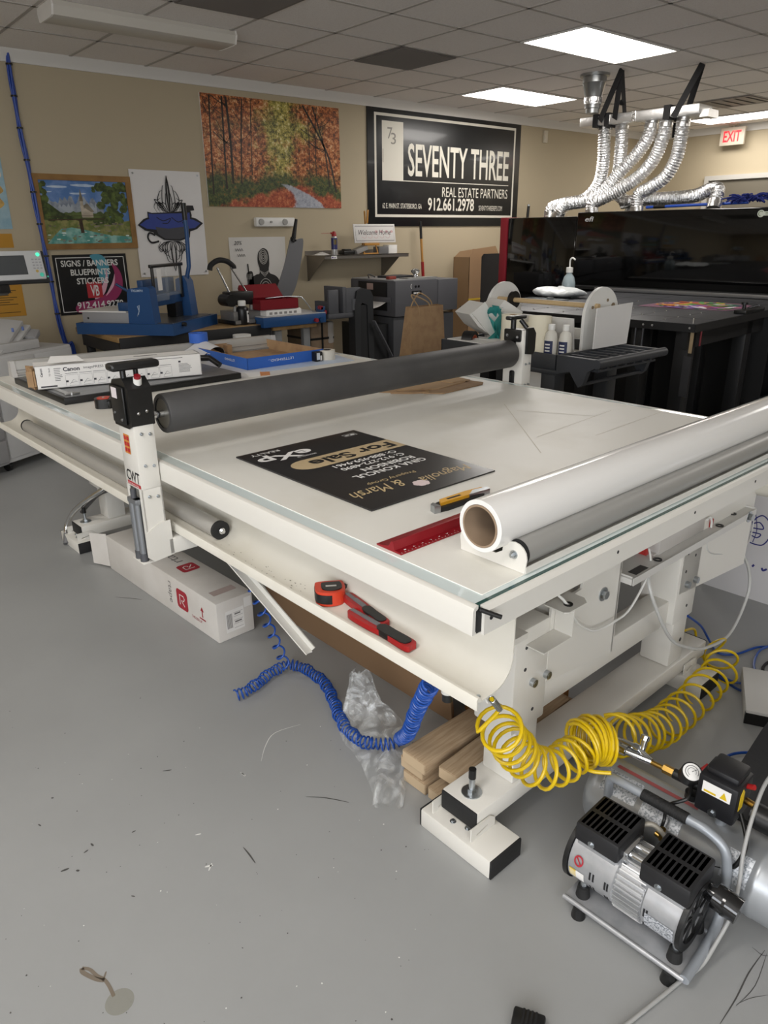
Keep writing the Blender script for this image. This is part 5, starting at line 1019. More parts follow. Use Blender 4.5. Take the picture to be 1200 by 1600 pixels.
for pts, r, mt in [([(.13, .26, .27), (.14, .22, .262), (.11, .2, .235), (.11, .19, .2), (.115, .165, .19)], .004, black), ([(.24, .26, .26), (.268, .23, .23), (.27, .21, .19), (.25, .2, .16), (.18, .19, .14)], .005, black), ([(.08, .14, .2), (.1, .155, .205), (.12, .16, .195), (.13, .165, .18)], .006, M('braided hose', '9a958a', .5, .3))]:
    m = MB(); m.tube(smooth(pts, 8), r, 10); m.build('hose_line', mt, comp)
m = MB(); m.cyl((.12, .165, .17), (.12, .165, .2), .007, n=12); m.cyl((.105, .165, .178), (.14, .165, .172), .006, n=12); m.build('brass_tee', brass, comp)
# grey cord over the compressor and out along the floor
cp = [onz(a, b, z) for a, b, z in [(1240, 1180, .33), (1200, 1218, .32), (1178, 1270, .28), (1162, 1330, .22), (1155, 1380, .16), (1142, 1430, .10), (1118, 1475, .05), (1095, 1510, .02), (1063, 1533, .007), (1040, 1552, .007), (1005, 1580, .007), (980, 1600, .007), (960, 1615, .007)]]
b_ = Vector((cp[8].x, cp[8].y, 0)); m = MB(); m.tube([p-b_ for p in smooth(cp, 8)], .0042, 10); one('power_cord', m, M('light grey cord', '9d9d9b', .5), 'light grey power cord draped over the compressor and along the floor', 'cord', b_)
# black tool case, white corner box, black thing at the bottom edge
q = onz(1150, 1330, .0); a_ = onz(1140, 1225, .2)
t = thing('tool_case', 'black plastic vented tool standing at the right edge behind the compressor', 'tool', (1.70, .53, 0), 2)
m = MB(); m.prism([(-.10, 0), (.3, 0), (.3, .20), (.12, .17), (.0, .12), (-.10, .05)], -.05, .07, Matrix(((1, 0, 0, 0), (0, 0, 1, 0), (0, 1, 0, 0), (0, 0, 0, 1)))); m.build('case', M('black textured case', '1b1b1d', .6, bump=(120, .2)), t)
m = MB()
for k in range(10): m.box(.03+.012*k, .036+.012*k, -.052, -.049, .075+.004*k, .11+.004*k)
m.build('vents', M('grey vent slots', '3d3d3f', .6), t)
c0 = onz(1165, 1108, 0); m = MB(); m.box(0, .30, 0, .26, .0, .05, .004); m.mi = 1; m.box(-.001, .30, -.002, .01, .002, .04); t = one('white_box', m, [M('pale grey box lid', 'c9c8c5', .6), black], 'corner of a pale grey box with a black front at the right edge', 'box', (2.048, .736, 0), -62)
q = onz(808, 1607, 0); t = thing('hand_tool', 'black ribbed tool handle at the bottom edge of the photo', 'tool', q, 30); m = MB(); m.box(-.014, .03, -.05, .012, 0, .022, .005); m.build('handle', black, t)
m = MB()
for k in range(4): m.box(-.012, .028, -.01-.008*k, -.006-.008*k, .0215, .0235)
m.build('ribs', M('black matte rib', '0c0c0c', .7), t)
# whiteboard leaning beyond the table at right
wa = onz(1095, 911, 0); wb = onz(1200, 945, 0); d = (wb-wa).normalized()
t = thing('dry_erase_board', 'white board with blue marker scribbles standing on the floor beyond the table', 'white board', wa, math.degrees(math.atan2(d.y, d.x)))
wh = .5
m = MB(); m.box(-.02, 1.1, 0, .012, 0, wh, 0, rotm('X', -6)); m.build('board', M('white board face', 'c6c4c4', .3), t)
m = MB(); T_ = rotm('X', -6) @ TR(0, -.0006, 0) @ FACE_MY
def onb(px, py): p = onplane(px, py, wa, (d.y, -d.x, 0)); v = p-wa; return (v.dot(d), v.z/math.cos(math.radians(6)))
def scr(pts, w=.005): m.line([(p.x, p.y) for p in smooth([(*onb(a, b), 0) for a, b in pts], 5)], w, 0, T_)
scr([(1170, 820), (1178, 812), (1188, 810), (1198, 822), (1198, 842), (1188, 854), (1176, 853), (1168, 850)]); scr([(1170, 822), (1182, 820), (1188, 830), (1172, 828)]); scr([(1168, 834), (1184, 838), (1178, 843), (1168, 838)]); scr([(1200, 822), (1197, 840), (1200, 860)])
scr([(1173, 887), (1176, 884)], .008); scr([(1188, 889), (1190, 893), (1196, 891)], .008); scr([(1174, 800), (1178, 830), (1172, 850)], .003)
m.build('marker_scribbles', M('blue marker', '25286f', .5), t)
# bent chrome tube leaning at the far foot
pts = [onz(*q) for q in [(105, 845, .02), (104, 822, .08), (115, 800, .16), (135, 782, .24), (160, 765, .30), (185, 750, .34)]]
b_ = Vector((pts[0].x, pts[0].y, 0)); t = thing('bent_tube', 'bent chrome tube with a grey rubber tip leaning by the far table foot', 'tube', b_)
m = MB(); m.tube([p-b_ for p in smooth(pts, 8)], .012, 14); m.build('tube', chrome, t); m = MB(); d_ = (pts[1]-pts[0]).normalized(); m.cyl(pts[0]-b_-d_*.015, pts[0]-b_+d_*.04, .019, .015, 16); m.build('rubber_tip', gray, t)
pts = [onz(*q) for q in [(128, 800, .14), (140, 786, .2), (155, 772, .26), (172, 765, .3)]]; m = MB(); m.tube([p-b_ for p in smooth(pts, 8)], .01, 12); m.build('second_tube', M('dark chrome', '6a6a6c', .3, .8), t)
# ------------------------------------------------------------ copier at the left edge
a = onz(16, 727, .06); b = onz(78, 706, .06); d = (b-a).normalized(); rzc = math.degrees(math.atan2(d.y, d.x))
cop = thing('copier', 'pale grey office copier with a tilting screen and paper drawers at the left edge', 'copier', (a.x, a.y, 0), rzc)
cg = M('pale grey copier plastic', 'b4b3b1', .5); cg2 = M('grey drawer plastic', '908f8f', .5)
m = MB(); m.box(0, .66, 0, .5, .07, .74, .01); m.build('cabinet', cg, cop)
m = MB(); m.box(-.5, -.005, -.012, .6, .07, .74, .01); m.build('drawer_cabinet', cg2, cop)
for k in range(3): m = MB(); m.box(-.49, -.01, -.022, -.01, .09+k*.15, .23+k*.15, .006); m.build('paper_drawer', cg2, cop)
for k in range(2): m = MB(); m.box(.012+k*.33, .325+k*.33, -.008, .002, .10, .72, .004); m.build('cabinet_door', cg, cop)
for x in (.05, .55, -.4): m = MB(); m.cyl((x-.012, .08, .03), (x+.012, .08, .03), .03, n=16); m.box(x-.02, x+.02, .06, .1, .03, .075); m.build('caster', black, cop)
m = MB(); m.box(-.5, .45, .05, .6, .74, .80, .01); m.build('top_deck', cg, cop)
for (lx, ly, lz, sx, sy, sz, rx, rz_) in [(.36, .25, .83, .5, .35, .03, -28, 22), (.5, .22, .84, .3, .25, .025, -26, 20), (.62, .18, .835, .1, .2, .04, -22, 24)]:
    m = MB(); m.box(-sx/2, sx/2, -sy/2, sy/2, 0, sz, .006, TR(lx-.18, ly, lz-.03) @ rotm('Z', rz_-rzc*0) @ rotm('Y', -24) @ rotm('X', 6)); m.build('feeder_flap', cg if sx > .2 else cg2, cop)
m = MB()
for lx in (.28, .36): m.box(lx, lx+.012, .08, .092, .86, .885, .002)
m.build('paper_guide', M('blue grey tab', '5f72a8', .5), cop)
pc = ony(73, 412, 4.9); m = MB()
T_ = Matrix.Translation(Vector((pc.x, pc.y, 0))-Vector((a.x, a.y, 0))); inv = rotm('Z', -rzc)
T_ = inv @ T_
Ts = T_ @ TR(0, 0, 1.27) @ rotm('Z', 4) @ rotm('X', -14)
m = MB(); m.box(-.62, 0, .0, .03, -.105, .085, .012, Ts); m.build('screen_back', M('dark screen frame', '2a2b2d', .4), cop)
m = MB(); m.box(-.6, -.022, -.012, .004, -.085, .083, .008, Ts); pn = m.build('screen_bezel', M('silver bezel', 'c3c4c4', .4), cop)
m = MB(); m.box(-.56, -.125, -.0135, -.011, -.055, .055, .002, Ts); m.build('touch_screen', M('grey touch screen', '4d5052', .25), cop)
m = MB(); m.cyl(Ts @ Vector((-.045, -.012, .058)), Ts @ Vector((-.045, -.015, .058)), .011, n=20); m.build('home_key', M('green lit key', '3fbf8f', .4, emit=.9), pn)
m = MB(); m.cyl(Ts @ Vector((-.048, -.012, -.06)), Ts @ Vector((-.048, -.015, -.06)), .012, n=20); m.cyl(Ts @ Vector((-.012, -.001, -.07)), Ts @ Vector((-.012, -.004, -.07)), .005, n=10); m.build('start_key', M('teal key', '3c9c86', .4, emit=.25), pn)
m = MB()
for r_ in range(4):
    for c_ in range(3): m.box(-.088+.02*c_, -.075+.02*c_, -.0135, -.0115, .026-.017*r_, .034-.017*r_, .001, Ts)
m.build('keypad', M('grey keys', 'a2a3a5', .5), pn)
m = MB(); m.cyl(Ts @ Vector((-.07, -.012, -.038)), Ts @ Vector((-.07, -.0145, -.038)), .008, n=16); m.build('stop_key', M('amber key', 'b79d55', .5), pn)
m = MB(); m.box(-.36, -.24, .01, .09, -.15, -.1, .006, Ts); m.tube([Ts @ Vector((-.3, .06, -.12)), Ts @ Vector((-.42, .14, -.16)), Ts @ Vector((-.62, .18, -.16)), Ts @ Vector((-.62, .18, -.5))], .02); m.build('screen_arm', black, cop)

# ------------------------------------------------------------ work bench along the back wall
bt = M('maple bench top', 'a68659', .5, noise=(4, '8e6f45', .4, .7, (4, 20, 4)))
t = thing('work_bench', 'wooden topped work bench with black drawer front against the back wall', 'bench', (2.05, 5.63, 0))
m = MB(); m.box(0, 1.35, 0, .95, .665, .705, .004); m.build('bench_top', bt, t)
m = MB(); m.box(.012, 1.35, -.008, .03, .55, .700, .004); m.build('drawer_front', M('black drawer steel', '1b1c1e', .5), t)
m = MB(); m.box(.03, 1.33, .03, .9, .56, .665); m.build('drawer_body', charcoal, t)
for x in (.05, 1.24):
    for y in (.05, .84): m = MB(); m.box(x, x+.06, y, y+.06, 0, .56, .004); m.build('leg', charcoal, t)
t = thing('work_table', 'small maple topped table with grey legs holding the blue paper trimmer', 'bench', (3.42, 5.62, 0))
m = MB(); m.box(0, .46, 0, .75, .64, .675, .004); m.build('table_top', bt, t)
for x in (.04, .34):
    for y in (.04, .64): m = MB(); m.box(x, x+.07, y, y+.05, 0, .64, .004); m.build('leg', M('grey leg steel', '8d8f90', .4, .3), t)
m = MB(); m.box(.05, .4, .05, .7, .2, .23); m.build('lower_shelf', charcoal, t)
m = MB(); m.cyl((0, 0, 0), (0, 0, .055), .075, n=28); one('tape_roll', m, white2, 'white round roll at the bench edge behind the aluminium beam', 'roll', (3.04, 5.50, .60))
t = thing('low_stool', 'small black round stool under the white roll behind the aluminium beam', 'stool', (3.04, 5.50, 0)); m = MB(); m.cyl((0, 0, .575), (0, 0, .6), .11, n=28); m.build('seat', charcoal, t)
for k in range(3): m = MB(); m.tube([(.08*math.cos(k*2.1), .08*math.sin(k*2.1), .58), (.10*math.cos(k*2.1), .10*math.sin(k*2.1), 0)], .012); m.build('leg', charcoal, t)

# blue stack cutter
t = thing('paper_cutter', 'blue guillotine stack cutter with a clear safety guard on the bench', 'paper cutter', (1.906, 6.088, .705), -51.9)
bl = blue; bl2 = M('deep blue enamel', '1c426f', .42)
m = MB(); m.prism([(0, 0), (.83, 0), (.83, .81), (0, .81)], .0, .085); m.build('base', bl, t)
m = MB(); m.prism([(.30, .06), (.80, .06), (.80, .75), (.30, .75)], .085, .088); m.build('table_plate', M('dark cutter plate', '55565a', .35, .5), t)
m = MB(); m.box(.04, .45, .04, .45, .085, .165, .004); m.build('rear_housing', M('grey cutter housing', '9a9a9c', .45), t)
m = MB(); m.box(.02, .43, .03, .45, .165, .176, .002); m.build('paper_tray', paper, t)
m = MB(); m.cyl((.09, .04, .12), (.09, .038, .12), .008, n=12); m.build('housing_hole', ink, t)
m = MB(); m.prism([(.45, .085), (.67, .085), (.655, .345), (.635, .36), (.48, .345), (.465, .31)], -.12, -.02, TR(0, 0, 0) @ FACE_MY); m.build('left_tower', bl, t)
m = MB(); m.prism([(.55, .085), (.69, .085), (.67, .36), (.64, .41), (.57, .38)], -.74, -.62, FACE_MY); m.build('right_tower', bl, t)
m = MB(); m.box(.56, .62, .12, .63, .20, .29, .006); m.box(.50, .55, .12, .63, .26, .40, .004); m.build('blade_beam', bl2, t)
m = MB(); m.box(.54, .62, .48, .60, .09, .21); m.build('clamp_block', black, t)
m = MB(); m.tube([(.64, .68, .37), (.66, .71, .48), (.665, .72, .72), (.66, .725, .86)], .018, 12); m.build('lever', bl, t)
m = MB(); m.tube([(.66, .725, .84), (.658, .726, .97)], .021, 14); m.build('lever_grip', black, t)
for y in (.14, .60): m = MB(); m.box(.622, .638, y-.014, y+.014, .24, .50, .003); m.build('guard_post', black, t)
m = MB(); m.box(.618, .642, .11, .64, .49, .515, .004); m.build('guard_bar', black, t)
m = MB(); m.box(.636, .639, .15, .36, .24, .49); m.box(.631, .634, .33, .59, .27, .49); m.build('safety_guard', M('thin clear guard', 'dfe8ea', .05, alpha=.1, spec=.8), t)
m = MB(); m.rect(.19, .32, .26, .48, 0, TR(.6405, 0, 0) @ FACE_PX); m.build('guard_label', paper, t)
m = MB(); m.text('TRIUMPH', .50, .322, .1, .017, .0006, TR(0, .02, 0) @ FACE_MY, bold=.02); m.line([(.55, .18), (.556, .225), (.54, .215), (.55, .18), (.53, .14), (.545, .16)], .006, .0006, TR(0, .02, 0) @ FACE_MY); m.build('lettering', M('pale blue print', 'b9c8d8', .5), t)
m = MB(); m.tube([(.46, .06, .32), (.38, .02, .38)], .01); m.build('crank', bl2, t); m = MB(); m.box(.36, .455, .04, .12, .177, .24, .005); m.build('back_gauge', bl2, t)
m = MB(); m.cyl((.83, .16, .07), (.86, .16, .07), .016); m.build('knob', black, t)
# binder press with a curved black handle
t = thing('hand_press', 'hand press with a curved black handle on two steel rods, right of the blue cutter', 'press', (3.09, 5.70, .705))
m = MB(); m.box(.0, .30, 0, .3, .0, .035, .004); m.build('base', black, t)
m = MB(); m.box(.01, .29, .02, .26, .035, .11, .004); m.box(0.01, .2, -.005, .01, .01, .04); m.build('bed', M('grey press bed', '8b8a88', .4, .5), t)
m = MB(); m.box(.01, .24, .06, .2, .16, .27, .01); m.cyl((.02, .05, .2), (.02, .21, .2), .05); m.build('pivot_block', black, t)
for x0_, x1_ in ((.04, -.11), (.21, .10)): m = MB(); m.tube([(x0_, .1, .24), (x1_*.6+.01, .12, .47)], .008); m.build('rod', chrome, t)
m = MB(); m.tube(smooth([(-.125, .12, .45), (-.11, .12, .49), (-.04, .12, .525), (.04, .12, .515), (.095, .12, .475), (.10, .12, .455)], 8), .022, 14); m.build('handle', M('black foam grip', '1a1a1a', .75), t)
for x in (.06, .14, .22, .27): m = MB(); m.cyl((x, .08, .11), (x, .08, .155), .018, .014, 16); m.build('clear_knob', M('frosted knob', 'a9a8a4', .2, alpha=.6), t)
# bottle, trimmer, tool box
t = thing('bottle', 'black bottle with a white cap and label in front of the red tool box', 'bottle', (3.19, 5.73, .705))
m = MB(); m.lathe([(0, 0), (.048, 0), (.052, .006), (.052, .125), (.045, .145), (.03, .155), (.03, .16), (0, .16)], None, 28); m.build('body', M('black bottle plastic', '18181a', .35), t)
m = MB(); m.lathe([(0, .157), (.033, .157), (.033, .195), (.028, .2), (0, .2)], None, 24); m.build('cap', white2, t)
m = MB(); m.lathe([(.0525, .02), (.0525, .115)], None, 8, -1.3, -.2); m.mi = 1; m.lathe([(.0528, .085), (.0528, .1)], None, 8, -1.1, -.5); m.build('label', [paper, ink], t)
t = thing('paper_trimmer', 'blue guillotine paper trimmer with its big grey blade raised and a black handle', 'paper cutter', (3.36, 5.55, .675))
m = MB(); m.box(-.06, .60, .03, .62, .0, .085, .008); m.build('base', bl, t)
m = MB(); m.box(-.055, .60, .035, .62, .085, .092, .002); m.build('cutting_bed', M('pale grey cutter bed', 'b5b6b8', .4), t)
m = MB(); bld = smooth([(.0, 0, 0), (.12, .0, 0), (.25, .12, 0), (.33, .35, 0), (.37, .55, 0), (.34, .575, 0), (.28, .56, 0), (.26, .58, 0), (.23, .56, 0), (.16, .35, 0), (.06, .13, 0)], 4, True)
m.prism([(p.x*1.2, p.y) for p in bld], 0, .006, TR(.26, .42, .14) @ rotm('Z', 10) @ FACE_MY); m.build('blade', M('brushed blade steel', '77787b', .45, .5), t, label='large grey raised blade')
m = MB(); m.tube([(.56, .42+.045, .69), (.585, .42+.05, .74)], .02); m.tube([(.575, .465, .72), (.62, .475, .88)], .017, 12, rs=[.022, .014]); m.tube([(.545, .46, .72), (.6, .47, .70)], .012); m.build('blade_handle', black, t)
m = MB(); m.tube(smooth([(.08, .2, .23), (.26, .2, .235), (.43, .2, .225), (.47, .19, .2), (.54, .17, .1), (.56, .16, .05)], 6), .005); m.build('guard_rod', steel, t)
for (x, y, z) in ((.56, .06, .13), (.60, .06, .09), (.48, .02, .03)): m = MB(); m.cyl((x, y+.02, z), (x, y-.02, z), .018, n=16); m.build('clamp_knob', M('dark red knob', '8f2433', .45), t)
m = MB(); m.box(.55, .60, .04, .12, .05, .14, .006); m.cyl((.54, .03, .03), (.54, .01, .03), .022, n=14); m.build('clamp_bracket', bl2, t)
m = MB(); m.box(0, .36, 0, .26, 0, .045, .003); m.box(.02, .36, .02, .24, .045, .05); m.mi = 1
for k in range(6): m.rect(.03+.05*k, .01, .06+.05*k, .03, .0006, FACE_MY)
o = one('document_box', m, [paper, M('grey box print', '8c8a88', .7)], 'flat white printed box under the red tool box on the paper trimmer', 'box', (3.36, 5.62, .768))
t = thing('tool_box', 'open dark red metal tool box with its lid tilted back', 'tool box', (3.31, 5.63, .819), -2)
rm = M('dark red enamel', '7d1a24', .38)
m = MB()
for (x0_, x1_, y0_, y1_) in [(0, .38, 0, .003), (0, .38, .197, .2), (0, .003, 0, .2), (.377, .38, 0, .2)]: m.box(x0_, x1_, y0_, y1_, 0, .085)
m.box(0, .38, 0, .2, 0, .003); m.build('box_body', rm, t)
m = MB(); m.box(-.36, .005, 0, .16, -.002, .002, 0, TR(.30, .13, .095) @ rotm('X', 40)); m.box(-.36, .005, 0, .004, -.04, .0, 0, TR(.30, .13, .095) @ rotm('X', 40)); m.box(-.001, .005, 0, .16, -.04, 0, 0, TR(.30, .13, .095) @ rotm('X', 40)); m.box(-.36, -.355, 0, .16, -.04, 0, 0, TR(.30, .13, .095) @ rotm('X', 40)); m.build('lid', rm, t)
# strapped brown carton on the floor behind
t = thing('strapped_carton', 'brown carton in clear wrap with black straps on the floor right of the trimmer', 'carton', (3.89, 5.74, 0))
m = MB(); m.box(0, .26, 0, .4, 0, .655, .004); m.build('carton_body', M('wrapped cardboard', '8a7660', .5, noise=(5, '6f5c48', .4, .7)), t)
m = MB(); m.box(-.003, .263, -.003, .403, .50, .52); m.box(.12, .14, -.003, .403, -.0, .658); m.build('strap', black, t)
m = MB(); m.box(.19, .268, -.005, .2, .45, .662, .02); m.build('stretch_wrap', M('clear stretch wrap', 'd8d6d2', .15, alpha=.45, bump=(25, .5, .01)), t)

# ------------------------------------------------------------ grey booklet machine
t = thing('booklet_machine', 'large dark grey booklet making machine with a black tray tower, under the wall shelf', 'machine', (4.72, 5.5, 0))
mg = M('dark grey machine panel', '59595d', .5); mg2 = M('darker machine panel', '47484c', .5)
m = MB(); m.box(0, .82, .03, .68, .0, .66, .006); m.build('cabinet', mg2, t)
m = MB(); m.box(0, .56, 0, .70, .67, 1.0, .006); m.build('front_cover', mg, t)
m = MB(); m.box(.565, .84, 0, .70, .69, .995, .006); m.build('side_cover', mg, t)
m = MB(); m.box(-.012, .002, .12, .56, .72, .985, .003); op = m.build('opening', M('black opening', '111113', .5), t)
m = MB(); m.box(-.02, -.01, .05, .62, .80, .85, .003); m.build('opening_shelf', mg, op)
m = MB(); m.rect(-.42, .91, -.32, .97, .0005, TR(-.0125, 0, 0) @ FACE_MX); m.build('warning_label', M('faded label', 'b59a90', .6), op)
m = MB(); m.box(.0, .56, .02, .68, 1.0, 1.012, .003); m.build('top_plate', M('light top plate', 'a8a8a8', .35, .3), t)
m = MB(); m.rect(.21, .86, .34, .90, .0008, FACE_MY); m.build('name_plate', M('black name plate', '1a1a1b', .4), t)
m = MB(); [m.rect(.235+.02*k, .872, .249+.02*k, .888, .0014, FACE_MY) for k in range(4)]; m.line([(.21+.012*math.cos(a*PI/6), .945+.02*math.sin(a*PI/6)) for a in range(3, 10)], .006, .0014, FACE_MY); m.build('lettering', paper, t)
m = MB(); m.cyl((.26, .012, .94), (.26, -.004, .94), .012, n=14); m.cyl((.3, .012, .94), (.3, -.004, .94), .012, n=14); m.build('key', black, t)
# arch tower and trays at its left
tower = M('black tower plastic', '2f3032', .45)
m = MB(); m.prism([(-.43, 0), (-.43, .80), (-.40, .93), (-.34, .955), (-.24, .93), (-.21, .88), (-.20, 0), (-.26, 0), (-.28, .8), (-.34, .82), (-.36, .8), (-.37, 0)], -.08, .02, TR(0, .1, 0) @ FACE_MY @ TR(0, 0, 0)); m.build('tray_tower', tower, t)
m = MB(); m.box(-.37, -.27, .09, .16, 0, .8); m.build('tower_back', M('ribbed black tower', '232426', .6), t)
m = MB(); m.box(-.72, -.34, .1, .5, .70, .74, .004); m.box(-.71, -.60, .1, .13, .74, .95, .004); m.box(-.66, -.62, .12, .4, .74, .84); m.box(-.52, -.34, .1, .14, .74, .96, .004); m.box(-.55, -.51, .1, .4, .74, .97, .004); m.cyl((-.42, .11, .76), (-.42, .11, .86), .03); m.box(-.72, -.34, .12, .48, .69, .70); m.build('feed_tray', M('grey feed tray', '515256', .5), t)
m = MB(); m.grid(lambda u, v: (-.2+.22*u, .12+.3*v, .755+.07*u*u), 6, 3); m.build('paper_sheet', paper, t)
m = MB(); m.box(-.012, .0, .02, .06, .0, .42, .002, TR(-.01, 0, .30) @ rotm('Y', -32)); m.build('strut', mg, t)
m = MB(); m.box(-.2, -.01, .1, .6, .02, .6); m.build('lower_body', M('black lower body', '1d1e20', .6), t)
# things on top of the machine
m = MB(); m.box(0, .3, 0, .22, 0, .02, .003); one('black_pad', m, charcoal, 'flat black tool pad on top of the grey booklet machine', 'pad', (4.86, 5.72, 1.0125))
t = thing('desk_bell', 'small round chrome desk bell on the grey booklet machine', 'bell', (5.12, 5.66, 1.0125)); m = MB(); m.lathe([(.03, 0), (.03, .02), (.02, .03), (.04, .05), (.045, .07), (.02, .085), (0, .086)], None, 20); m.build('dome', chrome, t)
m = MB(); m.box(0, .09, 0, .05, 0, .028, .004); one('staple_box', m, M('red brown box', '8a3a2e', .6), 'small red brown box at the front left of the booklet machine top', 'box', (4.73, 5.6, 1.0125))
m = MB(); m.tube(smooth([(0, 0, .006), (.03, .05, .03), (.08, .08, .03), (.12, .05, .006)], 6), .006); one('looped_cable', m, black, 'looped black cord at the left of the booklet machine top', 'cord', (4.72, 5.9, 1.0125))
t = thing('silver_tray', 'pale metal tray lying at the front of the booklet machine top', 'tray', (4.9, 5.53, 1.0125)); m = MB(); m.box(0, .4, 0, .12, 0, .008, .002); m.build('tray', alu, t)

# ------------------------------------------------------------ steel wall shelf with its things
ss = M('stainless shelf steel', '8e8880', .32, .75)
t = thing('wall_shelf', 'stainless steel wall shelf under the black sign', 'shelf', (4.50, 6.3, 1.19))
m = MB(); m.box(-.02, 1.1, 0, .35, .028, .034); m.box(-.02, 1.1, 0, .003, 0, .034); m.box(-.02, 1.1, .345, .35, .03, .075); m.build('shelf_board', ss, t)
for x in (.0, 1.0): m = MB(); m.prism([(.33, .028), (.35, .028), (.35, -.22), (.33, -.22), (.04, -.0), (.02, .028)], x, x+.004, XAX); m.box(x, x+.03, .346, .35, -.22, .028); m.build('bracket', ss, t)
m = MB(); m.rect(.06, .0, .13, .03, .001, FACE_MY); m.mi = 1; m.rect(.068, .008, .085, .022, .0015, FACE_MY); m.rect(.092, .008, .118, .014, .0015, FACE_MY); m.build('shelf_label', [paper, M('purple print', '5b4a86', .6)], t)
ZS = 1.2245
t = thing('spray_can', 'blue and yellow spray can with a red nozzle and straw on the wall shelf', 'spray can', (4.675, 6.4, ZS))
m = MB(); m.lathe([(0, 0), (.031, 0), (.032, .004), (.032, .165), (.024, .18), (0, .182)], None, 24); m.build('can', M('silver can', 'b3b2b0', .35, .5), t)
m = MB(); m.lathe([(.0323, .055), (.0323, .163)], None, 24); m.build('wrap', M('navy can print', '2b2d66', .4), t)
m = MB(); m.lathe([(.0326, .10), (.0326, .15)], None, 8, -2.4, -1.4); m.build('emblem', M('dark gold print', '6a5a2c', .4), t)
m = MB(); m.lathe([(0, .18), (.026, .18), (.024, .2), (.016, .225), (0, .228)], None, 18); m.box(-.04, .01, -.008, .008, .2, .218, .004); nz = m.build('nozzle', red, t)
m = MB(); m.tube([(-.035, 0, .21), (-.16, -.005, .207)], .002, 6); m.build('straw', M('red straw', 'a8564e', .4), nz)
t = thing('easel', 'small wooden display easel on the wall shelf behind the Welcome Home sign', 'easel', (5.15, 6.42, ZS))
ow = M('honey oak', 'b5823c', .5)
m = MB(); m.tube([(.0, .16, .0), (.0, .06, .22), (-.06, .0, .42)], .009, 6); m.box(-.065, -.045, .0, .012, .3, .43, .002, rotm('Y', 6)); m.build('mast', ow, t)
m = MB(); m.box(-.10, .10, -.05, -.03, .085, .11, .003); m.tube([(-.09, -.02, 0), (-.07, .0, .1)], .008, 6); m.tube([(.10, -.02, 0), (.08, .0, .1)], .008, 6); m.box(-.1, .1, -.03, -.015, 0, .012); m.build('ledge', ow, t)
t = thing('small_sign', 'white sign with script lettering reading Welcome Home on the shelf easel', 'sign', (4.93, 6.385, ZS+.112))
m = MB(); Tw = rotm('X', -8); m.box(0, .56, 0, .012, 0, .185, .002, Tw); m.build('panel', M('off white panel', 'd7d4d0', .6), t)
m = MB(); T_ = Tw @ TR(0, -.0006, 0) @ FACE_MY
m.line([(.02, .02), (.54, .02), (.54, .165), (.02, .165), (.02, .02)], .004, 0, T_); m.text('Welcome Home', .06, .078, .44, .05, 0, T_, shear=.35); m.mi = 1
for k in range(5): m.line([(p.x, p.y) for p in smooth([(.1+.08*k, .06, 0), (.13+.08*k, .045, 0), (.16+.08*k, .06, 0), (.14+.08*k, .1, 0)], 4)], .004, -.0002, T_)
for k in range(4): m.flat([(.3+.07*k+.02*math.cos(a*PI/4), .11+.014*math.sin(a*PI/4)) for a in range(8)], -.0003, T_)
m.build('lettering', [M('dark script', '3b3038', .6), M('pale rose print', 'cfa9a9', .6)], t)
m = MB(); m.box(0, .12, 0, .1, 0, .085, .002); one('white_box', m, paper, 'small white box at the right end of the wall shelf', 'box', (5.40, 6.4, ZS))
m = MB(); m.box(0, .13, 0, .1, 0, .07, .002); one('grey_box', m, gray, 'small grey box between the easel legs and the white box on the shelf', 'box', (5.265, 6.40, ZS))
m = MB(); m.box(0, .15, 0, .1, 0, .045, .003, rotm('Y', -18)); one('grey_case', m, M('pale grey case', '94928f', .5), 'tilted pale grey case left of the easel on the shelf', 'box', (4.96, 6.38, ZS+.0))
m = MB(); m.box(0, .14, 0, .1, 0, .04, .01); m.box(.02, .11, .02, .08, .04, .055, .008); one('black_tool', m, black, 'small black tool lying right of the spray can on the shelf', 'tool', (4.8, 6.4, ZS))
m = MB(); m.grid(lambda u, v: (.2*u, .12*v, .002+.022*math.sin(PI*u)*math.sin(PI*v)*(1+.4*math.sin(9*u+5*v))), 10, 8); one('cloth', m, paper, 'crumpled white cloth at the left end of the wall shelf', 'cloth', (4.45, 6.4, ZS))
# broom and poles
p0, p1, p2, p3 = (ony(657, 346, 6.57), ony(658, 373, 6.57), ony(660, 409, 6.57), ony(661, 432, 6.57))
t = thing('broom', 'wooden pole with black grip and red end leaning on the wall behind grey machine', 'broom', (p3.x+.03, 6.52, 0)); o0 = Vector((p3.x+.03, 6.52, 0)); dn = (p3-p2).normalized()
m = MB(); m.tube([p1-o0, p2-o0], .014); m.build('pole', ow, t); m = MB(); m.tube([p0-o0, p1-o0], .016); m.build('grip', black, t); m = MB(); m.tube([p2-o0, p3-o0+dn*.1], .018); m.build('red_sleeve', red, t); m = MB(); m.tube([p3-o0+dn*.1, Vector((0, 0, .1))], .013); m.box(-.14, .14, -.03, .03, .0, .1, .01); m.build('head', black, t)
p0 = ony(826, 322, 6.57); m = MB(); m.tube([(0, 0, 0), (p0.x-7.75, 0, p0.z)], .018); m.mi = 1; m.tube([(p0.x-7.75, 0, p0.z), (p0.x-7.75, 0, p0.z+.02)], .019); one('pole', m, [black, steel], 'black pole end standing against the wall left of the silver ducts', 'pole', (7.75, 6.57, 0))
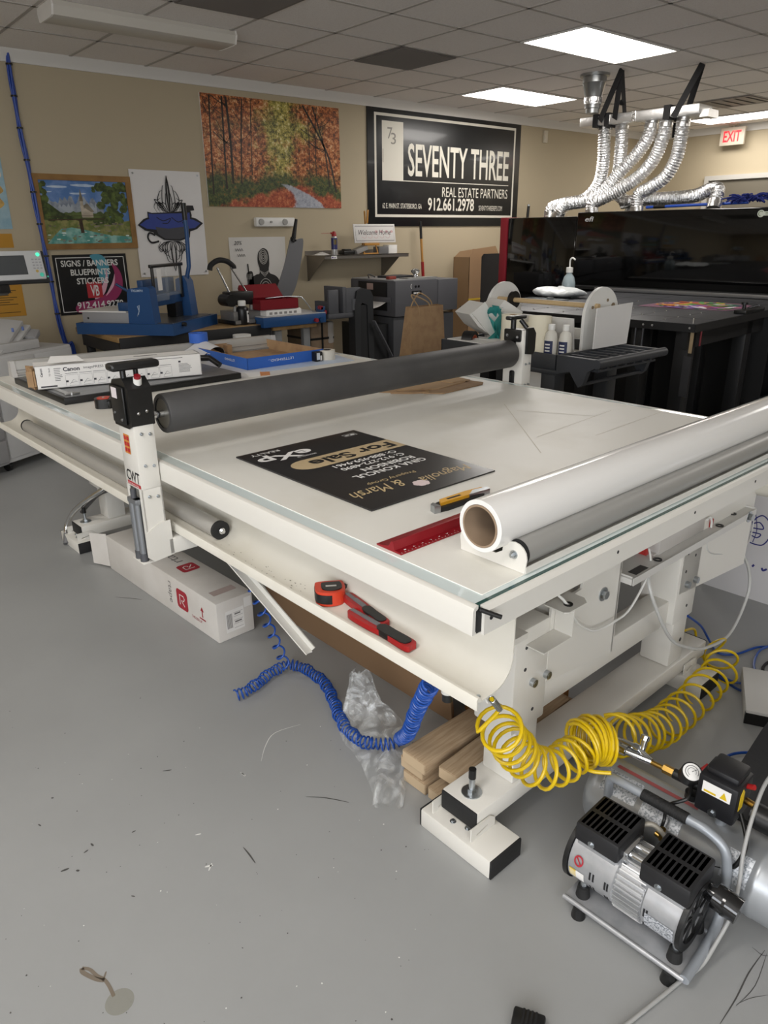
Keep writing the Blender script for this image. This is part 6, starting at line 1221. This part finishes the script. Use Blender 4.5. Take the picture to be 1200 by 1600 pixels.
# cardboard frame box by the printer
a0 = ony(722, 395, 6.35); t = thing('open_carton', 'tall open brown carton holding a black board, left of the red printer end', 'carton', (6.45, 6.2, 0))
m = MB(); m.prism([(0, 0), (.8, 0), (.8, 1.15), (.72, 1.27), (.1, 1.22), (.0, 1.15)], 0, .004, TR(0, .26, 0) @ FACE_MY); m.box(0, .004, 0, .26, 0, 1.16); m.box(.0, .2, 0, .004, 0, 1.16); m.prism([(0, 1.16), (.2, 1.16), (.3, 1.25), (.05, 1.25)], 0, .004, TR(0, .005, 0) @ FACE_MY); m.build('carton_body', M('carton brown', '9b7d5c', .85), t)
m = MB(); m.box(.21, .8, .02, .04, 0, 1.19); m.build('black_board', M('black foam board', '121214', .7), t)
m = MB(); m.box(-.002, .2, -.003, 0, .68, .70); m.build('yellow_strap', M('yellow strap', 'd0b02e', .5), t)
m = MB(); m.box(-.002, .5, -.006, -.003, .55, .575); m.build('black_strap', black, t)

# ------------------------------------------------------------ paper bag on a stool
st = thing('low_stool', 'charcoal stool carrying the brown paper bag, hidden behind the roller', 'stool', (3.26, 3.62, 0))
m = MB(); m.box(-.04, .46, -.06, .3, .52, .55, .006); m.build('seat', charcoal, st)
for x in (-.02, .4):
    for y in (-.04, .24): m = MB(); m.box(x, x+.04, y, y+.04, 0, .52); m.build('leg', charcoal, st)
t = thing('paper_bag', 'standing brown paper bag with twisted string handles behind the roller', 'paper bag', (3.24, 3.62, .5505), 0)
m = MB(); w_, d_, h_ = .325, .17, .425
fr = [(0, 0), (w_, 0), (w_+.06, d_), (.03, d_)]; tp_ = [(.035, .03), (w_-.01, .03), (w_+.01, d_-.06), (.05, d_-.06)]
V0 = [m._v((a, b, 0)) for a, b in fr]; V1 = [m._v((a, b, h_)) for a, b in tp_]
for k in range(4): m.face([V0[k], V0[(k+1) % 4], V1[(k+1) % 4], V1[k]])
m.face(V0[::-1]); m.build('bag_body', kraft, t, 20)
for y in (.03, .1):
    m = MB(); m.tube(smooth([(.1, y, h_-.06), (.09, y, h_), (.02 if y < .05 else .14, y-.01, h_+.075), (.06 if y < .05 else .19, y-.01, h_+.07), (.18 if y < .05 else .27, y, h_+.02), (.2 if y < .05 else .28, y, h_-.05)], 7), .0045, 8); m.build('string_handle', M('kraft string', 'a98c66', .8), t)
# ------------------------------------------------------------ grey utility cart with its load
cart = thing('utility_cart', 'charcoal utility cart with open handle end between the table and the big printer', 'cart', (2.97, 2.22, 0), 0)
cgr = M('charcoal cart plastic', '34363a', .5, bump=(80, .1))
m = MB(); m.box(0, .56, .02, .84, .76, .785, .004); m.box(0, .012, .02, .84, .785, .862, .004); m.box(.548, .56, .02, .84, .785, .862, .004); m.box(0, .56, .02, .032, .785, .862, .004); m.box(0, .56, .828, .84, .785, .862, .004); m.build('upper_tray', cgr, cart)
m = MB(); m.box(0, .56, .02, .84, .20, .23, .004); m.box(0, .012, .02, .84, .23, .29, .004); m.box(.548, .56, .02, .84, .23, .29, .004); m.build('lower_tray', cgr, cart)
for x in (.005, .465):
    for y in (.03, .74): m = MB(); m.box(x, x+.09, y, y+.09, .11, .77, .012); m.build('leg', cgr, cart)
    for y in (.08, .77): m = MB(); m.cyl((x+.03, y, .055), (x+.06, y, .055), .055, n=20); m.box(x+.02, x+.07, y-.03, y+.03, .08, .12, .004); m.build('caster', black, cart)
m = MB(); m.prism([(.02, .862), (-.22, .862), (-.22, .835), (-.16, .80), (-.14, .74), (-.115, .72), (-.09, .75), (-.06, .79), (.02, .77)], .0, .03, FACE_PX); m.build('handle_bracket', cgr, cart); m = MB(); m.prism([(.02, .862), (-.22, .862), (-.22, .835), (-.16, .80), (-.14, .74), (-.115, .72), (-.09, .75), (-.06, .79), (.02, .77)], .53, .56, FACE_PX); m.build('handle_bracket', cgr, cart)
m = MB(); m.cyl((-.01, -.215, .845), (.58, -.215, .845), .022, n=18); m.cyl((.02, -.12, .735), (.55, -.12, .735), .01); m.build('handle_bar', cgr, cart)
m = MB(); m.box(.03, .53, -.20, .02, .80, .81)
for k in range(7): m.box(.03+.075*k, .045+.075*k, -.2, .02, .81, .855)
m.box(.03, .53, -.11, -.095, .81, .85); m.build('tool_bins', cgr, cart)
# rack with a dowel between two round ended boards
rk = thing('dowel_rack', 'white rack with two round topped boards and a wooden dowel on the grey cart', 'rack', (3.30, 2.32, .79))
wb = M('white board plastic', 'e3e2dd', .45)
RH = .365
def rend(w, h): return [(-w, 0), (w, 0), (w, h-w)]+[(w*math.cos(a*PI/16), h-w+w*math.sin(a*PI/16)) for a in range(1, 16)]+[(-w, h-w)]
for y in (.02, .70): m = MB(); m.prism(rend(.15, RH), y, y+.018, TR(.16, 0, 0) @ Matrix(((1, 0, 0, 0), (0, 0, 1, 0), (0, 1, 0, 0), (0, 0, 0, 1)))); m.build('end_board', wb, rk)
m = MB(); m.box(.02, .30, .03, .71, .0, .012); m.box(.29, .305, .03, .71, .012, .12); m.build('base_board', wb, rk)
m = MB(); m.cyl((.10, .0, .27), (.10, .725, .27), .0135, n=18); m.build('dowel', M('pale wooden dowel', 'c5aa80', .5), rk)
m = MB(); m.ring(.014, .05, .575, .59, TR(.10, 0, .27) @ Matrix(((1, 0, 0, 0), (0, 0, 1, 0), (0, 1, 0, 0), (0, 0, 0, 1))), 28); m.build('black_collar', black, rk)
m = MB()
for (x, z) in ((.20, .295), (.255, .265), (.07, .265)): m.cyl((x, .0195, z), (x, .016, z), .008 if x < .25 else .014, n=14)
m.build('peg_holes', M('brown holes', '8a7a60', .7), rk)
m = MB(); m.ring(.0, .03, .693, .6995, TR(.10, 0, .19) @ Matrix(((1, 0, 0, 0), (0, 0, 1, 0), (0, 1, 0, 0), (0, 0, 0, 1))), 20); m.build('metal_boss', steel, rk)
t = thing('foam_board', 'flat white panel leaning on the near end of the cart rack', 'panel', (3.30, 2.235, .863), 0)
m = MB(); m.prism([(-.05, -.0), (.25, 0), (.30, .21), (-.02, .20)], 0, .006, rotm('X', -5) @ FACE_MY); m.build('panel', M('white foam panel', 'dbd9d6', .55), t)
def roll_(name, label, loc, r, h, mat, core, grp=None, tilt=(0, 0)):
    t = thing(name, label, 'paper roll', loc); T_ = rotm('X', tilt[0]) @ rotm('Y', tilt[1])
    m = MB(); m.lathe([(.02, 0), (r, 0), (r, h), (.02, h), (.02, 0)], T_, 28); m.build('roll', mat, t); m = MB(); m.lathe([(.0195, .0), (.0195, h), (.017, h), (.017, 0)], T_, 20); m.build('core', core, t); return t
pt = M('cream paper towel', 'e3dcc6', .9)
roll_('towel_roll', 'cream paper towel roll standing next to the gantry post on the cart', (3.07, 2.62, .786), .06, .235, pt, kraft)
roll_('towel_roll', 'cream paper towel roll tilted beside the two labelled bottles', (3.07, 2.44, .79), .06, .235, pt, kraft, None, (-7, 9))
roll_('towel_roll', 'cream paper towel roll partly hidden behind the gantry post', (3.20, 2.69, .803), .055, .15, pt, kraft)
for i, (yy, lb) in enumerate(((2.37, 'white plastic bottle with navy label nearer the towel rolls'), (2.295, 'white plastic bottle with navy label beside the leaning white panel'))):
    t = thing('bottle', lb, 'bottle', (3.08+.02*i, yy, .786)); m = MB(); m.lathe([(0, 0), (.03, 0), (.034, .006), (.034, .13), (.028, .16), (.015, .175), (.015, .18), (0, .18)], None, 24); m.build('body', M('milky bottle', 'dcd9cf', .4), t)
    m = MB(); m.lathe([(0, .178), (.018, .178), (.018, .205), (0, .207)], None, 18); m.build('cap', white2, t)
    m = MB(); m.lathe([(.0345, .04), (.0345, .125)], None, 8, 2.6, 4.1); m.mi = 1
    for k in range(4): m.lathe([(.0348, .055+.016*k), (.0348, .062+.016*k)], None, 5, 2.9, 3.7)
    m.build('label', [M('navy label', '222b52', .5), paper], t)
m = MB(); m.box(0, .012, 0, .56, 0, .22, 0, rotm('Y', -8)); one('white_card', m, M('white card sheet', 'd8d5d0', .6), 'white card sheet standing behind the towel rolls on the cart', 'card', (3.24, 2.34, .79))
m = MB(); m.box(0, .14, 0, .1, 0, .19, .01); one('cream_box', m, M('cream foam block', 'ded6bf', .7), 'cream block behind the two labelled bottles on the cart', 'box', (3.14, 2.5, .79))
m = MB(); m.grid(lambda u, v: (.11*(v-.5)*(1+.3*math.sin(7*u)), .03*math.sin(5*v+9*u), .24*u), 14, 8); m.grid(lambda u, v: (.10*(v-.5)*(1+.3*math.cos(8*u)), -.03-.02*math.sin(6*v+8*u), .23*u), 12, 8); one('teal_cloth', m, M('teal rag', '2f8f8c', .6, noise=(20, '47aaa5', .4, .7)), 'bright teal rag hanging over the cart behind the gantry post', 'cloth', (3.20, 2.87, .80), 30, None, None, 80)
t = thing('folded_foam', 'bent white foam sheet sticking up at the far end of the cart', 'foam sheet', (3.22, 2.97, .90), -20)
m = MB(); z_ = [(-.14, .1), (-.05, .16), (.0, .09), (.08, .17), (.2, .1), (.12, -.02), (.02, -.03), (-.08, .03)]; m.prism(z_, -.09, .10, FACE_MY); m.build('foam', M('white foam sheet', 'dbd9d3', .7), t, 20)
m = MB(); m.prism([(-.13, .108), (-.05, .165), (.0, .10), (.07, .03), (-.0, -.03)], .101, .11, FACE_MY); m.build('fold', M('white foam sheet', 'dbd9d3', .7), t, 20)
t = thing('tape_roll', 'black and orange tape roll standing in the cart beside the white foam', 'tape', (3.06, 2.92, .856)); m = MB(); T_ = rotm('Z', 20) @ rotm('X', 90); m.ring(.035, .055, -.03, .03, T_, 28); m.build('roll', black, t); m = MB(); m.ring(.03, .0352, -.031, .031, T_, 28); m.build('core', M('orange core', 'a04a2c', .7), t)
m = MB(); m.cyl((0, -.1, 0), (0, .12, 0), .04, n=24); one('paper_roll', m, paper, 'small white roll lying on the cart below the teal rag', 'roll', (3.10, 2.80, .83))
m = MB(); m.box(0, .2, 0, .36, 0, .004); one('paper_sheets', m, paper, 'white paper sheets on the cart rim next to the roller end', 'paper', (2.98, 2.66, .8625), 0)

# ------------------------------------------------------------ wide flatbed printer
PR = Vector((4.32, 2.26, 0)); PA = 4.5
pX = Vector((math.cos(math.radians(PA)), math.sin(math.radians(PA)), 0)); pY = Vector((-pX.y, pX.x, 0))
def pw(x, y, z=0): return PR+pX*x+pY*y+Vector((0, 0, z))
def pl_(p): d = Vector(p)-PR; return Vector((d.dot(pX), d.dot(pY), d.z))
def px_(px, py, x): return pl_(onplane(px, py, pw(x, 0), pX))
pr = thing('flatbed_printer', 'wide black flatbed printer with a gloss hood, red end and dark bed', 'printer', PR, PA)
bedm = M('dark grey bed', '38393c', .42, noise=(2, '3f4044', .4, .7)); blk = M('black printer frame', '0e0e10', .55)
m = MB(); m.box(0, 3.1, 0, 1.84, .858, .90, .002); m.build('bed', bedm, pr)
m = MB(); m.box(-.004, 0, -.003, 1.843, .85, .898); m.box(-.004, 3.1, -.004, 0, .85, .898); m.build('bed_edge', blk, pr)
m = MB()
for y in (.25, .5, .75, 1.0, 1.25, 1.5): m.box(0, 3.1, y-.002, y+.002, .9, .9006)
for x in (.3, .9, 1.5): m.box(x-.002, x+.002, 0, 1.84, .9, .9006)
m.build('bed_seams', M('bed seam', '1d1d1f', .6), pr)
for x in (.12, .30, .48, .65, .9, 1.2):
    for y in (.25, .5, .75, 1.0, 1.25):
        m = MB(); m.cyl((x, y, .9), (x, y, .906), .006, .004, 8); m.build('bed_pin', chrome, pr)
for y in (.03, .27, .33, .62, .68, 1.1, 1.5, 1.78): m = MB(); m.cyl((-.004, y, .875), (-.008, y, .875), .007, n=10); m.build('edge_screw', chrome, pr)
m = MB(); m.cyl((.01, .02, .9), (.01, .02, .935), .005, n=10); m.build('corner_pin', chrome, pr)
for y0_ in (.06, .36, .75, 1.6):
    for x0_ in (.08, 1.0): m = MB(); m.box(x0_, x0_+.1, y0_, y0_+.09, 0, .858, .004); m.build('leg', M('charcoal leg', '101113', .5), pr)
m = MB(); m.box(.05, 2.0, .02, .09, .10, .20); m.box(.05, .12, .02, 1.8, .10, .18); m.box(.05, 2.0, .06, .1, .74, .858); m.build('lower_frame', blk, pr)
m = MB(); m.box(1.3, 1.32, .0, 1.84, .0, .858); m.build('back_panel', M('black inner panel', '0b0b0c', .6), pr)  # black sheet added to stand in for the deep shade under the bed
for (x, y, w, z0, z1, mt, nm) in [(.03, .01, .05, .45, .70, M('grey hanging tag', '2f2f31', .6), 'hanging_tool'), (.03, .015, .02, .72, .85, M('cream strip', '9c8868', .6), 'wood_strip')]: m = MB(); m.box(x, x+.006, y, y+w, z0, z1); m.build(nm, mt, pr)
m = MB(); m.tube([(.10, -.0, .76), (.10, .0, .85)], .006); m.build('red_cord', M('red cord', '6e1820', .5), pr)
m = MB(); m.tube([(.0, .38, .70), (.0, .38, .85)], .006); m.tube([(.0, .33, .70), (.0, .33, .85)], .006); m.box(-.01, .01, .32, .39, .68, .72, .003); m.build('bed_latch', M('dull steel latch', '55565a', .4, .6), pr)
# hood
HX = 2.2
m = MB(); m.box(HX, HX+.85, -1.2, 2.24, .93, 1.60, .012); hd = m.build('hood', blackg, pr, label='gloss black hood')
m = MB(); m.box(HX+.01, HX+.85, 2.245, 3.07, .40, 1.565, .012); m.build('hood_end_section', blackg, pr)
m = MB(); m.box(HX-.005, HX+.86, 3.075, 3.16, .40, 1.57, .006); m.build('red_end', M('dark red panel', '86202c', .4), pr, label='dark red end panel')
m = MB(); m.box(HX+.02, HX+.85, -1.2, 2.24, .0, .86); m.build('base_cabinet', blk, pr)
m = MB(); m.box(HX-.25, HX-.2, -1.2, 1.84, .905, .935, .003); m.build('media_rail', M('silver rail', '9b9b9c', .3, .8), pr)
m = MB(); m.box(HX-.14, HX+.02, -1.2, 2.2, .905, .93); m.build('carriage_gap', M('black inner panel', '0b0b0c', .6), pr)
lm = M('pale grey logo', 'b3b3b2', .4)
def onhood(px, py): p = px_(px, py, HX-.0015); return p
m = MB(); a = onhood(914, 345); b = onhood(928, 336); T_ = TR(HX-.0012, 0, 0) @ FACE_MX; m.text('efi', -a.y, a.z-.008, max(abs(b.y-a.y), .09), .045, 0, T_, shear=.15, bold=.02)
m.build('logo', lm, hd)
m = MB(); a = onhood(1182, 340); c_ = (-a.y+.03, a.z+.03); m.mi = 0; m.flat([(c_[0]+.028*math.cos(q*PI/10), c_[1]+.028*math.sin(q*PI/10)) for q in range(20)], 0, T_); m.rect(c_[0], c_[1]-.016, c_[0]+.16, c_[1]+.016, .0002, T_)
m.mi = 1; m.line([(c_[0]+.018*math.cos(q*PI/8), c_[1]+.018*math.sin(q*PI/8)) for q in range(2, 13)], .006, .0006, T_); m.rect(c_[0]+.035, c_[1]+.002, c_[0]+.13, c_[1]+.007, .0006, T_); m.rect(c_[0]+.035, c_[1]-.008, c_[0]+.11, c_[1]-.004, .0006, T_); m.build('badge', [M('pale badge', 'c5cabd', .4), M('badge green', '6f7d62', .5)], hd)
# things on the bed
def flw(n, r, ph): return [(r*(.55+.45*abs(math.cos(n*a/2+ph)))*math.cos(a), r*(.55+.45*abs(math.cos(n*a/2+ph)))*math.sin(a)) for a in [2*PI*k/60 for k in range(60)]]
t = thing('flower_print', 'brightly coloured cut flower print lying on the dark printer bed', 'print', pw(1.12, .48, .9008), PA)
m = MB(); rr = random.Random(4); cols_ = ['d0963a', 'b5502f', '7a5568', '55914a', '7d55a0', 'dcd3dc', 'e0b850', '2f6d4a', 'c25a92']
m.mi = 2; m.prism([(-.27, .34), (.1, .32), (.32, .18), (.34, -.2), (.2, -.33), (-.1, -.34), (-.24, -.3), (-.3, 0)], 0, .002)
for k in range(110):
    a, r0 = rr.uniform(0, 2*PI), .26*math.sqrt(rr.random()); cx, cy = -.0+r0*math.cos(a), r0*math.sin(a)*1.15; an = rr.uniform(0, PI); L_, w_ = rr.uniform(.04, .09), rr.uniform(.012, .028)
    k2 = (rr.choice((0, 6, 1)) if cy > .08 else (rr.choice((3, 7)) if cx > .02 else rr.choice((4, 8, 5)))) if rr.random() < .8 else rr.randrange(9); m.mi = k2
    m.flat([(cx+L_*math.cos(q)*math.cos(an)-w_*math.sin(q)*math.sin(an), cy+L_*math.cos(q)*math.sin(an)+w_*math.sin(q)*math.cos(an)) for q in [2*PI*i/12 for i in range(12)]], .0022+k*4e-5)
m.build('print', [M('print ink '+c, c, .45) for c in cols_], t)
t = thing('bed_clamp', 'black clamp with small knob at the near edge of the printer bed', 'clamp', pw(.86, .02, .9008), PA)
m = MB(); m.box(-.12, .22, -.03, .05, 0, .025, .004); m.build('plate', black, t); m = MB(); m.cyl((-.03, .02, .025), (-.03, .02, .06), .012); m.cyl((-.03, .02, .055), (-.03, .02, .07), .022, n=16); m.build('knob', black, t); m = MB(); m.tube([(.02, .01, .03), (.2, .01, .035)], .006); m.build('rod', chrome, t)
t = thing('plastic_sack', 'lumpy white plastic sack lying on the printer bed below the pump bottle', 'bag', pw(1.13, 1.70, .9008), PA)
def sack(u, v):
    a = 2*PI*u; s_ = math.sin(PI*v); r = s_*(1+.1*math.sin(5*a+3*v)+.05*math.sin(11*a)); return (.17*r*math.cos(a), .235*r*math.sin(a), max(0, .042*(1-math.cos(PI*v))*(1+.22*math.sin(3*a+1)*s_+.12*math.sin(9*a+6*v)*s_)))
m = MB(); m.grid(sack, 30, 14); m.build('sack', M('white plastic sack', 'd3d7d8', .3, bump=(22, .7, .01)), t, 80)
q = px_(873, 440, 1.42); t = thing('pump_bottle', 'translucent wash bottle with bent nozzle standing behind the white sack on the printer bed', 'bottle', pw(1.42, min(q.y, 1.79), .9008), PA)
m = MB(); m.lathe([(0, 0), (.055, 0), (.058, .01), (.058, .10), (.045, .15), (.026, .175), (.026, .19), (0, .19)], None, 28); m.build('body', M('translucent bottle', 'aebdc2', .2, alpha=.75), t)
m = MB(); m.lathe([(0, .188), (.03, .188), (.03, .23), (.0, .235)], None, 20); m.build('cap', white2, t); m = MB(); m.tube(smooth([(0, 0, .23), (0, 0, .29), (.0, -.02, .31), (0, -.05, .295)], 6), .007); m.build('nozzle', white2, t)
m = MB(); m.box(0, .2, 0, .36, 0, .02, .003); m.box(.02, .06, .05, .09, .02, .04); one('clear_case', m, M('clear grey case', '8e9496', .15, alpha=.5), 'flat clear case on the printer bed behind the dowel', 'case', pw(.62, 1.40, .9008), PA)
# mop lying on top of the hood
t = thing('mop', 'blue handled mop with a shaggy blue head lying on top of the black hood', 'mop', pw(HX+.22, .85, 1.60), PA)
m0 = px_(1010, 324, HX+.3); m1 = px_(1170, 316, HX+.3)
c_ = Vector((HX+.22, .85, 1.60)); L0, L1 = m0-c_, m1-c_; L0.z = max(L0.z, .02); L1.z = max(L1.z, .02)
m = MB(); m.tube([L0, L1], .013, 10); m.build('handle', M('blue mop handle', '1f49a8', .4), t)
m = MB(); m.tube([L0+(L1-L0)*.08, L0+(L1-L0)*.2], .016, 10); m.build('grip', black, t)
m = MB(); rr = random.Random(8)
for k in range(70):
    a = Vector((rr.uniform(-.07, .07), rr.uniform(-.12, .12), rr.uniform(-.0, .05))); m.tube(smooth([L1+a*.3+Vector((0, 0, .01)), L1+a+Vector((0, 0, .02)), L1+a*1.5+Vector((rr.uniform(-.03, .03), rr.uniform(-.04, .04), -.01))], 3), .006, 5)
m.build('head', M('deep blue yarn', '17256f', .8), t)

# ------------------------------------------------------------ silver ducts, manifold, straps, ceiling duct
foil = M('crinkled aluminium foil', 'f0f0f0', .3, 1, bump=(55, .9, .012)); foil2 = M('foil tape', 'e9e8e6', .4, .85, bump=(14, .35, .01))
MXP = HX+.25
def mp(px, py, x=MXP): return px_(px, py, x)
L0 = mp(917, 188); R0 = mp(1102, 180); Rb = mp(1094, 186)
zt = (L0.z+R0.z)/2+.0
man = thing('duct_manifold', 'long silver foil manifold box hanging from black straps under the ceiling', 'duct manifold', pw(MXP, (L0.y+R0.y)/2, zt), PA)
oy = (L0.y+R0.y)/2
def ml(p): return Vector((p.x-MXP, p.y-oy, p.z-zt))
hl = (L0.y-R0.y)/2
m = MB(); m.box(-.13, .13, -hl, hl, -.035, .045, .012); m.build('box', foil2, man)
m = MB(); m.box(-.135, .135, hl-.32, hl-.27, -.038, .048, .003); m.box(-.135, .135, -.0, .04, -.038, .048, .003); m.build('tape_band', M('wrinkled foil tape', 'e0dedb', .2, .9, bump=(60, .8, .01)), man)
m = MB(); m.prism([(-.11, -.06), (.11, -.06), (.09, -.0), (-.09, 0)], -hl-.07, -hl, TR(0, 0, .0) @ Matrix(((1, 0, 0, 0), (0, 0, 1, 0), (0, 1, 0, 0), (0, 0, 0, 1)))); m.build('end_cap', foil2, man)
RD = .058
def duct(label, pts, r=RD, xs=None):
    P_ = []
    for i, q in enumerate(pts):
        P_.append(px_(q[0], q[1], q[2] if len(q) > 2 else MXP))
    c = smooth(P_, 14); b = Vector((P_[0].x, P_[0].y, P_[0].z)); L = [0]
    for a_, b_ in zip(c, c[1:]): L.append(L[-1]+(b_-a_).length)
    n = int(L[-1]/.0105); pp = []; rs = []; j = 0
    for i in range(n+1):
        s = L[-1]*i/n
        while j < len(L)-2 and L[j+1] < s: j += 1
        pp.append(c[j].lerp(c[j+1], (s-L[j])/max(L[j+1]-L[j], 1e-9))-b); rs.append(r*(1+(.06 if i % 2 else -.075)+.03*math.sin(i*1.7)))
    t = thing('foil_duct', label, 'duct', pw(b.x, b.y, b.z), PA, 'silver flexible ducts on the printer')
    m = MB(); m.tube(pp, r, 22, rs=rs); m.build('hose', foil, t, 25)
    m = MB(); d_ = (pp[2]-pp[0]).normalized(); m.cyl(pp[0]-d_*.04, pp[0]+d_*.05, r*1.03, n=28); FC = M('smooth foil collar', 'd8d7d5', .28, .95, bump=(30, .4, .01)); m.build('collar', FC, t); m = MB(); d2 = (pp[-1]-pp[-3]).normalized(); m.cyl(pp[-1]-d2*.05, pp[-1]+d2*.03, r*1.06, n=28); m.build('collar', FC, t); return t
duct('leftmost silver duct dropping straight from the manifold beside the ceiling duct', [(945, 194), (944, 225), (942, 260, MXP+.05), (934, 290, MXP+.12), (912, 312, MXP+.16), (882, 318, MXP+.17), (862, 325, MXP+.17), (859, 337, MXP+.17)])
duct('second silver duct from the left, dropping behind the long slanting ducts', [(972, 192), (971, 225, MXP+.05), (968, 258, MXP+.12), (964, 285, MXP+.22), (968, 306, MXP+.35), (985, 320, MXP+.4), (986, 328, MXP+.4)])
duct('silver duct slanting from the middle of the manifold to the left end of the hood', [(1019, 190), (1012, 215), (994, 242), (966, 272, MXP-.04), (942, 300, MXP-.05), (915, 314, MXP), (885, 320, MXP+.03), (872, 336, MXP+.03)])
duct('fourth silver duct from the left, sweeping down to the hood above the logo', [(1042, 188), (1036, 215), (1022, 248), (1000, 274), (968, 296, MXP-.08), (942, 310, MXP-.13), (926, 318, MXP-.15), (925, 334, MXP-.15)])
duct('rightmost silver duct curving down from the manifold to an upright collar', [(1068, 188), (1064, 215), (1056, 248), (1040, 276), (1015, 294), (1000, 302), (995, 316), (995, 332)])
duct('silver duct lying flat along the hood top with an upturned right elbow', [(978, 316, MXP+.3), (1010, 312, MXP+.3), (1045, 310, MXP+.3), (1085, 306, MXP+.25), (1108, 297, MXP+.2), (1121, 296, MXP+.1), (1120, 306, MXP+.05), (1116, 322, MXP)])
bstrap = M('black webbing', '1b1a1b', .8)
def webb(label, tops, bots, w=.055):
    t0 = pl_(tops); t = thing('hanging_strap', label, 'strap', tops, PA, 'black straps carrying the manifold')
    m = MB()
    for b in bots:
        b = b-t0; d_ = b.normalized(); s_ = d_.cross(Vector((1, 0, 0))).normalized()*w/2; n_ = Vector((.003, 0, 0))
        for (p0, p1) in ((Vector((0, 0, 0)), b),):
            V = [m._v(p+s_*i+n_*j) for p in (p0, p1) for i, j in ((-1, -1), (1, -1), (1, 1), (-1, 1))]
            for q in ((0, 1, 2, 3), (4, 5, 6, 7), (0, 1, 5, 4), (1, 2, 6, 5), (2, 3, 7, 6), (3, 0, 4, 7)): m.face([V[i] for i in q])
    m.build('webbing', bstrap, t); return t, t0
A1 = onz(972, 108, ZC-.01); A2 = onz(1098, 99, ZC-.01)
xm = pl_(A1).x
t, t0 = webb('black strap pair hanging from the ceiling to the left end of the manifold', A1, [mp(937, 189, MXP-.135), mp(960, 186, MXP-.135), mp(976, 180, MXP+.1)])
m = MB(); kx = mp(972, 160, MXP-.02)-t0; m.sph(kx, .03, (1, 1, .8), 10); m.build('knot', bstrap, t)
m = MB()
for (a, b) in (((938, 188), (958, 184)),): 
    p = mp(960, 186)-t0; m.box(-.14, .14, -.025, .025, -.05, .06, 0, TR(MXP-t0.x, p.y, zt-t0.z)); p = mp(942, 188)-t0; m.box(-.14, .14, -.025, .025, -.05, .06, 0, TR(MXP-t0.x, p.y, zt-t0.z))
m.build('loop', bstrap, t)
m = MB(); q0 = mp(941, 262, MXP+.15)-t0; q1 = mp(932, 300, MXP+.15)-t0; q2 = mp(946, 200, MXP+.15)-t0; m.tube([q2, q0, q1], .012, 6); m.build('loose_tail', bstrap, t)
t, t0 = webb('black strap pair hanging from the ceiling to the right end of the manifold', A2, [mp(1052, 183, MXP-.135), mp(1072, 180, MXP+.1)])
m = MB(); p = mp(1052, 184)-t0; m.box(-.14, .14, -.03, .03, -.05, .06, 0, TR(MXP-t0.x, p.y, zt-t0.z)); m.tube([mp(1054, 192, MXP+.12)-t0, mp(1052, 215, MXP+.12)-t0], .014, 6); m.build('loop', bstrap, t)
D0 = onz(930, 116, ZC); t = thing('ceiling_duct', 'round stepped metal duct coming out of the ceiling at the left of the straps', 'duct', (D0.x, D0.y, ZC))
dz = ZC-pw(0, 0, zt).z
m = MB(); m.lathe([(.0, -.0), (.13, 0), (.13, -.02), (.105, -.022), (.105, -.07), (.10, -.075), (.072, -.19), (.078, -.20), (.072, -.21), (.07, -.27), (.06, -.275), (.058, -dz+.04), (.0, -dz+.04)], None, 28); m.build('duct', M('galvanised steel', 'aeb0b0', .3, .9, noise=(6, '9a9c9c', .4, .7)), t)
m = MB(); m.lathe([(.080, -.185), (.082, -.2), (.076, -.24), (.074, -.24)], None, 24); m.build('foil_tape', foil, t)
